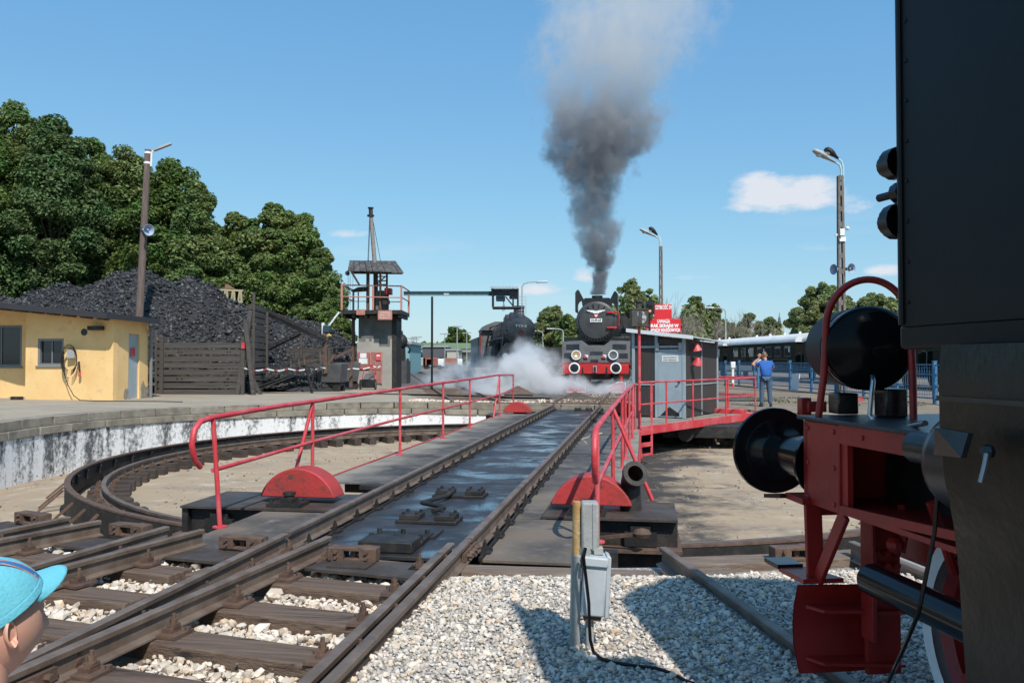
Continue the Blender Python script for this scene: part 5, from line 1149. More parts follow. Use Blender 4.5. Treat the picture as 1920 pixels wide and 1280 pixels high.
def f1(x, y):
    r = float(np.interp(x, [k[0] for k in KX], [k[1] for k in KX])); r += .22*mnoise.noise(Vector((x*.9, y*.5, 3)))
    yr = 38.6
    if y < yr: z = r-(yr-y)*.62+.10*mnoise.noise(Vector((x*.6, y*.6, 9)))
    else: z = r-(y-yr)*.55
    return max(z, .2)
heap('coal_heap', 'big heap of loose black coal behind the yellow building and plank wall', -34, -9.2, 31.9, 46, f1, 21, 24000, .05, .155)
def f2(x, y):
    r = float(np.interp(x, [-17, -15.5, -13.5, -11.5, -10.0, -8.9, -8.2], [2.5, 4.7, 4.2, 3.8, 3.3, 2.4, .4])); yr = 47
    return max(.2, r-(abs(yr-y))*(.55 if y < yr else .6))
heap('coal_heap', 'smaller heap of coal behind the leaning conveyor, right of the plank wall', -17, -8.2, 41, 52, f2, 22, 6000, .06, .15)
def f3(x, y): return max(.2, 1.35-((x+10.2)/2.6)**2*.9-((y-36.6)/2.0)**2*.9)
heap('coal_heap', 'low spill of coal under the conveyor frames', -12.8, -7.6, 34.6, 38.6, f3, 23, 1500, .06, .15)
# plank retaining walls of the bunker (old sleepers laid on each other)
pk = new_mesh('plank', *(lambda m: (m.V, m.F))(MB().box((0, 0, 0), (1, .14, .20))), m_plank)
hole = new_mesh('bolt_hole', *(lambda m: (m.V, m.F))(MB().cyl((0, -.07, 0), (0, -.062, 0), .03, n=8)), m_black)
def plankwall(name, label, p, q, z0, rows, rh=.255, lean=0.0, posts=((0, 1.1), (1, 1.1))):
    p = Vector((*p, 0)); q = Vector((*q, 0)); L_ = (q-p).length; ang = math.atan2((q-p).y, (q-p).x)
    t = thing(name, label, 'plank wall', (*((p+q)/2).xy, z0), ang, 'plank bunker walls')
    for r in range(rows):
        m = Matrix.Translation((random.uniform(-.02, .02), random.uniform(-.015, .015)+lean*r, rh*(r+.5))) @ Matrix.Rotation(random.uniform(-.006, .006), 4, 'Y') @ Matrix.Diagonal((L_*random.uniform(.985, 1), 1, 1, 1))
        link('plank', pk, t, mat4=m)
        for sx in (-.30, -.26, .30, .33):
            if random.random() < .7: link('bolt_hole', hole, t, mat4=Matrix.Translation((sx*L_+random.uniform(-.05, .05), random.uniform(-.005, 0)+lean*r, rh*(r+.5))))
    for s, h in posts: MB().bx((s-.5)*L_-.07, (s-.5)*L_+.07, -.16, -.07, -.1, rows*rh*h).build('post', m_plank, t, bevel=.01)
    return t
plankwall('plank_wall', 'front plank wall of the coal bunker beside the yellow building', (-13.35, 31.75), (-10.25, 31.75), .25, 8)
plankwall('plank_wall', 'short side plank wall between the yellow building and the front plank wall', (-14.5, 34.2), (-13.55, 31.9), .25, 9)
plankwall('plank_wall', 'tall plank wall running back along the heap behind the leaning posts', (-10.2, 32.4), (-10.5, 35.2), .25, 14, posts=((0, 1.12), (1, .95)))
plankwall('plank_wall', 'low plank wall in front of the smaller coal heap', (-11.6, 41.5), (-8.4, 41.2), .2, 8, posts=((0, 1.3), (.35, 1.3), (.8, 1.0)))
tp = thing('leaning_post', 'pair of tall leaning timber posts with a red patch by the front plank wall', 'post', (-10.1, 31.6, .2))
MB().bar((-10.45, 31.62, .2), (-10.05, 31.9, 5.0+.1-1.6), .16).build('post', m_plank, tp, local=False, bevel=.01); MB().bar((-9.75, 31.4, .2), (-10.15, 31.6, 3.1), .15).build('post', m_plank, tp, local=False, bevel=.01); MB().bar((-9.6, 31.9, .2), (-10.3, 31.8, 1.6), .12).build('strut', m_plank, tp, local=False)
MB().box((-10.22, 31.55, 2.15), (.13, .02, .22)).build('red_patch', m_red, tp, local=False)
# coal conveyors: sloping belt trough and its frames
cv = thing('coal_conveyor', 'black sloping coal conveyor trough reaching from the plank wall down to the right', 'conveyor', (-9.4, 35.6, .2))
A, B = P(484, 578, 35.6), P(612, 638, 35.6)
MB().bar(A, B, .5, .26).build('trough', m_black, cv, local=False); MB().bar(A+Vector((0, -.26, .1)), B+Vector((0, -.26, .1)), .04, .14).build('side_rail', m_dark, cv, local=False)
MB().bar(P(474, 664, 35.3), P(565, 620, 35.4), .07).build('stay', m_dark, cv, local=False); MB().bar(P(495, 660, 35.5), P(565, 626, 35.5), .07).build('stay', m_dark, cv, local=False)
MB().bar(P(608, 625, 35.6), P(611, 700, 35.6), .16).build('head_post', m_rust, cv, local=False)
c2 = thing('coal_conveyor', 'lower conveyor ladder of rusty bars lying over the coal spill', 'conveyor', (-9.6, 34.6, .2))
A, B = P(480, 700, 34.2), P(608, 660, 34.8)
MB().bar(A, B, .45, .12).build('trough', m_dark, c2, local=False)
for o_ in (14, 24, 30): MB().bar(P(485, 700+o_, 34.0), P(612-o_, 662+o_, 34.5), .06).build('side_bar', m_dark, c2, local=False)
for u in (545, 560, 570, 600): MB().bar(P(u, 672-(u-560)*.3, 34.2), P(u+2, 688-(u-560)*.3, 34.2), .05).build('spacer', m_rust, c2, local=False)
MB().bar(P(572, 684, 33.9), P(586, 738, 33.6), .07).bar(P(590, 690, 34.2), P(582, 738, 34.2), .05).build('leg', m_dark, c2, local=False)
MB().bar(P(628, 665, 36.0), P(610, 690, 36.0), .12).bar(P(625, 672, 36.2), P(660, 655, 37), .10).bar(P(630, 690, 36), P(672, 676, 37), .05).build('frame', m_rust, c2, local=False)
# tub wagon for coal
tw = thing('coal_tub', 'small dark steel coal tub on four little wheels on a narrow track', 'tub', (*P(622, 728, 36.0).xy, .2), R(-8))
MB().prism([(-.5, -.4, .45), (.5, -.4, .45), (.56, -.4, 1.25), (-.56, -.4, 1.25)], (0, .9, 0)).build('tub_body', m_apr, tw, bevel=.02); MB().bx(-.45, .45, -.3, .4, .3, .45).build('frame', m_dark, tw)
for x in (-.32, .32):
    for y in (-.32, .34): MB().cyl((x, y, .19), (x, y+.06, .19), .18, n=14).build('wheel', m_dark, tw)
t = thing('tub_track', 'short narrow rails under the coal tub', 'track', (*P(622, 728, 36.0).xy, .2), R(-38)); t['kind'] = 'structure'
for y in (-.3, .3): MB().bar((-2.2, y, .0), (2.4, y, .0), .05, .06).build('rail', m_rust, t)
tw2 = thing('coal_tub', 'second coal tub half hidden behind the tower leg', 'tub', (*P(652, 716, 39.5).xy, .2), R(12))
MB().prism([(-.45, -.4, .4), (.45, -.4, .4), (.6, -.4, 1.3), (-.6, -.4, 1.3)], (0, .9, 0)).build('tub_body', m_apr, tw2, bevel=.02)
for x in (-.32, .32): MB().cyl((x, -.3, .2), (x, -.24, .2), .2, n=14).build('wheel', m_dark, tw2)
# red and white barrier tape
tapepts = [P(458, 690, 31.5), P(500, 691, 32.5), P(540, 691, 33.5), P(580, 690, 34.5), P(600, 688, 35.2), P(640, 687, 36.5), P(660, 690, 37.5), P(700, 686, 38.3), P(716, 684, 38.6)]
t = thing('barrier_tape', 'red and white barrier tape strung from the plank wall to the concrete tower', 'tape', (-8, 35, 1))
k = 0
for A, B in zip(tapepts, tapepts[1:]):
    n_ = 6
    for i in range(n_):
        a_, b_ = A.lerp(B, i/n_), A.lerp(B, (i+1)/n_); sag = lambda f: Vector((0, 0, -.08*math.sin(math.pi*f)))
        MB().bar(a_+sag(i/n_), b_+sag((i+1)/n_), .010, .05).build('strip', m_redworn if k % 3 == 2 else m_white, t, local=False); k += 1
for u, d in ((658, 37.4),): MB().bar(P(u, 668, d), P(u, 726, d), .14).build('tape_post', m_rust, t, local=False)
# ------------------------------------------------------------ coaling tower with its crane mast
m_conc2 = M('dark_render', (.17, .165, .15), .9, vary=(1.4, (.10, .10, .095), .4, .68), bump=(14, .35))
m_conc3 = M('pale_render', (.36, .335, .285), .9, vary=(1.6, (.29, .27, .235), .4, .68), bump=(14, .35))
m_pink = M('faded_pink_paint', (.50, .22, .17), .6, vary=(4, (.36, .15, .11), .42, .7), bump=(15, .2))
tz = .22; TX = P(707, 700, 40).x
tow = thing('coaling_tower', 'concrete coaling tower with railed platform, tar roof shelter and crane mast', 'tower', (TX, 40, tz))
def px(u): return (u-960)/FPX*40
def pz(v): return P(960, v, 40).z
x0, x1 = px(672), px(735)
MB().bx(x0, x1, 40.0, 41.8, pz(652), pz(591)).build('upper_wall', m_conc2, tow, local=False)
# lower wall: paler patch with a ragged stepped top edge
lw = MB(); st = [(x0-.06, tz), (x1, tz), (x1, pz(635)), (x1-.1, pz(635)), (x1-.1, pz(650)), (x1-.62, pz(650)), (x1-.62, pz(635)), (x1-.98, pz(635)), (x1-.98, pz(640)), (x1-1.1, pz(640)), (x1-1.1, pz(635)), (x1-1.28, pz(635)), (x1-1.28, pz(641)), (x0-.06, pz(641))]
lw.prism([(x, 39.95, z) for x, z in st], (0, .06, 0)); lw.build('pale_render', m_conc3, tow, local=False)
MB().bx(x0-.055, x1-.002, 40.015, 41.8, tz, pz(652)-.002).build('lower_wall', m_conc2, tow, local=False)
MB().bx(x1, x1+.22, 39.97, 41.8, tz, pz(591)).build('corner_column', m_dark, tow, local=False); 
MB().bx(px(657), px(662), 40.3, 40.5, tz, pz(591)).build('leg', m_rust, tow, local=False)
pf = MB(); pf.bx(px(646), px(757), 39.2, 42.2, pz(590), pz(583)).build('platform', m_dark, tow, local=False); 
for u in (650, 668, 690, 712, 735, 752): MB().bx(px(u)-.06, px(u)+.06, 39.3, 42.1, pz(596), pz(590)-.002).build('joist', m_dark, tow, local=False)
rl2 = MB().tube([(px(646), 39.25, pz(537)), (px(757), 39.25, pz(539)), (px(757), 42.1, pz(539)+.0)], .035, 6).tube([(px(646), 39.25, pz(537)), (px(646), 42.1, pz(537))], .035, 6).build('railing', m_pink, tow, local=False)
MB().tube([(px(646), 39.25, pz(558)), (px(757), 39.25, pz(560)), (px(757), 42.1, pz(560))], .03, 6).tube([(px(646), 39.25, pz(558)), (px(646), 42.1, pz(558))], .03, 6).build('mid_rail', m_pink, rl2, local=False)
for u, y in ((646.5, 39.25), (704, 39.25), (756, 39.25), (756, 42.1), (646.5, 42.1), (704, 42.1)): MB().bx(px(u)-.045, px(u)+.045, y-.04, y+.04, pz(583), pz(537.5)).build('post', m_pink, rl2, local=False)
MB().bx(px(674), px(690), 39.14, 39.18, pz(592), pz(582)).build('pink_plate', m_pink, tow, local=False)
sg2 = MB().bx(px(714), px(740), 39.10, 39.14, pz(601), pz(584)).build('sign_plate', m_pink, tow, local=False)
for z, s in ((.33, 'UWAGA'), (.21, 'PRACA NA'), (.09, 'WYSOKOŚCI')): lettering(s, .085, m_white, sg2, (px(727), 39.095, pz(601)+z), (1, 0, 0), width=.5, depth=.001, local=False)
# shelter on the platform: roof of tarred boards with holes, posts, machinery
b = MB(); rA = [P(655, 490, 39.6), P(742, 491, 39.6), P(756, 513, 38.6), P(700, 511, 38.6), P(652, 507, 38.6)]
m_tar = M('tarred_roof', (.05, .048, .045), .8, vary=(1.6, (.13, .12, .11), .42, .66), bump=(9, .9), stretch=(2, 1, 1))
nb = 9
for k in range(nb):
    t0, t1 = k/nb, (k+1)/nb; A0, A1 = P(655, 490, 40.2).lerp(P(742, 491, 40.2), t0+.004), P(655, 490, 40.2).lerp(P(742, 491, 40.2), t1-.004); jz = random.uniform(-.03, .03); sh = random.uniform(-.1, .12)
    B0, B1 = P(652, 507, 38.7).lerp(P(757, 513, 38.7), t0+.004), P(652, 507, 38.7).lerp(P(757, 513, 38.7), t1-.004)
    MB().prism([A0, A1, B1+Vector((0, -sh*.5, jz-sh*.3)), B0+Vector((0, -sh*.5, jz-sh*.3))], (0, 0, .05)).build('roof_board', m_tar, tow, local=False)
for k in range(5):
    t0, t1 = k/5, (k+1)/5; A0, A1 = P(655, 490, 40.2).lerp(P(742, 491, 40.2), t0+.004), P(655, 490, 40.2).lerp(P(742, 491, 40.2), t1-.004)
    MB().prism([A0+Vector((0, .02, 0)), A1+Vector((0, .02, 0)), A1+Vector((.15, 1.5, -.45)), A0+Vector((-.15, 1.5, -.45))], (0, 0, .05)).build('roof_board', m_tar, tow, local=False)
for u, y, w in ((690, 39.9, .14), (700, 40.6, .2), (714, 39.8, .09), (722, 40.5, .09)): MB().bx(px(u)-w/2, px(u)+w/2, y-w/2, y+w/2, pz(583), pz(506)).build('shelter_post', m_rust, tow, local=False)
for v in (519, 527, 534): MB().bx(px(706), px(724), 39.8, 39.86, pz(v+1), pz(v-1)).build('cross_bar', m_dark, tow, local=False)
MB().bar((px(707), 39.85, pz(533)), (px(722), 39.85, pz(520)), .05).build('cross_bar', m_dark, tow, local=False)
MB().bx(px(704), px(722), 39.9, 40.6, pz(582), pz(545)).build('winch_housing', m_conc2, tow, local=False, bevel=.04); MB().cyl((px(724), 39.7, pz(566)), (px(724), 40.2, pz(566)), .16, n=18).build('winch_drum', m_dark, tow, local=False); MB().bx(px(722), px(734), 39.7, 40.3, pz(552), pz(541)).build('control_box', m_redworn, tow, local=False)
MB().prism([(px(660), 39.5, pz(547)), (px(690), 39.5, pz(545)), (px(688), 39.5, pz(539)), (px(674), 39.5, pz(540))], (0, .8, 0)).build('hopper', m_dark, tow, local=False)
for u in (674, 730): MB().bx(px(u)-.025, px(u)+.025, 39.6, 39.65, pz(583), pz(549)).build('support', m_dark, tow, local=False)
for v in (566,): MB().bx(px(650), px(688), 39.6, 39.63, pz(v+.6), pz(v-.6)).bx(px(734), px(755), 39.6, 39.63, pz(v+1.6), pz(v)).build('cross_bar', m_rust, tow, local=False)
ms = MB(); ms.cyl((px(703), 40.0, pz(506)), (px(694.5), 40.0, pz(404)), .11, .09, n=12).build('mast', M('mast_grey', (.27, .23, .20), .6, vary=(5, (.17, .13, .11), .45, .7)), tow, local=False, smooth=50)
MB().cyl((px(694.5), 40, pz(404)), (px(694), 40, pz(391)), .10, n=8).cyl((px(694), 40, pz(406)), (px(694), 40, pz(403)), .17, n=12).cyl((px(694), 40, pz(391)), (px(694), 40, pz(389)), .14, n=10).build('mast_head', m_dark, tow, local=False)
b = MB(); 
for u0, v0, u1, v1 in ((697, 406, 713, 492), (693, 405, 690, 492), (692, 405, 688.5, 492)): b.tube([(px(u0), 40, pz(v0)), (px(u1), 40.05, pz(v1))], .012, 4)
b.build('stay_wire', m_dark, tow, local=False)
MB().bar((px(661), 39.3, pz(508)), (px(677), 39.6, pz(537)), .07).build('jib', m_pink, tow, local=False); MB().cyl((px(656), 39.3, pz(515)), (px(656), 39.36, pz(515)), .11, n=14).tube([(px(655), 39.33, pz(512)), (px(662), 39.33, pz(506))], .03, 6).build('pulley', m_dark, tow, local=False)
b = MB()
for u in (657, 659, 662, 666): b.tube([(px(u), 39.33, pz(513)), (px(u), 39.33, pz(583))], .006, 4)
b.build('hoist_wire', m_dark, tow, local=False)
# red fire cabinet and door at the foot of the tower
fd = MB().bx(px(671), px(693), 39.88, 39.945, pz(692), pz(660)).build('fire_cabinet', M('cabinet_pink_red', (.36, .14, .12), .6, vary=(6, (.30, .10, .08), .4, .7)), tow, local=False, bevel=.01)
for (ua, ub, va, vb) in ((676, 688, 671, 662), (674, 690, 682, 672)): MB().bx(px(ua), px(ub), 39.86, 39.878, pz(va), pz(vb)).build('notice', m_white, fd, local=False)
gd = MB().bx(px(694), px(717), 39.90, 39.945, pz(719), pz(660)).build('gate', M('worn_pink_door', (.36, .15, .13), .7, vary=(5, (.25, .10, .09), .4, .7)), tow, local=False)
for (ua, ub, va, vb) in ((695, 716, 692, 690), (694, 696, 719, 660), (704.5, 706, 719, 660), (715, 717, 719, 660)): MB().bx(px(ua), px(ub), 39.87, 39.898, pz(va), pz(vb)).build('gate_bar', m_pink, gd, local=False)
MB().bx(px(705), px(715), 39.85, 39.868, pz(675), pz(662)).build('red_notice', m_red, gd, local=False); MB().bx(px(707), px(713), 39.84, 39.848, pz(668), pz(665)).build('white_mark', m_white, gd, local=False)
# hand cart standing by the tower
hc = thing('hand_cart', 'black two-wheeled hand cart with long handles in front of the tower door', 'hand cart', (px(689)*.965, 38.6, tz))
def hx(u): return (u-689)/FPX*38.6
MB().prism([(hx(679), 0, .10), (hx(701), 0, .10), (hx(702), 0, .50), (hx(678), 0, .50)], (0, .5, 0)).build('box', m_black, hc, bevel=.02)
MB().prism([(hx(680), .05, .50), (hx(701), .05, .50), (hx(699), .2, .78), (hx(684), .2, .76)], (0, .2, 0)).build('ash_load', m_apr, hc)
MB().tube([(hx(679), .0, .5), (hx(682), .1, .9), (hx(685), .3, 1.15), (hx(703), .3, 1.12), (hx(704), .1, .8), (hx(702), 0, .5)], .022, 6).build('handle', m_redworn, hc)
for x in (hx(675), hx(703)): MB().cyl((x-.03, .2, .24), (x+.03, .2, .24), .24, n=18).build('wheel', m_black, hc)
# gantry beam from the tower to the hoist house above the engines
gb = thing('crane_runway', 'blue-green steel runway beam with a small roofed hoist cabin at its far end', 'gantry', (px(810), 40, tz))
m_teal = M('teal_paint', (.15, .28, .30), .55, vary=(3, (.10, .20, .22), .42, .7)); m_bluest = M('dark_blue_steel', (.03, .06, .085), .5)
def qx(u, d=40): return (u-960)/FPX*d
MB().bx(qx(757), qx(962), 39.9, 40.1, pz(554), pz(548.5)).build('beam_web', m_teal, gb, local=False); MB().bx(qx(757), qx(962), 39.82, 40.18, pz(548.4), pz(546.5)).build('beam_flange', m_bluest, gb, local=False)
MB().bx(qx(917), qx(962), 39.86, 39.898, pz(555), pz(548.5)).build('beam_end', m_bluest, gb, local=False)
MB().bx(qx(832), qx(842), 39.88, 39.896, pz(553), pz(549)).build('load_plate', m_white, gb, local=False); MB().cyl((qx(810), 40, tz), (qx(810), 40, pz(556)), .055, n=10).build('support_post', m_black, gb, local=False)
for u in (924, 962, 971): MB().bx(qx(u)-.04, qx(u)+.04, 39.6, 39.68, pz(576), pz(542)).bx(qx(u)-.04, qx(u)+.04, 41.0, 41.08, pz(576), pz(542)).build('cabin_post', m_black, gb, local=False)
MB().bx(qx(923), qx(978), 39.55, 41.1, pz(577.5), pz(575.5)).build('cabin_floor', m_apr, gb, local=False)
for k in range(8):
    xa, xb = qx(919)+(qx(972)-qx(919))*k/8, qx(919)+(qx(972)-qx(919))*(k+1)/8
    MB().prism([(xa, 39.3, pz(542)), (xb-.01, 39.3, pz(542.5)), (xb-.01, 39.3, pz(541)), ((xa+xb)/2, 39.3, pz(539.5)), (xa, 39.3, pz(541))], (0, 1.9, .18)).build('roof_sheet', m_grey, gb, local=False)
MB().bx(qx(921), qx(972), 39.5, 41.1, pz(545), pz(542.8)).build('cabin_header', m_black, gb, local=False)
MB().bx(qx(930), qx(947), 39.7, 40.4, pz(564), pz(555.6)).build('hoist', m_bluest, gb, local=False, bevel=.03); MB().tube([(qx(944), 40, pz(564)), (qx(945), 40, pz(572)), (qx(947), 40, pz(580)), (qx(943), 40, pz(583)), (qx(943), 40, pz(572))], .02, 5).build('chain', m_dark, gb, local=False)
MB().bar((qx(948), 39.7, pz(557)), (qx(961), 39.7, pz(573)), .06).build('brace', m_black, gb, local=False); MB().bx(qx(955), qx(970), 39.7, 40.3, pz(560), pz(545)).build('gear_box', m_black, gb, local=False)
b = MB()
for u in (978, 986):
    b.bar((qx(u), 39.6, pz(558)), (qx(u), 39.6, pz(592)), .02)
for v in (558, 564, 570, 576, 582, 588): b.bar((qx(972), 39.6, pz(v)), (qx(986), 39.6, pz(v)), .018)
b.build('safety_cage', m_grey, gb, local=False)
# little crane seen over the coal, and a striped lookout behind the heap
cr = thing('small_crane', 'small blue-white jib crane rising behind the second coal heap', 'crane', P(610, 640, 46))
MB().bar(P(606, 625, 46), P(636, 585, 46), .09).build('jib', m_white, cr, local=False); MB().bar(P(616, 612, 46), P(632, 590, 46), .07).build('jib', m_teal, cr, local=False); MB().box(P(613, 617, 46), (.35, .5, .4)).build('cab', m_bluest, cr, local=False, bevel=.03); MB().bar(P(606, 605, 46), P(606, 650, 46), .14).build('mast', m_white, cr, local=False); MB().tube([P(614, 626, 45.9), P(620, 629, 45.9), P(613, 630, 45.9)], .09, 8).build('yellow_cover', M('yellow_paint', (.6, .42, .05), .5), cr, local=False)
lk = thing('lookout_frame', 'pale timber frame with a little pitched roof showing above the coal heap', 'frame', P(432, 570, 46.5))
m_pale = M('pale_timber', (.42, .36, .22), .8)
for k, u in enumerate((413, 420, 427, 434, 440, 447, 453)): MB().bar(P(u, 566, 46.5), P(u+(3 if k % 2 else -1), 543, 46.5), .09).build('stave', m_pale, lk, local=False)
MB().bar(P(411, 543, 46.5), P(456, 545, 46.5), .1).bar(P(412, 566, 46.5), P(455, 566, 46.5), .1).build('rail', m_pale, lk, local=False); MB().prism([P(421, 541, 46.5), P(436, 541, 46.5), P(422, 532, 46.5)], (0, .6, 0)).build('roof', M('tile_brown', (.25, .13, .07), .8), lk, local=False)
# ------------------------------------------------------------ far background on the left
m_green = M('viaduct_green', (.17, .26, .15), .7); m_vconc = M('viaduct_concrete', (.30, .30, .28), .85)
va = thing('road_viaduct', 'long low road viaduct with a pale green parapet in the far distance', 'viaduct', (-20, 230, 0))
MB().bx(-42, 30, 230, 240, 4.1, 5.0).build('deck', m_vconc, va, local=False); MB().bx(-42, 30, 229.7, 229.95, 5.0, 6.6).build('parapet', m_green, va, local=False)
for x in range(-36, 30, 12): MB().bx(x-.5, x+.5, 232, 238, 0, 4.1).build('pier', m_vconc, va, local=False)
for (u0, u1, vt, d, c, lab) in ((748, 768, 640, 95, (.20, .38, .40), 'pale teal shed behind the tower on the left'), (792, 838, 648, 180, (.09, .09, .10), 'long dark shed under the viaduct'), (838, 860, 654, 175, (.42, .40, .36), 'pale low building under the viaduct')):
    A, B = P(u0, 690, d), P(u1, vt, d); t = thing('shed', lab, 'shed', ((A.x+B.x)/2, d, .1))
    MB().bx(A.x, B.x, d, d+12, .1, B.z-.3).build('wall', M('shed_'+str(u0), c, .8), t, local=False); MB().bx(A.x-.3, B.x+.3, d-.3, d+12.3, B.z-.3, B.z).build('roof', m_grey, t, local=False)
    for k in range(3):
        xx = A.x+(B.x-A.x)*(k+.5)/3; w = (B.x-A.x)/9; MB().bx(xx-w, xx+w, d-.05, d-.01, .3, .3+(B.z-.3)*.45).build('gate', m_dark, t, local=False)
wt = thing('water_crane', 'dark cast water crane with a rounded head right of the tower', 'water crane', P(753, 690, 52))
b = MB(); b.cyl(P(752, 690, 52), P(752, 650, 52), .2, n=10).cyl(P(759, 690, 52), P(757, 648, 52), .09, n=8).ball(P(752, 640, 52), .42, 12, (1, 1, 1.15)).cyl(P(752, 632, 52), P(752, 620, 52), .17, .1, n=10).tube([P(748, 650, 52), P(744, 644, 52), P(742, 655, 52)], .07, 6).tube([P(756, 646, 52), P(765, 645, 52), P(769, 655, 52), P(766, 662, 52)], .08, 6); b.build('crane_body', m_dark, wt, local=False, smooth=50)
MB().bx(*sorted((P(744, 690, 52).x, P(766, 690, 52).x)), 51, 53, .1, P(750, 676, 52).z).build('plinth', m_apr, wt, local=False)
for (u, vt, d, w, lab) in ((772, 634, 130, .13, 'thin distant lamp post nearest to the tower, shortest of three'), (776, 636, 120, .13, 'thin distant lamp post, middle one of three right of the tower'), (781, 632, 110, .13, 'thin distant lamp post, rightmost of three beside the teal shed'), (834, 626, 115, .11, 'slim distant lamp post just right of the crane support post'), (857, 612, 120, .17, 'tallest distant lamp post in front of the viaduct'), (875, 624, 125, .15, 'distant lamp post closest to the cab of the sooty engine')):
    A = P(u, 690, d); z1 = P(u, vt, d).z; t = thing('lamp_post', lab, 'lamp post', (A.x, d, .1), 0, 'distant lamp posts left')
    MB().cyl((A.x, d, .1), (A.x, d, z1), w*.7, w*.4, n=8).build('pole', m_grey, t, local=False); MB().bx(A.x-.7, A.x+.7, d-.08, d+.08, z1-.07, z1+.07).build('lamp_arm', m_grey, t, local=False)
for (u, d, c, lab) in ((812, 150, (.28, .08, .05), 'small red truck parked under the viaduct'), (790, 150, (.36, .36, .35), 'pale van parked far behind the tower'), (848, 160, (.30, .12, .07), 'orange truck beside the pale lamp post far away')):
    A = P(u, 688, d); t = thing('parked_truck', lab, 'truck', (A.x, d, .1)); m_ = M('truck_'+str(u), c, .5)
    MB().bx(A.x-1.9, A.x+.8, d, d+1.8, .7, 2.2).build('body', m_, t, local=False, bevel=.1); MB().bx(A.x+.85, A.x+1.9, d, d+1.8, .6, 2.0).build('cab', m_white, t, local=False, bevel=.1)
    for x in (-1.3, 1.2): MB().cyl((A.x+x, d-.05, .5), (A.x+x, d+.2, .5), .4, n=12).build('wheel', m_black, t, local=False)
# track 2 rails beyond the pit, left, with its planked crossing; and the engine's track
def far_track(label, pts, gauge=.755, nsl=16, d0=0):
    t = thing('railway_track', label, 'railway track', (*pts[0], .1)); t['kind'] = 'structure'
    for s in (-1, 1):
        b = MB()
        for (a0, a1) in zip(pts, pts[1:]):
            a0 = Vector((*a0, 0)); a1 = Vector((*a1, 0)); d = (a1-a0).normalized(); x = Vector((d.y, -d.x, 0)); b.bar(a0+x*s*gauge+Vector((0, 0, .22)), a1+x*s*gauge+Vector((0, 0, .22)), .072, .13)
        b.build('rail', m_rail, t, local=False)
    a0 = Vector((*pts[0], 0)); a1 = Vector((*pts[1], 0)); d = (a1-a0).normalized(); ang = math.atan2(d.y, d.x)-math.pi/2
    sm = new_mesh('sleeper', *(lambda m: (m.V, m.F))(MB().box((0, 0, 0), (2.5, .25, .15))), m_sleeper)
    for k in range(nsl):
        c = a0+d*(.4+d0+k*.62); 
        if (c-a0).length > (a1-a0).length: break
        link('sleeper', sm, t, mat4=wm(t).inverted() @ Matrix.Translation((c.x, c.y, .115)) @ Matrix.Rotation(ang, 4, 'Z'))
A1 = Vector((math.sin(R(8.98)), math.cos(R(8.98)))); s0 = Vector((CX, CY))+A1*10.45; s1 = Vector((CX, CY))+A1*70
far_track('straight track under the winged engine beyond the pit', [tuple(s0), tuple(Vector((CX, CY))+A1*24), tuple(s1)])
far_track('track curving away to the left past the tower', [(-1.18, 27.2), (-3.75, 45), (-10.5, 92), (-16, 130)], nsl=26)
far_track('track of the sooty engine behind the steam', [(.2, 44), (-.6, 52), (-5, 72), (-10, 95)], nsl=10)
# ash bucket roof: low pyramid hatch
ph = thing('hatch_cover', 'brown pyramid hatch cover on a plinth beyond the far railing', 'hatch', (.25, 33.0, .1), R(8))
b = MB(); b.add([(-.62, -.6, .16), (.62, -.6, .16), (.62, .6, .16), (-.62, .6, .16), (0, 0, .50)], [(0, 1, 4), (1, 2, 4), (2, 3, 4), (3, 0, 4), (3, 2, 1, 0)]); b.build('pyramid_roof', m_rust, ph, smooth=None); MB().bx(-.5, .5, -.5, .5, 0, .158).build('plinth', m_conc, ph)
# pale ballast strips beyond the far rim
def far_stones(x0, x1, y0, y1, n, seed, lab):
    rs = np.random.default_rng(seed); pts = np.stack([rs.uniform(x0, x1, n), rs.uniform(y0, y1, n), np.full(n, .13)], 1)
    pts = pts[np.hypot(pts[:, 0]-CX, pts[:, 1]-CY) > 10.9]; pts[:, 2] = [gz(a, b)+.03 for a, b in pts[:, :2]]
    o = rocks('track_ballast', pts, rs.uniform(.02, .055, len(pts)), m_ballast, None, seed); tag(o, lab, 'ballast')
far_stones(-3.4, .8, 26.9, 28.6, 700, 31, 'strip of pale ballast along the far rim of the pit, left')
far_stones(.9, 3.8, 27.0, 30.2, 700, 32, 'pale ballast in the track beyond the bridge end')
far_stones(3.0, 4.2, 32, 35, 500, 33, 'pale ballast patch in front of the winged engine')
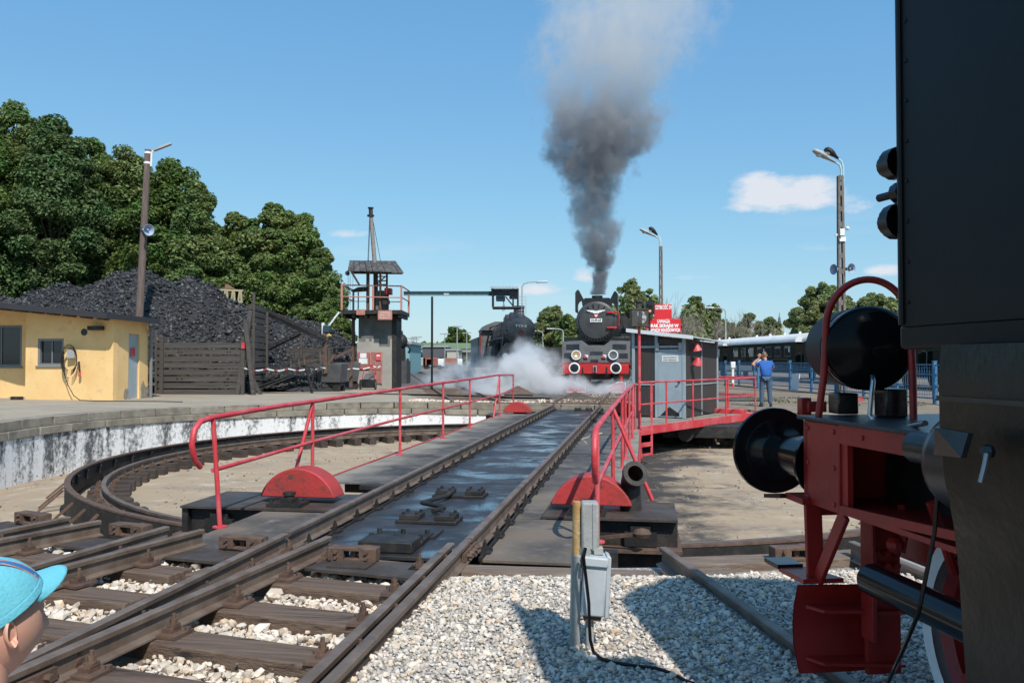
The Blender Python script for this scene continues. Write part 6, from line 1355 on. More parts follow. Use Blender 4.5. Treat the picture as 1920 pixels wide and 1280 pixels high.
# ------------------------------------------------------------ blue fence on the right
m_blue = M('fence_blue', (.045, .16, .30), .5, vary=(3, (.08, .21, .36), .42, .7))
fp = [Vector((14.66-.108*k*2.55*.5-.0, 28.9+k*2.55, 0)) for k in range(-4, 11)]
for k, p_ in enumerate(fp): p_.x = 14.70-(p_.y-28.9)*.060
posm = MB().bx(-.055, .055, -.055, .055, 0, 1.46).bx(-.07, .07, -.07, .07, 1.46, 1.49)
posm = new_mesh('post', posm.V, posm.F, m_blue)
fen = thing('blue_fence', 'blue steel fence of bays with wire mesh along the platform on the right', 'fence', (14, 40, 0))
for p_ in fp: link('post', posm, fen, mat4=wm(fen).inverted() @ Matrix.Translation((p_.x, p_.y, gz(p_.x, p_.y))))
for k, (a_, b_) in enumerate(zip(fp, fp[1:])):
    b = MB(); z0 = gz(a_.x, a_.y)
    for z in (.18, .62, 1.02, 1.36): b.bar((a_.x, a_.y+.06, z0+z), (b_.x, b_.y-.06, z0+z), .035, .045)
    b.build('bay_rails', m_blue, fen, local=False)
    b = MB()
    for j in range(1, 16): q = a_.lerp(b_, j/16); b.bar((q.x, q.y, z0+.2), (q.x, q.y, z0+1.34), .012)
    for j in range(1, 9): b.bar((a_.x, a_.y+.06, z0+.18+j*.132), (b_.x, b_.y-.06, z0+.18+j*.132), .012)
    b.build('wire_mesh', m_blue, fen, local=False)
for k, z, w in ((11, 1.02, .34), (12, 1.02, .34)):
    a_, b_ = fp[k], fp[k+1]; MB().bar((a_.x-.06, a_.y+.2, 1.17), (b_.x-.06, b_.y-.2, 1.17), .02, .3).build('grey_board', m_roofw, fen, local=False)
kb = MB(); kb.bar((14.2, 29, .0), (12.9, 50, .06), .35, .26); o = kb.build('platform_kerb', M('dark_kerb', (.10, .095, .09), .9, vary=(2, (.17, .16, .145), .45, .7), bump=(14, .6)), None); o['kind'] = 'structure'
bd = thing('white_board', 'white leaning board against the blue fence bay', 'board', (13.75, 40.6, 0)); MB().prism([(13.70, 39.9, .12), (13.72, 40.9, .12), (13.80, 41.0, .95), (13.78, 39.85, .95)], (.04, 0, 0)).build('board', m_white, bd, local=False)
# striped barriers and signal discs near the fence
for i, (u, v0, v1, d, lab) in enumerate(((1374, 684, 742, 47, 'white topped track marker post at the far end of the blue fence'), (1422, 680, 742, 44, 'white topped track marker post beside the photographer'))):
    t = thing('marker_post', lab, 'marker post', P(u, v1, d)); MB().bar(P(u, v1, d), P(u, v0+6, d), .12).build('post', m_blue if i else m_white, t, local=False); MB().box(P(u, v0, d), (.26, .22, .36)).build('head', m_white, t, local=False, bevel=.03)
    if not i: MB().bar(P(u+4, v1-2, d-.2), P(u-1, v1-24, d-.2), .10).build('red_stripe', m_red, t, local=False)
t = thing('track_trolley', 'small red and blue track trolley on the ground behind the air tank', 'trolley', P(1592, 748, 31)); MB().box(P(1592, 742, 31), (.5, .5, .16)).build('body', m_bluest, t, local=False, bevel=.02); MB().box(P(1596, 748, 30.9), (.7, .4, .1)).build('base', m_red, t, local=False)
for dx in (-.2, .2): MB().cyl(P(1592, 750, 30.6)+Vector((dx, 0, 0)), P(1592, 750, 30.7)+Vector((dx, 0, 0)), .09, n=12).build('wheel', m_dark, t, local=False)
# planks and tracks lying on the yard surface right
yt = thing('railway_track', 'old rails sunk in the dirt yard right of the hut', 'railway track', (9, 27, 0)); yt['kind'] = 'structure'
for (a_, b_) in (((8.3, 26.3), (11.6, 25.9)), ((8.6, 27.3), (12.2, 26.9)), ((6.8, 31.4), (13.6, 29.0)), ((7.2, 33.0), (14, 30.4))):
    MB().bar((*a_, .03), (*b_, .03), .09, .08).build('rail', m_rail, yt, local=False)
for k in range(5):
    x = 8.4+k*.75; MB().bar((x, 26.1-.04*k, .01), (x+.05, 27.5-.04*k, .012), .24, .06).build('sleeper', m_sleeper, yt, local=False)
# ------------------------------------------------------------ old coaches
m_coach = M('coach_green', (.006, .008, .0065), .55, vary=(2, (.011, .014, .011), .45, .7), spec=.15); m_coroof = M('coach_roof', (.74, .74, .72), .6, vary=(1.2, (.60, .60, .58), .42, .7))
m_cglass = M('coach_glass', (.03, .035, .04), .06, spec=.8); m_trim = M('coach_trim', (.12, .115, .09), .5)
cdir = Vector((1.2, -14.2)).normalized(); CA = math.atan2(cdir.y, cdir.x)+math.pi/2       # local -y points towards the camera end
cprof = []
def coach(name, label, end, L_=13.6):
    """end: plan position of the near end; local y runs away from the camera"""
    t = thing('railway_coach', label, 'railway coach', (*end, .1), CA, 'old coaches standing beyond the blue fence')
    MB().bx(-1.45, 1.45, 0, L_, 1.0, 2.82).build('body', m_coach, t, bevel=.02)
    n = 12; pr = [(-1.52, 0, 2.80)]+[(-1.52*math.cos(math.pi*k/n), 0, 2.84+.62*math.sin(math.pi*k/n)) for k in range(n+1)]+[(1.52, 0, 2.80)]
    MB().prism([(x, -.12, z) for x, _, z in pr], (0, L_+.24, 0)).build('roof', m_coroof, t, smooth=40)
    MB().prism([(x*.96, -.02, z-.02) for x, _, z in pr], (0, .04, 0)).build('end_wall', m_trim if False else m_coach, t)
    for k in range(7):
        y0 = .75+k*(L_-1.5)/7; w = MB().bx(-1.475, -1.452, y0, y0+1.05, 1.78, 2.55).build('window', m_trim, t); MB(wm(t)).bx(-1.482, -1.476, y0+.06, y0+.99, 1.84, 2.49).build('pane', m_cglass, w, local=False)
    for y0 in (.9, 5.5, 8.6, 12.0): MB().bx(-1.50, -1.47, y0, y0+.16, 2.1, 2.4).build('lamp_plate', m_white, t)
    for y0, y1 in ((1.2, 3.6), (5.0, 8.3), (9.5, 12.2)): MB().bx(-1.50, -1.455, y0, y1, 1.60, 1.635).build('trim_rail', m_trim, t); MB().bx(-1.51, -1.48, y0-.02, y0+.03, 1.0, 1.63).build('door_edge', m_trim, t)
    MB().bx(-1.3, 1.3, .1, L_-.1, .62, .99).build('underframe', m_dark, t)
    for y in (2.2, L_-2.2):
        for x in (-.75, .75): MB().cyl((x-.05, y, .48), (x+.05, y, .48), .46, n=18).build('wheel', m_dark, t)
    MB().tube([(-1.2, -.05, 1.1), (-1.2, -.35, 1.2), (-1.2, -.4, 1.9), (-1.2, -.05, 2.0)], .03, 6).build('end_rail', m_trim, t)
    for y in (2.5, 5.2, 8, 10.8): MB().cyl((0, y, 3.45), (0, y, 3.62), .10, n=8).build('roof_vent', m_white, t)
    return t
e0 = Vector((22.4, 43.0))
for k, lab in enumerate(('coach hidden behind the near engine at the right edge', 'nearest old dark green coach with pale roof, mostly behind the air tank', 'middle dark green coach with pale curved roof behind the photographer', 'third dark green coach half hidden by the hut roof', 'farthest dark green coach behind the hut')):
    p_ = e0-cdir*(14.9*(k-1)); coach('railway_coach', lab, (p_.x, p_.y))
# ------------------------------------------------------------ lamp poles
def conc_pole(u, vtop, vbot, d, label, lamps, w=.17, lattice=True):
    A, B = P(u, vbot, d), P(u, vtop, d); t = thing('lamp_pole', label, 'lamp pole', (A.x, d, 0))
    m = M('old_concrete', (.20, .175, .15), .9, vary=(4, (.12, .10, .085), .42, .68), bump=(20, .6))
    H = B.z
    if lattice:
        for s in (-1, 1): MB().prism([(s*w*.75-w*.32, -.1, 0), (s*w*.75+w*.32, -.1, 0), (s*w*.45+w*.25, -.08, H), (s*w*.45-w*.25, -.08, H)], (0, .2, 0)).build('leg', m, t)
        for k in range(14): z = .6+k*(H-.8)/13; f = w*(.75-.3*z/H); MB().bx(-f, f, -.07, .07, z, z+.22).build('web', m, t)
    else: MB().cyl((0, 0, 0), (0, 0, H), w, w*.72, n=14).build('shaft', m, t, smooth=50)
    return t, H, A
def luminaire(t, base, arm, m_arm, head_m, ln_=.8, r=.16):
    b = MB(); b.tube(arm, .045, 8); b.build('lamp_arm', m_arm, t, smooth=50)
    e = Vector(arm[-1]); d_ = (e-Vector(arm[-2])).normalized()
    hd = MB(); hd.lathe([(.03, 0), (.06, .02), (.10, ln_*.25), (r*.9, ln_*.5), (r, ln_*.75), (r*.7, ln_*.95), (0, ln_)], e, d_, 16); hd.V = [e+((v-e)-Vector((0, 0, (v-e).z-d_.z*(v-e).dot(d_)))*.45) for v in hd.V]; hd.build('lamp_head', head_m, t, smooth=50)
    c = e+d_*ln_*.68-Vector((0, 0, .07)); MB().ball(c, r*.75, 12, (1.4, 1, .6)).build('lamp_glass', M('lamp_bowl', (.55, .55, .52), .2), t)
def horn(name, label, loc, d_):
    t = thing('loudspeaker', label, 'loudspeaker', loc); d_ = Vector(d_).normalized()
    MB().lathe([(.06, -.22), (.07, -.12), (.06, -.05), (.09, .05), (.22, .20), (.235, .20), (.23, .19), (.10, .06), (.04, .02), (.0, .02)], (0, 0, 0), d_, 20).build('horn', M('loudspeaker_blue', (.30, .38, .52), .4), t, smooth=40)
    MB().ball(d_*.12, .05, 10).build('horn_core', m_grey, t); return t
m_ltblue = M('pale_blue_pipe', (.42, .58, .62), .4); m_lampgrey = M('lamp_grey', (.42, .42, .40), .45, vary=(6, (.28, .28, .27), .45, .7))
d = 36; t, H, A = conc_pole(1579, 330, 700, d, 'concrete lattice lamp pole with two lamp heads and a camera, beside the hoop', 2)
def lp(u, v): q = P(u, v, d); return (q.x-A.x, 0, q.z)
luminaire(t, None, [lp(1577, 348), lp(1577, 318), lp(1574, 309), lp(1567, 305)], m_ltblue, m_lampgrey, 1.15, .19)
b = MB(); 
arm = [lp(1581, 348), lp(1581, 315), lp(1578, 303), lp(1572, 298)]
luminaire(t, None, arm, m_ltblue, m_dark, .75, .2)
MB().box(lp(1577, 436), (.2, .3, .3)).build('junction_box', m_white, t); MB().box(lp(1579, 449), (.22, .3, .2)).box(lp(1574, 451), (.1, .34, .12)).build('camera_box', m_white, t); MB().ball(lp(1589, 428), .09, 10).build('camera_dome', m_white, t); MB().bar(lp(1566, 441), lp(1574, 439), .08).build('bracket', m_white, t)
horn('', 'blue horn loudspeaker pointing left on the lattice pole', Vector(lp(1570, 505))+Vector((A.x, d, 0)), (-1, -.35, -.05)); horn('', 'blue horn loudspeaker facing the camera on the lattice pole', Vector(lp(1590, 504))+Vector((A.x, d, 0)), (.45, -1, -.05))
MB().bx(*sorted((lp(1566, 0)[0], lp(1594, 0)[0])), -.06, .06, lp(0, 506)[2], lp(0, 502)[2]).build('speaker_bar', m_dark, t)
d = 50; t, H, A = conc_pole(1240, 462, 700, d, 'slim concrete lamp pole with two lamp heads behind the red sign', 2, .13)
luminaire(t, None, [lp(1237, 470), lp(1237.5, 455), lp(1236, 447), lp(1230, 444)], m_ltblue, m_lampgrey, 1.1, .17); luminaire(t, None, [lp(1239, 470), lp(1239, 453), lp(1237, 445), lp(1233, 441)], m_ltblue, m_dark, .7, .18)
# old wooden pole on the left
d = 33.5; A = P(262, 640, d); t = thing('lamp_pole', 'tall old timber lamp pole leaning slightly in front of the coal heap', 'lamp pole', (A.x, d, 0)); H = P(278, 281, d).z
m_pole = M('pole_wood', (.12, .085, .07), .85, vary=(3, (.19, .145, .125), .4, .7), stretch=(5, 5, .5), bump=(14, .5))
b = MB(); q0, q1 = P(261, 600, d), P(277.5, 281, d); dd = (q1-q0); q00 = q0-dd*((q0.z-.3)/dd.z)
b.cyl(q00, q1, .165, .125, n=14).build('shaft', m_pole, t, local=False, smooth=50)
for v in (287, 306): c = P(277.5-(v-281)*.05, v, d); MB().cyl(c-Vector((0, 0, .045)), c+Vector((0, 0, .045)), .142, n=14).build('white_band', m_white, t, local=False)
MB().tube([P(283, 312, d-.1), P(284, 292, d-.1), P(285, 286, d-.1), P(290, 281, d-.1)], .04, 8).build('lamp_arm', m_white, t, local=False); MB().bar(P(289, 282, d-.1), P(321, 269.5, d-.1), .16, .09).build('lamp_head', m_lampgrey, t, local=False, bevel=.02)
horn('', 'blue horn loudspeaker on the old timber pole', P(274, 431, d-.3), (.85, -.6, -.12)); MB().bar(P(255, 428, d-.2), P(270, 428, d-.2), .04).build('bracket', m_dark, t, local=False)
# distant street lamps
def street_lamp(u, vt, d, label, side, w=.11, grp=None):
    A = P(u, 690, d); z1 = P(u, vt, d).z; k = d/FPX
    t = thing('street_lamp', label, 'street lamp', (A.x, d, .1), 0, grp); MB().cyl((0, 0, 0), (0, 0, z1-.35), w, w*.6, n=8).build('pole', m_lampgrey, t); MB().tube([(0, 0, z1-.4), (side*.1, 0, z1-.15), (side*.5, 0, z1-.02), (side*1.1, 0, z1)], w*.55, 6).build('arm', m_lampgrey, t, smooth=60); MB().bar((side*1.05, 0, z1), (side*1.9, 0, z1+.02), .3, .14).build('lamp_head', m_roofw, t, bevel=.04)
street_lamp(979, 531, 62, 'grey street lamp with a curved arm beside the hoist cabin', 1, .08)
street_lamp(1018, 622, 115, 'low pale street lamp in front of the trees, left of the pair', -1, .14); street_lamp(1030, 625, 118, 'low pale street lamp in front of the trees, middle one', -1, .12); street_lamp(1056, 618, 95, 'low pale street lamp nearest to the winged engine', -1, .14)
street_lamp(1361, 579, 75, 'white street lamp behind the coaches with a dark head', -1, .09)
# church spire
ch = thing('church_tower', 'distant church tower with a dark baroque spire above the trees', 'church tower', P(1462, 690, 420))
sc = 420/FPX; x = P(1462, 690, 420).x; z = lambda v: P(1462, v, 420).z
MB().bx(x-4*sc, x+4*sc, 416, 424, 0, z(612)).build('shaft', M('church_wall', (.42, .38, .33), .8), ch, local=False)
b = MB(); b.lathe([(4.4*sc, z(612)), (4.6*sc, z(609)), (3.2*sc, z(606)), (3.4*sc, z(603)), (2.2*sc, z(600)), (2.4*sc, z(597)), (1.0*sc, z(594)), (.4*sc, z(586))], (x, 420, 0), (0, 0, 1), 12); b.build('spire', M('copper_dark', (.09, .12, .13), .7), ch, local=False)
# ------------------------------------------------------------ trees
def leaf_mat(name, c, tr):
    m = bpy.data.materials.new(name); m.use_nodes = True; nt = m.node_tree; L = nt.links.new; nt.nodes.clear()
    ge = nt.nodes.new('ShaderNodeNewGeometry'); hs = nt.nodes.new('ShaderNodeHueSaturation'); hs.inputs['Color'].default_value = (*c, 1)
    mr = nt.nodes.new('ShaderNodeMapRange'); mr.inputs[3].default_value = .55; mr.inputs[4].default_value = 1.5; L(ge.outputs['Random Per Island'], mr.inputs[0]); L(mr.outputs[0], hs.inputs['Value'])
    n = nt.nodes.new('ShaderNodeTexNoise'); n.inputs['Scale'].default_value = .5; n.inputs['Detail'].default_value = 4; tc = nt.nodes.new('ShaderNodeTexCoord'); L(tc.outputs['Object'], n.inputs['Vector'])
    m2 = nt.nodes.new('ShaderNodeMapRange'); m2.inputs[1].default_value = .3; m2.inputs[2].default_value = .7; m2.inputs[3].default_value = .46; m2.inputs[4].default_value = .53; L(n.outputs['Fac'], m2.inputs[0]); L(m2.outputs[0], hs.inputs['Hue'])
    d = nt.nodes.new('ShaderNodeBsdfPrincipled'); d.inputs['Roughness'].default_value = .55; d.inputs['Specular IOR Level'].default_value = .35; L(hs.outputs[0], d.inputs['Base Color'])
    t = nt.nodes.new('ShaderNodeBsdfTranslucent'); L(hs.outputs[0], t.inputs[0]); mx = nt.nodes.new('ShaderNodeMixShader'); mx.inputs[0].default_value = tr; L(d.outputs[0], mx.inputs[1]); L(t.outputs[0], mx.inputs[2])
    o = nt.nodes.new('ShaderNodeOutputMaterial'); L(mx.outputs[0], o.inputs[0]); return m
m_lfD = leaf_mat('leaves_fresh', (.17, .24, .07), .38); m_lfE = leaf_mat('leaves_bluish', (.105, .17, .06), .34)
m_lfA = leaf_mat('leaves_deep', (.11, .175, .042), .36); m_lfB = leaf_mat('leaves_mid', (.165, .23, .075), .38); m_lfC = leaf_mat('leaves_pale', (.25, .30, .125), .42)
m_bark = M('bark', (.10, .08, .06), .9, vary=(5, (.16, .13, .10), .4, .7), stretch=(4, 4, .6), bump=(20, .7))
def foliage(centres, radii, nper, leaf, seed, flat=.75):
    rs = np.random.default_rng(seed); n = len(centres); C_ = np.repeat(np.asarray(centres), nper, 0); Rr = np.repeat(np.asarray(radii), nper)
    N_ = n*nper; d = rs.normal(size=(N_, 3)); d /= np.linalg.norm(d, axis=1)[:, None]; rad = Rr*(.45+.6*rs.random(N_)**.55)
    pos = C_+d*rad[:, None]*np.array([1, 1, flat])
    nrm = d*.65+rs.normal(size=(N_, 3))*.6+np.array([0, 0, .75]); nrm /= np.linalg.norm(nrm, axis=1)[:, None]
    t = np.cross(nrm, rs.normal(size=(N_, 3))); t /= np.linalg.norm(t, axis=1)[:, None]; b = np.cross(nrm, t)
    s = leaf*(.55+.8*rs.random(N_)); a = t*s[:, None]; c = b*(s*.62)[:, None]; bend = nrm*(s*.18)[:, None]
    V = np.stack([pos-a*.9, pos-c+bend, pos+a-bend*.5, pos+c+bend], 1).reshape(-1, 3); F = np.arange(N_*4).reshape(-1, 4)
    return V, F
def tree(label, u, d, vtop, half, seed, mat, base=.2, crown_lo=.22, nclump=46, nper=230, leaf=.26, cat='tree', group=None, shape=1.0, sparse=1.0, name='broadleaf_tree', clr=1.0):
    rs = np.random.default_rng(seed); T_ = P(u, vtop, d); x, y = T_.x, d; H = T_.z-base; W = half*d/FPX
    t = thing(name, label, cat, (x, y, base), rs.uniform(0, 6), group)
    cz = H*(crown_lo+(1-crown_lo)/2); rz = H*(1-crown_lo)/2
    cs = []; rd = []
    k = 0
    while len(cs) < nclump and k < 5000:
        k += 1; q = rs.normal(size=3); q /= np.linalg.norm(q); f = rs.uniform(.35, 1)**.6
        taper = 1-.42*max(0, q[2]*f)**shape
        lump = 1+.55*mnoise.noise(Vector((q[0]*1.3+seed, q[1]*1.3, q[2]*1.3)))
        p = np.array([q[0]*W*f*taper*lump, q[1]*W*f*taper*lump, cz+q[2]*rz*f*.97*(1 if q[2] > .6 else min(1.0, lump))]); r = rs.uniform(.075, .18)*(W+rz)*clr
        p[2] = min(p[2], H-r*.55)
        cs.append(p); rd.append(r)
    for k in range(int(nclump*.7)):                    # sprays that stick out of the outline
        q = rs.normal(size=3); q[2] = abs(q[2])*1.1-.25; q /= np.linalg.norm(q); taper = 1-.42*max(0, q[2])**shape; f = rs.uniform(.96, 1.1)
        cs.append(np.array([q[0]*W*f*taper, q[1]*W*f*taper, min(cz+q[2]*rz*f, H*1.02)])); rd.append(rs.uniform(.035, .075)*(W+rz))
    V, F = foliage(cs, rd, nper, leaf, seed)
    link('crown', np_mesh('crown', V, F, mat), t)
    b = MB(); tr = .045*W+.09; b.tube([(0, 0, -.2), (.05*W*rs.normal()*.3, 0, H*.25), (.1*rs.normal(), .1*rs.normal(), H*.5), (0, 0, H*.82)], [tr*1.25, tr, tr*.7, tr*.25], 10)
    for p in cs[::3]:
        z0 = min(p[2]*.72, H*.6)+.0; z0 = max(z0*rs.uniform(.6, .95), H*.14); m = Vector((p[0]*.45, p[1]*.45, (z0+p[2])/2+.05*H)); b.tube([(0, 0, z0), m, tuple(p)], [tr*.4, tr*.25, tr*.08], 6)
    b.build('trunk', m_bark, t, smooth=60); return t
G1 = 'trees of the wood behind the coal heap'
# (u, d, vtop, half, crown_lo, label)
wood = [(-95, 50, 165, 150, .1, 'tallest broadleaf tree at the far left edge of the wood'), (20, 53, 212, 110, .1, 'tall broadleaf tree above the left end of the coal heap'), (105, 51, 243, 95, .08, 'broad tree above the yellow building roof'),
        (178, 55, 285, 85, .08, 'tree left of the old timber lamp pole'), (238, 54, 297, 72, .08, 'tree right behind the old timber lamp pole'), (325, 52, 318, 92, .06, 'wide dark tree above the peak of the coal heap'),
        (372, 50, 356, 48, .06, 'narrow tree falling off toward the gap in the wood'), (448, 56, 412, 62, .05, 'rounded tree behind the lookout frame'), (505, 54, 396, 80, .04, 'large rounded tree left of the tower'),
        (552, 53, 402, 70, .03, 'leafy tree behind the leaning conveyor'), (600, 52, 478, 52, .02, 'low spreading tree beside the tower platform'), (625, 49, 560, 36, .0, 'bushy small tree at the foot of the tower')]
for k, (u, d, vt, hf, lo, lab) in enumerate(wood):
    tree(lab, u, d, vt, hf, 100+k, (m_lfA, m_lfB, m_lfE, m_lfD, m_lfB, m_lfA, m_lfB, m_lfD, m_lfB, m_lfD, m_lfB, m_lfD)[k], base=.1, crown_lo=lo, nclump=int(52+hf*.75), nper=int(360), leaf=.125, clr=.74, group=G1)
# dark second row closes the wood
for k, u in enumerate((-60, 60, 170, 280, 390, 470)): tree('shaded tree in the second row of the wood, %s' % ('far left', 'above the left heap shoulder', 'left of the timber pole', 'right of the timber pole', 'at the dip in the tree line', 'behind the rounded tree')[k], u, 62, (260, 285, 330, 345, 420, 450)[k], 120, 140+k, m_lfA, base=.1, crown_lo=0, nclump=44, nper=150, leaf=.36, group=G1)
# trees in the middle distance
tree('round green tree between the two far engines', 1035, 118, 578, 40, 201, m_lfC, crown_lo=.05, nclump=70, nper=190, leaf=.32, clr=.75)
tree('lower green tree beside the round one left of the winged engine', 1066, 112, 594, 30, 202, m_lfB, crown_lo=.05, nclump=34, nper=140, leaf=.42)
tree('loose half bare tree behind the winged engine chimney', 1182, 78, 525, 38, 203, m_lfC, crown_lo=.2, nclump=26, nper=48, leaf=.3, clr=.75, name='sparse_tree')
tree('pale spreading tree left of the red sign', 1212, 80, 548, 34, 204, m_lfC, crown_lo=.2, nclump=24, nper=55, leaf=.28, clr=.75, name='sparse_tree')
tree('green poplar shaped tree right of the red sign', 1303, 112, 562, 26, 205, m_lfC, crown_lo=.1, nclump=36, nper=90, leaf=.45)
tree('thin tree behind the hut roof', 1338, 120, 572, 22, 206, m_lfC, crown_lo=.25, nclump=46, nper=50, leaf=.3, clr=.8, name='sparse_tree')
tree('low bush line tree above the hut roof', 1272, 105, 590, 30, 207, m_lfC, crown_lo=.05, nclump=26, nper=70, leaf=.42)
tree('loose pale tree above the coach roofs', 1402, 125, 590, 30, 208, m_lfC, crown_lo=.1, nclump=26, nper=50, leaf=.4, clr=.85, name='sparse_tree')
tree('pale willow by the church spire', 1445, 122, 596, 24, 209, m_lfC, crown_lo=.05, nclump=30, nper=70, leaf=.4)
tree('low tree behind the middle coach', 1370, 115, 612, 34, 210, m_lfB, crown_lo=.05, nclump=26, nper=90, leaf=.42)
tree('big leafy tree behind the lattice pole', 1548, 66, 538, 66, 211, m_lfC, crown_lo=.15, nclump=95, nper=230, leaf=.19, clr=.68)
tree('leafy tree right of the hoop rail', 1640, 68, 555, 58, 212, m_lfC, crown_lo=.15, nclump=80, nper=220, leaf=.19, clr=.68)
tree('leafy tree at the edge of the smoke deflector', 1705, 70, 560, 50, 213, m_lfC, crown_lo=.15, nclump=70, nper=200, leaf=.2, clr=.68)
tree('tree beyond the near engine, right edge', 1850, 68, 560, 60, 215, m_lfC, crown_lo=.15, nclump=60, nper=120, leaf=.24, clr=.7); tree('taller tree beyond the near engine, outside the right edge', 2010, 64, 535, 70, 216, m_lfB, crown_lo=.12, nclump=70, nper=120, leaf=.24, clr=.7)
tree('far tree above the viaduct', 858, 300, 616, 26, 214, m_lfA, crown_lo=.05, nclump=30, nper=80, leaf=1.0)
# bare trees: branching twigs only
def bare(label, u, d, vtop, seed, spread=.32):
    rs = random.Random(seed); T_ = P(u, vtop, d); H = T_.z-.1; t = thing('bare_tree', label, 'tree', (T_.x, d, .1)); b = MB()
    def br(p, v, l, r, n):
        q = p+v*l; b.tube([p, p.lerp(q, .5)+Vector((rs.uniform(-.04, .04)*l, 0, 0)), q], [r, r*.8, r*.55], 5, caps=False)
        if n == 0: return
        for k in range(3 if n > 1 else 2): w = (v+Vector((rs.uniform(-1, 1)*spread*1.6, rs.uniform(-1, 1)*spread*1.6, rs.uniform(-.05, .3)))).normalized(); br(p.lerp(q, rs.uniform(.55, 1)), w, l*rs.uniform(.6, .82), r*.55, n-1)
    for k in range(3): br(Vector((rs.uniform(-.3, .3), 0, 0)), Vector((rs.uniform(-.25, .25), rs.uniform(-.2, .2), 1)).normalized(), H*.36, .10, 4)
    b.build('branches', M('grey_twig', (.26, .215, .18), .9), t, smooth=None)
bare('bare grey twiggy tree left of the red sign pole', 1222, 84, 535, 1); bare('bare twiggy tree behind the red sign', 1256, 86, 548, 2); bare('bare thin tree above the middle coach', 1388, 110, 575, 3); bare('bare twigs by the street lamp behind coaches', 1420, 112, 590, 4); bare('bare twiggy tree left of the church spire', 1350, 112, 585, 5); bare('small bare tree behind the hut roof', 1330, 100, 575, 6)
# far tree lines, and undergrowth
def treeline(name, label, u0, u1, d, v0, seed, mat, n, leaf, kind='stuff'):
    rs = np.random.default_rng(seed); cs = []; rd = []
    for k in range(n):
        u = rs.uniform(u0, u1); q = P(u, v0, d); h = q.z*rs.uniform(.45, 1); cs.append((q.x, d+rs.uniform(-8, 8), h*rs.uniform(.3, .8))); rd.append(h*.42)
    V, F = foliage(cs, rd, 90, leaf, seed); o = link(name, np_mesh(name, V, F, mat)); tag(o, label, 'woodland', kind=kind)
treeline('far_wood', 'hazy green tree line behind the road viaduct', 740, 905, 330, 640, 301, m_lfB, 60, 1.4); treeline('far_wood', 'low green tree line behind the coaches', 1230, 2300, 150, 632, 302, m_lfC, 150, .7); treeline('far_wood', 'low trees behind the winged engine', 985, 1200, 160, 626, 303, m_lfB, 40, .7)
# grass and weeds
m_grass = leaf_mat('dry_grass', (.14, .135, .05), .2)
def grass(name, label, pts, hmin, hmax, seed, w=.012):
    rs = np.random.default_rng(seed); n = len(pts); p = np.asarray(pts); a = rs.uniform(0, 2*np.pi, n); h = rs.uniform(hmin, hmax, n); lean = rs.normal(0, .35, (n, 2))*h[:, None]
    dx = np.stack([np.cos(a), np.sin(a), np.zeros(n)], 1)*w; top = p+np.concatenate([lean, h[:, None]], 1)
    V = np.stack([p-dx, p+dx, top], 1).reshape(-1, 3); o = link(name, np_mesh(name, V, np.arange(n*3).reshape(-1, 3), m_grass)); tag(o, label, 'grass', kind='stuff')
rs = np.random.default_rng(5)
pts = [(x, y, gz(x, y)) for x, y in zip(rs.uniform(2.2, 3.9, 900), rs.uniform(29, 36, 900))]+[(x, y, gz(x, y)) for x, y in zip(rs.uniform(8, 14, 2600), rs.uniform(27.5, 33, 2600)) if mnoise.noise(Vector((x*.6, y*.6, 0))) > .08]
grass('weeds', 'thin dry weeds on the yard dirt', pts, .03, .10, 5, .02)
pts = [(x, y, -.02) for x, y in zip(rs.uniform(.95, 1.55, 130), rs.uniform(5.9, 6.2, 130))]+[(x, y, -.02) for x, y in zip(rs.uniform(2.2, 2.7, 160), rs.uniform(5.85, 6.2, 160))]
grass('weeds', 'little weeds growing by the pit-edge timbers', pts, .02, .09, 6, .004)
# ------------------------------------------------------------ foreground post with its cable box
pb = thing('cable_post', 'rusty grey steel post with a pale cable box, standing in the gravel', 'post', (.325, 4.28, .08))
def Q(u, v, d): return P(u, v, d)
dP = 4.27
a = lambda u: P(u, 1000, dP).x
z = lambda v: P(1100, v, dP).z
m_pbg = M('post_grey', (.36, .37, .35), .6, vary=(4, (.26, .26, .24), .42, .7), c3=(7, (.30, .19, .10), .64, .78), bump=(20, .3)); m_rusty = M('orange_rust', (.42, .24, .08), .8, vary=(6, (.52, .36, .18), .4, .65), c3=(12, (.20, .09, .03), .6, .72), bump=(30, .4))
MB().prism([(a(1067), dP-.02, -.06), (a(1086), dP-.02, -.06), (a(1089), dP-.02, z(1040)), (a(1072), dP-.02, z(1040))], (0, .075, 0)).build('lower_post', m_pbg, pb, local=False, bevel=.004)
MB().prism([(a(1074), dP+.0, z(1042)), (a(1087), dP+.0, z(1042)), (a(1089), dP+.0, z(941)), (a(1075), dP+.0, z(941))], (0, .05, 0)).build('rusty_strip', m_rusty, pb, local=False, bevel=.003)
MB().prism([(a(1089.5), dP-.03, z(1030)), (a(1123), dP-.03, z(1030)), (a(1122), dP-.03, z(940)), (a(1090), dP-.03, z(940))], (0, .09, 0)).build('upper_box', m_pbg, pb, local=False, bevel=.012)
MB().bx(a(1110), a(1112), dP-.036, dP-.029, z(1028), z(942)).build('box_seam', m_grey, pb, local=False)
m_boxw = M('box_white', (.46, .50, .52), .5, vary=(4, (.38, .41, .42), .42, .7), bump=(16, .15), c3=(9, (.30, .22, .15), .68, .8))
MB().prism([(a(1087), dP-.07, z(1147)), (a(1130), dP-.07, z(1150)), (a(1136), dP-.07, z(1046)), (a(1094), dP-.07, z(1042))], (0, .13, 0)).build('junction_box', m_boxw, pb, local=False, bevel=.01)
MB().prism([(a(1091), dP-.085, z(1054)), (a(1137), dP-.085, z(1058)), (a(1137), dP-.085, z(1040)), (a(1092), dP-.085, z(1036))], (0, .15, 0)).build('box_lid', m_boxw, pb, local=False, bevel=.008)
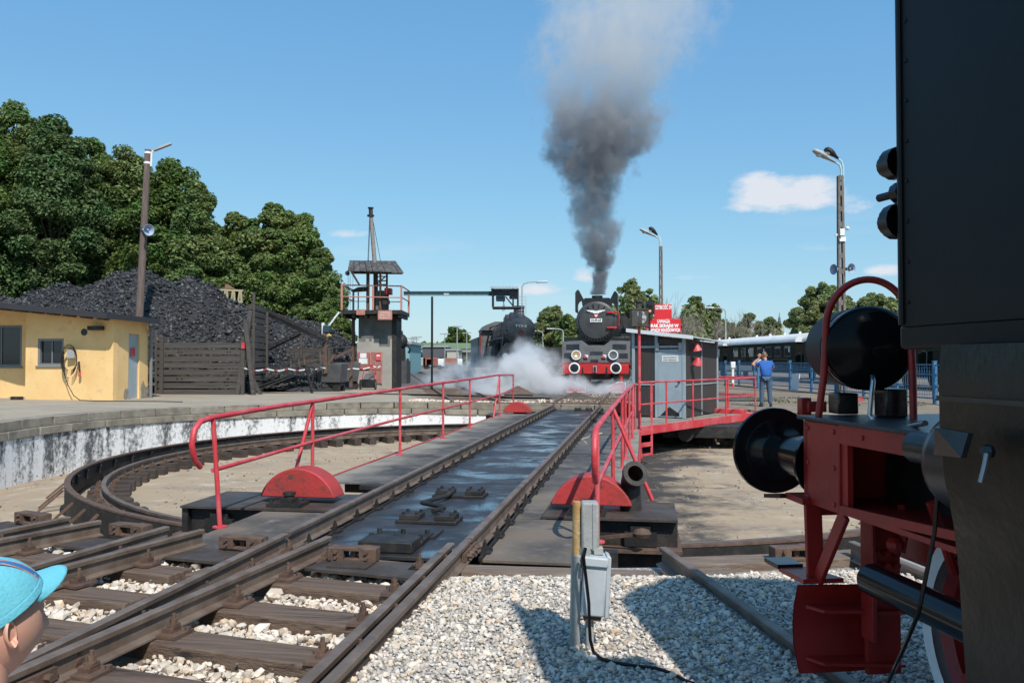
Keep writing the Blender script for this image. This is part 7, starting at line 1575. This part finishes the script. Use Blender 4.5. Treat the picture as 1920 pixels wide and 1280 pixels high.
MB().prism([(a(1130), dP-.06, z(1152)), (a(1139), dP-.06, z(1153)), (a(1144), dP-.06, z(1040)), (a(1136), dP-.06, z(1036))], (0, .11, 0)).build('box_flange', m_boxw, pb, local=False, bevel=.006)
MB().prism([(a(1093), dP-.05, z(1158)), (a(1124), dP-.05, z(1158)), (a(1126), dP-.05, z(1146)), (a(1092), dP-.05, z(1146))], (0, .09, 0)).build('box_base', m_rust, pb, local=False)
MB().cyl((a(1105), dP, z(1158)), (a(1105), dP, .0), .022, n=14).build('conduit', m_pbg, pb, local=False); MB().bx(a(1112), a(1130), dP-.03, dP+.02, z(1038), z(1024)).build('lug', m_pbg, pb, local=False, bevel=.004); MB().cyl((a(1099), dP-.06, z(1030)), (a(1099), dP+.0, z(1030)), .02, n=10).build('cable_gland', m_pbg, pb, local=False)
g0 = [P(1098, 1026, dP-.10), P(1094, 1045, dP-.11), P(1099, 1085, dP-.11), P(1104, 1130, dP-.11), P(1105, 1170, dP-.10), P(1107, 1200, dP-.12)]
gp = [G(u, v, .115) for u, v in ((1113, 1222), (1128, 1234), (1150, 1241), (1190, 1247), (1232, 1252), (1262, 1262), (1285, 1275), (1330, 1290))]
MB().tube(g0+gp, .0085, 8).build('cable', m_gloss, pb, local=False, smooth=60)
# ------------------------------------------------------------ people
def skin_body(name, joints, edges, mat, parent, sub=2, root=0):
    me = bpy.data.meshes.new(name); me.from_pydata([j[0] for j in joints], edges, []); me.materials.append(mat)
    o = link(name, me, parent); sk = o.modifiers.new('skin', 'SKIN'); sk.use_smooth_shade = True
    for i, j in enumerate(joints):
        r = j[1] if isinstance(j[1], tuple) else (j[1], j[1]); me.skin_vertices[0].data[i].radius = r
    me.skin_vertices[0].data[root].use_root = True
    sb = o.modifiers.new('sub', 'SUBSURF'); sb.levels = sub; sb.render_levels = sub
    dg = bpy.context.evaluated_depsgraph_get(); dg.update(); ne_ = bpy.data.meshes.new_from_object(o.evaluated_get(dg)); o.modifiers.clear(); o.data = ne_
    ne_.polygons.foreach_set('use_smooth', [True]*len(ne_.polygons)); return o
m_skin = M('skin', (.56, .30, .21), .5, vary=(9, (.60, .31, .22), .4, .7)); m_hair = M('hair', (.16, .10, .06), .7, vary=(40, (.24, .16, .10), .4, .7))
m_tee = M('blue_tee', (.028, .13, .46), .8, vary=(7, (.022, .10, .38), .42, .7), bump=(9, .25)); m_jean = M('blue_jeans', (.055, .095, .155), .85, vary=(9, (.08, .13, .20), .42, .7), bump=(14, .3)); m_shoe = M('dark_shoe', (.03, .03, .035), .5)
def head_mesh(b, c, f, s, up=Vector((0, 0, 1))):
    """sculpted head: c centre, f facing direction (unit), s scale (1 = adult, 0.235 m tall)"""
    f = Vector(f).normalized(); r = f.cross(up).normalized(); u = r.cross(f); nU, nV = 40, 30; V = []
    for j in range(nV+1):
        t = math.pi*j/nV
        for i in range(nU):
            a = 2*math.pi*i/nU; x = math.sin(t)*math.cos(a); y = math.sin(t)*math.sin(a); zz = math.cos(t)      # y forward
            X, Y_, Z_ = .076*x, .098*y, .118*zz
            if zz < 0: k = 1-.30*(-zz)**1.6; X *= k; Y_ *= (1-.16*(-zz)**2) if y > 0 else (1-.38*(-zz)**1.2)
            if y > .2:
                g = lambda x0, z0, sx, sz: math.exp(-((x-x0)/sx)**2-((zz-z0)/sz)**2)
                Y_ += .022*g(0, -.22, .16, .16)*y+.010*g(0, -.02, .10, .22)*y-.009*(g(.36, .04, .18, .12)+g(-.36, .04, .18, .12))+.006*(g(.40, -.30, .3, .22)+g(-.40, -.30, .3, .22))+.006*g(0, -.50, .26, .06)+.005*g(0, -.60, .24, .06)-.004*g(0, -.555, .26, .03)+.008*g(0, -.80, .3, .12)+.005*g(0, .22, .5, .10)
            V.append(Vector(c)+(r*X+f*Y_+u*Z_)*s)
    F = [(j*nU+i, j*nU+(i+1) % nU, (j+1)*nU+(i+1) % nU, (j+1)*nU+i) for j in range(nV) for i in range(nU)]
    b.add(V, F)
    for sd in (-1, 1):           # ears: rim, lobe and hollow
        e = Vector(c)+(r*.071*sd-f*.010-u*.006)*s; V = []; nA, nR = 28, 12
        for j in range(nR+2):
            q = min(1.0, j/nR) if j <= nR else 1.0
            for i in range(nA):
                a = 2*math.pi*i/nA; ca, sa = math.cos(a), math.sin(a)          # ca < 0 is the back edge
                ox = (.0165*(1.12 if ca < 0 else .85))*(1-.38*max(0, -sa-.25)); oy = .0315*(1.05 if sa > 0 else 1.0)
                h = .0050+.0075*math.exp(-((q-.84)/.12)**2)*(1 if ca < .55 or sa < -.5 else .35)-.0070*math.exp(-((q-.28)/.30)**2)+.0045*math.exp(-((q-.58)/.09)**2)*(ca < .1)*(sa > -.4)+.0125*max(0, -ca)*q+.003*(sa < -.6)*(q > .5)
                if j > nR: h = -.010+.010*max(0, -ca); ox *= .72; oy *= .80
                V.append(e+(f*(ox*ca*q)+u*(oy*sa*q)+f*(-.006*sa*q)+r*sd*h)*s)
        b.add(V, [(j*nA+i, j*nA+(i+1) % nA, (j+1)*nA+(i+1) % nA, (j+1)*nA+i) for j in range(nR+1) for i in range(nA)])
    return r, u
def finger(b, p, d_, n_, l, r): 
    d_ = Vector(d_).normalized(); n_ = Vector(n_).normalized(); q1 = p+d_*l*.45; q2 = q1+(d_*.75+n_*.6).normalized()*l*.32; q3 = q2+(d_*.25+n_*.95).normalized()*l*.25
    b.tube([p-d_*.02, p, q1, q2, q3], [r*1.05, r*1.05, r, r*.92, r*.6], 7)
def hand(b, w, d_, n_, side, s=1.0):
    """palm from wrist w along d_, fingers curl towards n_"""
    d_ = Vector(d_).normalized(); n_ = Vector(n_); n_ = (n_-d_*n_.dot(d_)).normalized(); x = d_.cross(n_)*side
    b.tube([w, w+d_*.03*s, w+d_*.085*s], [.026*s, .036*s, .038*s], 8)
    for k, (o, l) in enumerate(((-.030, .072), (-.010, .080), (.010, .075), (.029, .060))): finger(b, w+d_*.085*s+x*o*s, d_+x*o*2, n_, l*s, .0088*s)
    b.tube([w+d_*.025*s-x*.02*s, w+d_*.055*s-x*.05*s, w+(d_*.085-x*.06+n_*.015)*s], [.014*s, .012*s, .008*s], 7)
# photographer in a blue T-shirt, seen from behind, phone raised at the left of his head
mp_ = P(1436, 768, 26.6); mz = gz(mp_.x, mp_.y)
man = thing('person', 'person in blue T-shirt and jeans seen from behind, raising a camera to the face', 'person', (mp_.x, 26.6, mz), R(0))
leg = lambda s: [((s*.09, 0, .93), (.105, .11)), ((s*.115, .03, .50), (.066, .07)), ((s*.125, -.01, .09), (.05, .055))]
J = [((0, 0, .98), (.15, .115)), ((.09, 0, .90), (.105, .11)), ((.125, .02, .50), (.078, .082)), ((.145, -.01, .07), (.062, .07)), ((-.09, 0, .90), (.105, .11)), ((-.12, .02, .50), (.078, .082)), ((-.135, .0, .07), (.062, .07))]
skin_body('jeans', J, [(0, 1), (1, 2), (2, 3), (0, 4), (4, 5), (5, 6)], m_jean, man, 2)
J = [((0, 0, .92), (.185, .13)), ((0, 0, 1.12), (.175, .125)), ((0, .01, 1.34), (.20, .125)), ((0, .01, 1.46), (.12, .09)), ((0, .015, 1.50), (.065, .06)), ((.19, .01, 1.41), (.075, .075)), ((.27, .10, 1.27), (.066, .066)), ((-.19, .01, 1.41), (.075, .075)), ((-.27, .08, 1.30), (.066, .066))]
skin_body('tee_shirt', J, [(0, 1), (1, 2), (2, 3), (3, 4), (2, 5), (5, 6), (2, 7), (7, 8)], m_tee, man, 2)
b = MB(); head_mesh(b, (-.03, .03, 1.645), (-.12, 1, -.03), 1.0); b.tube([(0, .0, 1.44), (-.01, .01, 1.50), (-.025, .02, 1.58)], [.062, .056, .058], 12)
for s, el, wr in ((1, (.29, .22, 1.22), (.02, .30, 1.50)), (-1, (-.36, .20, 1.36), (-.12, .20, 1.56))):
    sh = Vector((s*.262, .09, 1.29)); el = Vector(el); wr = Vector(wr); b.tube([sh, sh.lerp(el, .5), el, el.lerp(wr, .35), wr], [.046, .044, .041, .043, .030], 10); hand(b, wr, (-.03*s, .1, 1), (0, 1, .1), s)
o = b.build('body', m_skin, man, smooth=70)
hb = MB(); V = []; nU, nV = 28, 12
for j in range(nV+1):
    t = 1.75*j/nV
    for i in range(nU):
        a = 2*math.pi*i/nU; x_, y_, z_ = math.sin(t)*math.cos(a), math.sin(t)*math.sin(a), math.cos(t)
        if y_ > .35 and z_ < .55: k = .90
        else: k = 1.045
        V.append(Vector((-.03, .03, 1.645))+Vector((.076*x_*k, .098*y_*k, .118*z_*k))+Vector((0, 0, .002)))
hb.add(V, [(j*nU+i, j*nU+(i+1) % nU, (j+1)*nU+(i+1) % nU, (j+1)*nU+i) for j in range(nV) for i in range(nU)]); hb.build('hair', m_hair, man, smooth=70)
for s, x, y in ((1, .145, -.01), (-1, -.135, 0)):
    b = MB(); ang = .25*s; D = Vector((math.sin(ang+.2), math.cos(ang+.2), 0)); b.tube([Vector((x, y-.05, .035)), Vector((x, y, .045))+D*.03, Vector((x, y, .04))+D*.12, Vector((x, y, .03))+D*.19], [.042, .048, .046, .03], 10); b.V = [Vector((v.x, v.y, max(0.0, v.z))) for v in b.V]; b.build('shoe', m_shoe, man, smooth=60)
cm = thing('camera', 'small dark camera held up by the person in the blue T-shirt', 'camera', (mp_.x-.12, 26.9+.06, mz+1.60)); MB().bx(-.09, .07, 0, .05, -.01, .07).cyl((0, .05, .03), (0, .10, .03), .03, n=12).build('camera_body', m_black, cm, bevel=.008)
# boy in a light blue cap, close in front of the camera at the lower left
m_cap = M('cap_blue', (.15, .53, .63), .9, vary=(30, (.125, .47, .58), .4, .7), bump=(140, .3)); m_capb = M('cap_trim_blue', (.02, .16, .42), .8); m_capo = M('cap_trim_orange', (.75, .30, .06), .8, vary=(60, (.55, .06, .05), .45, .6))
m_face = M('boy_skin', (.66, .375, .265), .5, vary=(22, (.70, .34, .25), .42, .7), bump=(160, .08)); m_boyhair = M('boy_hair', (.33, .22, .13), .8, vary=(60, (.42, .30, .19), .4, .7))
hd = P(-12, 1170, 1.55); S = .89; FD = Vector((.47, .88, -.06)).normalized()
boy = thing('person', 'boy in a light blue cap with a curved peak, seen from behind at lower left', 'person', (hd.x-.03, 1.5, 0))
b = MB(); r_, u_ = head_mesh(b, hd, FD, S); nk = hd-u_*.10*S-FD*.022
b.tube([nk+u_*.04, nk-Vector((0, 0, .03)), nk-Vector((.005, .0, .10)), nk-Vector((.01, 0, .16))], [.050, .046, .050, .065], 14)
# body below the frame: shoulders, arms, hands
base = nk-Vector((.01, 0, .13)); 
for s in (-1, 1):
    sh = base+r_*s*.13-Vector((0, 0, .05)); el = sh+Vector((0, 0, -.20))+r_*s*.05; wr = el+FD*.08+Vector((0, 0, -.17)); b.tube([sh, sh.lerp(el, .5), el, wr], [.036, .033, .03, .022], 10); hand(b, wr, (0, 0, -1), FD, s, .75)
o = b.build('body', m_face, boy, local=False, smooth=70)
sh_z = base.z
fw = lambda j: tuple(wm(boy).inverted() @ Vector(j))
Jp = [base+Vector((0, 0, -.50)), base+Vector((0, 0, -.28)), base+Vector((0, 0, -.09)), base+r_*.13+Vector((0, 0, -.06)), base+r_*.165+Vector((0, 0, -.17)), base-r_*.13+Vector((0, 0, -.06)), base-r_*.165+Vector((0, 0, -.17))]
skin_body('tee_shirt', list(zip([fw(j) for j in Jp], [(.13, .10), (.125, .10), (.12, .085), .055, .052, .055, .052])), [(0, 1), (1, 2), (2, 3), (3, 4), (2, 5), (5, 6)], m_white, boy, 2)
hz0 = base.z-.55
Jp = [Vector((base.x, base.y, hz0)), Vector((base.x, base.y, hz0))+r_*.07+Vector((0, 0, -.05)), Vector((base.x, base.y, hz0*.5))+r_*.08, Vector((base.x, base.y, .05))+r_*.09, Vector((base.x, base.y, hz0))-r_*.07+Vector((0, 0, -.05)), Vector((base.x, base.y, hz0*.5))-r_*.08, Vector((base.x, base.y, .05))-r_*.09]
skin_body('trousers', list(zip([fw(j) for j in Jp], [(.12, .10), .08, .06, .048, .08, .06, .048])), [(0, 1), (1, 2), (2, 3), (0, 4), (4, 5), (5, 6)], m_jean, boy, 2)
for s in (-1, 1): q = Vector((base.x, base.y, .02))+r_*.09*s; MB().tube([q-FD*.04, q+FD*.03, q+FD*.13], [.035, .04, .025], 10).build('shoe', m_shoe, boy, local=False, smooth=60)
# hair below the cap, cap crown, trim band and peak
def cap_pt(t, a, k, tilt):
    x_, y_, z_ = math.sin(t)*math.cos(a), math.sin(t)*math.sin(a), math.cos(t); f2 = (FD+u_*tilt).normalized(); u2 = r_.cross(f2).normalized()
    return hd+u_*.012*S+(r_*.082*x_+f2*.104*y_+u2*.122*z_)*S*k
def cap_part(nm, mat, t0, t1, k, nU=44, nV=16, tilt=.22, af=None):
    V = []
    for j in range(nV+1):
        for i in range(nU):
            a_ = 2*math.pi*i/nU; t = t0+(t1-t0)*j/nV; V.append(cap_pt(t, a_, k+.017*math.sin(3*a_+t*4)*math.sin(t)**2*(t1 > 1.2)+.006*mnoise.noise(Vector((a_*2, t*5, 1))), tilt))
    b = MB().add(V, [(j*nU+i, j*nU+(i+1) % nU, (j+1)*nU+(i+1) % nU, (j+1)*nU+i) for j in range(nV) for i in range(nU)]); o = b.build(nm, mat, boy, local=False, smooth=80)
    md = o.modifiers.new('thick', 'SOLIDIFY'); md.thickness = .003; md.offset = 1; return o
TL = .58
cp = cap_part('cap_crown', m_cap, 0.0, 1.36, 1.05, tilt=TL)
cap_part('cap_band', m_cap, 1.30, 1.44, 1.054, nV=6, tilt=TL)
def capstrip(nm, mat, a0, a1, k, t0=.0, t1=1.5):
    b = MB(); b.grid(lambda uu, vv: cap_pt(t0+(t1-t0)*vv, a0+(a1-a0)*uu, k, .22), 6, 18); b.build(nm, mat, boy, local=False, smooth=80)
# coloured trim between crown and peak (front seam)
b = MB(); b.grid(lambda uu, vv: cap_pt(.98+.20*vv*(1-.5*abs(2*uu-1)), R(90)+(uu-.5)*3.0, 1.066, TL), 24, 4); b.build('cap_trim', m_capb, boy, local=False, smooth=80)
b = MB(); b.grid(lambda uu, vv: cap_pt(.93+.05*vv, R(90)+(uu-.5)*3.0, 1.068, TL), 24, 2); b.build('cap_trim', m_capo, boy, local=False, smooth=80)
def seam(nm, mat, a_, w, k, t0=.06, t1=1.34):
    b = MB(); b.grid(lambda uu, vv: cap_pt(t0+(t1-t0)*vv, a_+(uu-.5)*w/max(.18, math.sin(t0+(t1-t0)*vv))+.25*vv, k, TL), 3, 24); b.build(nm, mat, boy, local=False, smooth=80)
seam('cap_trim', m_capb, R(46), .20, 1.098); seam('cap_trim', m_capo, R(46)-.11, .03, 1.100); seam('cap_trim', m_capo, R(46)+.115, .025, 1.100)
f2 = (FD+u_*TL).normalized(); u2 = r_.cross(f2).normalized()
def peak(uu, vv):
    a_ = R(90)+(uu-.5)*2.15; p0 = cap_pt(1.38, a_, 1.06, TL); ext = .066*S*(1-(2*uu-1)**2*.96)**.6
    return p0+(f2*.93+u2*(-.42))*ext*vv+u2*(.006-.020*(2*uu-1)**2)*vv
b = MB(); b.grid(peak, 24, 8); o = b.build('cap_peak', m_cap, boy, local=False, smooth=80); md = o.modifiers.new('thick', 'SOLIDIFY'); md.thickness = .004
V = []; nU = 36
for j in range(8):
    t = 1.30+.94*j/7
    for i in range(nU):
        a_ = 2*math.pi*i/nU; x_, y_, z_ = math.sin(t)*math.cos(a_), math.sin(t)*math.sin(a_), math.cos(t); k = 1.03 if y_ < .25 else .9
        if y_ > -.42 and t > 1.42: k = .86
        Xk = 1-.30*max(0, -z_)**1.6; V.append(hd+(r_*.076*x_*Xk+FD*.098*y_*(1-.38*max(0, -z_)**1.2)+u_*.118*z_)*S*k)
MB().add(V, [(j*nU+i, j*nU+(i+1) % nU, (j+1)*nU+(i+1) % nU, (j+1)*nU+i) for j in range(7) for i in range(nU)]).build('hair', m_boyhair, boy, local=False, smooth=80)
# ------------------------------------------------------------ smoke and steam (real volumes)
def vol_mat(name, color, build):
    m = bpy.data.materials.new(name); m.use_nodes = True; nt = m.node_tree; nt.nodes.clear(); L = nt.links.new
    def mth(op, a, b=None, c=None, clamp=False):
        n = nt.nodes.new('ShaderNodeMath'); n.operation = op; n.use_clamp = clamp
        for i, x in enumerate((a, b, c)):
            if x is None: continue
            if isinstance(x, (int, float)): n.inputs[i].default_value = x
            else: L(x, n.inputs[i])
        return n.outputs[0]
    def curve(v, pts):
        lo, hi = pts[0][0], pts[-1][0]; n = nt.nodes.new('ShaderNodeFloatCurve'); cu = n.mapping.curves[0]; ys = [p[1] for p in pts]; y0, y1 = min(ys), max(ys); y1 = y1 if y1 > y0 else y0+1
        f = [((x-lo)/(hi-lo), (y-y0)/(y1-y0)) for x, y in pts]
        cu.points[0].location = f[0]; cu.points[1].location = f[-1]
        for p in f[1:-1]: cu.points.new(*p)
        n.mapping.update(); L(mth('DIVIDE', mth('SUBTRACT', v, lo), hi-lo, clamp=True), n.inputs['Value']); return mth('MULTIPLY_ADD', n.outputs[0], y1-y0, y0)
    def noise(vec, sc, det=5, rough=.6, off=(0, 0, 0), scl=(1, 1, 1)):
        mp = nt.nodes.new('ShaderNodeMapping'); mp.inputs['Location'].default_value = off; mp.inputs['Scale'].default_value = scl; L(vec, mp.inputs[0]); n = nt.nodes.new('ShaderNodeTexNoise'); n.inputs['Scale'].default_value = sc; n.inputs['Detail'].default_value = det; n.inputs['Roughness'].default_value = rough; L(mp.outputs[0], n.inputs['Vector']); return n
    ge = nt.nodes.new('ShaderNodeNewGeometry'); pos = ge.outputs['Position']; sp = nt.nodes.new('ShaderNodeSeparateXYZ'); L(pos, sp.inputs[0])
    dens, col = build(mth, curve, noise, pos, sp.outputs, nt, L)
    v = nt.nodes.new('ShaderNodeVolumePrincipled'); L(dens, v.inputs['Density']); v.inputs['Anisotropy'].default_value = .15
    if hasattr(col, 'is_linked') or not isinstance(col, tuple): L(col, v.inputs['Color'])
    else: v.inputs['Color'].default_value = (*col, 1)
    o = nt.nodes.new('ShaderNodeOutputMaterial'); L(v.outputs[0], o.inputs['Volume'])
    try: m.cycles.volume_step_rate = .12
    except Exception: pass
    return m
DS = 37.4
def wz(v): return P(960, v, DS).z
def wx(u): return (u-960)/FPX*DS
PL = [(552, 1121, 14, 1.0), (520, 1122, 17, 1.0), (480, 1124, 26, .95), (440, 1121, 42, .8), (400, 1118, 52, .75), (350, 1112, 58, .9), (300, 1112, 72, 1.1), (255, 1128, 104, 1.15), (215, 1126, 104, .85), (185, 1130, 108, .45), (140, 1140, 132, .34), (90, 1158, 148, .32), (40, 1180, 160, .30), (-10, 1200, 170, .25), (-60, 1205, 195, .05)]
def plume(mth, curve, noise, pos, s, nt, L):
    x, y, z = s
    w = noise(pos, .42, 4, .62, (3, 1, 7)); wv = nt.nodes.new('ShaderNodeVectorMath'); wv.operation = 'SUBTRACT'; L(w.outputs['Color'], wv.inputs[0]); wv.inputs[1].default_value = (.5, .5, .5); ws = nt.nodes.new('ShaderNodeSeparateXYZ'); L(wv.outputs[0], ws.inputs[0])
    hgt = mth('DIVIDE', mth('SUBTRACT', z, wz(552)), 6.0, clamp=True)
    amp = mth('MULTIPLY_ADD', hgt, 4.2, .45)
    cx = curve(z, sorted((wz(v), wx(u)) for v, u, r, d in PL)); rr = curve(z, sorted((wz(v), r*DS/FPX*1.25) for v, u, r, d in PL)); dn = curve(z, sorted((wz(v), d) for v, u, r, d in PL))
    dx = mth('MULTIPLY_ADD', ws.outputs[0], amp, mth('SUBTRACT', x, cx)); dy = mth('MULTIPLY_ADD', ws.outputs[1], amp, mth('SUBTRACT', y, DS))
    q = mth('DIVIDE', mth('SQRT', mth('ADD', mth('MULTIPLY', dx, dx), mth('MULTIPLY', dy, dy))), rr)
    body = mth('MULTIPLY', mth('SUBTRACT', 1.0, q, clamp=True), 1.9, clamp=True)
    n2 = noise(pos, .95, 6, .68, (11, 5, 2), (1, 1, .8)).outputs['Fac']
    n3 = noise(pos, 2.3, 5, .65, (1, 9, 4)).outputs['Fac']
    nn = mth('ADD', mth('MULTIPLY', mth('SUBTRACT', n2, .5), mth('MULTIPLY_ADD', hgt, 4.6, 1.4)), mth('MULTIPLY', mth('SUBTRACT', n3, .5), 2.4))
    br = mth('MULTIPLY', mth('SUBTRACT', mth('ADD', mth('MULTIPLY', mth('SUBTRACT', 1.0, q), 1.35), nn), .22), 2.6, clamp=True)
    # thin jet at the chimney is solid, higher up the cloud breaks up
    thin = mth('DIVIDE', 1.0, mth('MAXIMUM', rr, .35))
    d = mth('MULTIPLY', mth('MULTIPLY', mth('MULTIPLY', br, mth('MINIMUM', mth('MULTIPLY', body, 2.5), 1.0)), dn), mth('MULTIPLY_ADD', thin, 1.5, .12))
    cr = nt.nodes.new('ShaderNodeMix'); cr.data_type = 'RGBA'; cr.inputs[6].default_value = (.42, .43, .455, 1); cr.inputs[7].default_value = (.95, .91, .86, 1); L(curve(z, [(wz(552), 0), (wz(300), .05), (wz(200), .35), (wz(120), .85), (wz(-60), 1)]), cr.inputs[0])
    return mth('MULTIPLY', d, 1.6), cr.outputs[2]
def domain(name, label, cat, m, sections):
    b = MB(); n = 20; V = []
    for cx, cy, z, rx, ry in sections: V += [(cx+rx*math.cos(2*math.pi*k/n), cy+ry*math.sin(2*math.pi*k/n), z) for k in range(n)]
    k_ = len(sections); b.add(V, [(j*n+k, j*n+(k+1) % n, (j+1)*n+(k+1) % n, (j+1)*n+k) for j in range(k_-1) for k in range(n)]+[tuple(range(n-1, -1, -1)), tuple(range((k_-1)*n, k_*n))])
    o = b.build(name, m, None, smooth=None); tag(o, label, cat, kind='stuff'); return o
pm = vol_mat('dark_smoke', (.3, .3, .3), plume)
domain('smoke_plume', 'tall plume of dark smoke rising from the winged engine chimney', 'smoke', pm, [(wx(u), DS, wz(v), r*DS/FPX*1.25+.5+.9*min(1, (552-v)/150), r*DS/FPX*1.25+.5+.9*min(1, (552-v)/150)) for v, u, r, d in PL])
def steam_fn(blobs, gain, seed):
    def f(mth, curve, noise, pos, s, nt, L):
        x, y, z = s; tot = None
        w = noise(pos, .55, 4, .6, (seed, 2, 3)); wv = nt.nodes.new('ShaderNodeVectorMath'); wv.operation = 'SUBTRACT'; L(w.outputs['Color'], wv.inputs[0]); wv.inputs[1].default_value = (.5, .5, .5); ws = nt.nodes.new('ShaderNodeSeparateXYZ'); L(wv.outputs[0], ws.inputs[0])
        X, Y_, Z_ = [mth('MULTIPLY_ADD', ws.outputs[i], 1.5, s[i]) for i in range(3)]
        for (c, r, k) in blobs:
            t = None
            for a, c0, r0 in ((X, c[0], r[0]), (Y_, c[1], r[1]), (Z_, c[2], r[2])):
                e = mth('DIVIDE', mth('SUBTRACT', a, c0), r0); e = mth('MULTIPLY', e, e); t = e if t is None else mth('ADD', t, e)
            m = mth('MULTIPLY', mth('SUBTRACT', 1.0, t, clamp=True), k); tot = m if tot is None else mth('ADD', tot, m)
        n2 = noise(pos, 1.1, 6, .66, (5, seed, 1)).outputs['Fac']
        d = mth('MULTIPLY', mth('ADD', mth('MULTIPLY', tot, .35), mth('MULTIPLY', mth('SUBTRACT', n2, .53), 2.6), clamp=True), mth('MULTIPLY', tot, gain)); return d, (.985, .988, .99)
    return f
def blob(u, v, d, wu, wv_, wd, k): q = P(u, v, d); return ((q.x, d, q.z), (wu*d/FPX, wd, wv_*d/FPX), k)
bl = [blob(960, 715, 35.6, 78, 62, 1.6, 1.2), blob(990, 690, 35.6, 60, 50, 1.5, 1.2), blob(930, 735, 34.8, 90, 30, 1.6, 1.0), blob(1010, 722, 35.0, 90, 40, 1.5, 1.0), blob(1075, 728, 34.6, 80, 24, 1.3, .9), blob(1150, 728, 34.6, 60, 20, 1.2, .8), blob(975, 655, 36.5, 38, 34, 1.4, .6), blob(1040, 690, 36.2, 60, 36, 1.4, .5)]
sm = vol_mat('white_steam', (.98, .98, .98), steam_fn(bl, 4.2, 4))
A, B = P(830, 745, 35), P(1215, 625, 35)
o = MB().bx(A.x, B.x, 32.6, 38.4, .16, 3.1).build('steam_cloud', sm, None, smooth=None); tag(o, 'billowing white steam in front of the two far engines', 'steam', kind='stuff')
bl = [blob(850, 705, 43, 62, 36, 1.8, .8), blob(900, 690, 43.5, 60, 50, 1.6, .5), blob(815, 720, 42, 40, 24, 1.5, .7), blob(880, 725, 41.5, 80, 22, 1.6, .8)]
sm2 = vol_mat('thin_steam', (.98, .98, .98), steam_fn(bl, 3.2, 9)); A, B = P(765, 740, 42), P(965, 630, 42)
o = MB().bx(A.x, B.x, 39.6, 45.6, .2, 3.3).build('steam_cloud', sm2, None, smooth=None); tag(o, 'thinner drifting steam left of the sooty engine', 'steam', kind='stuff')
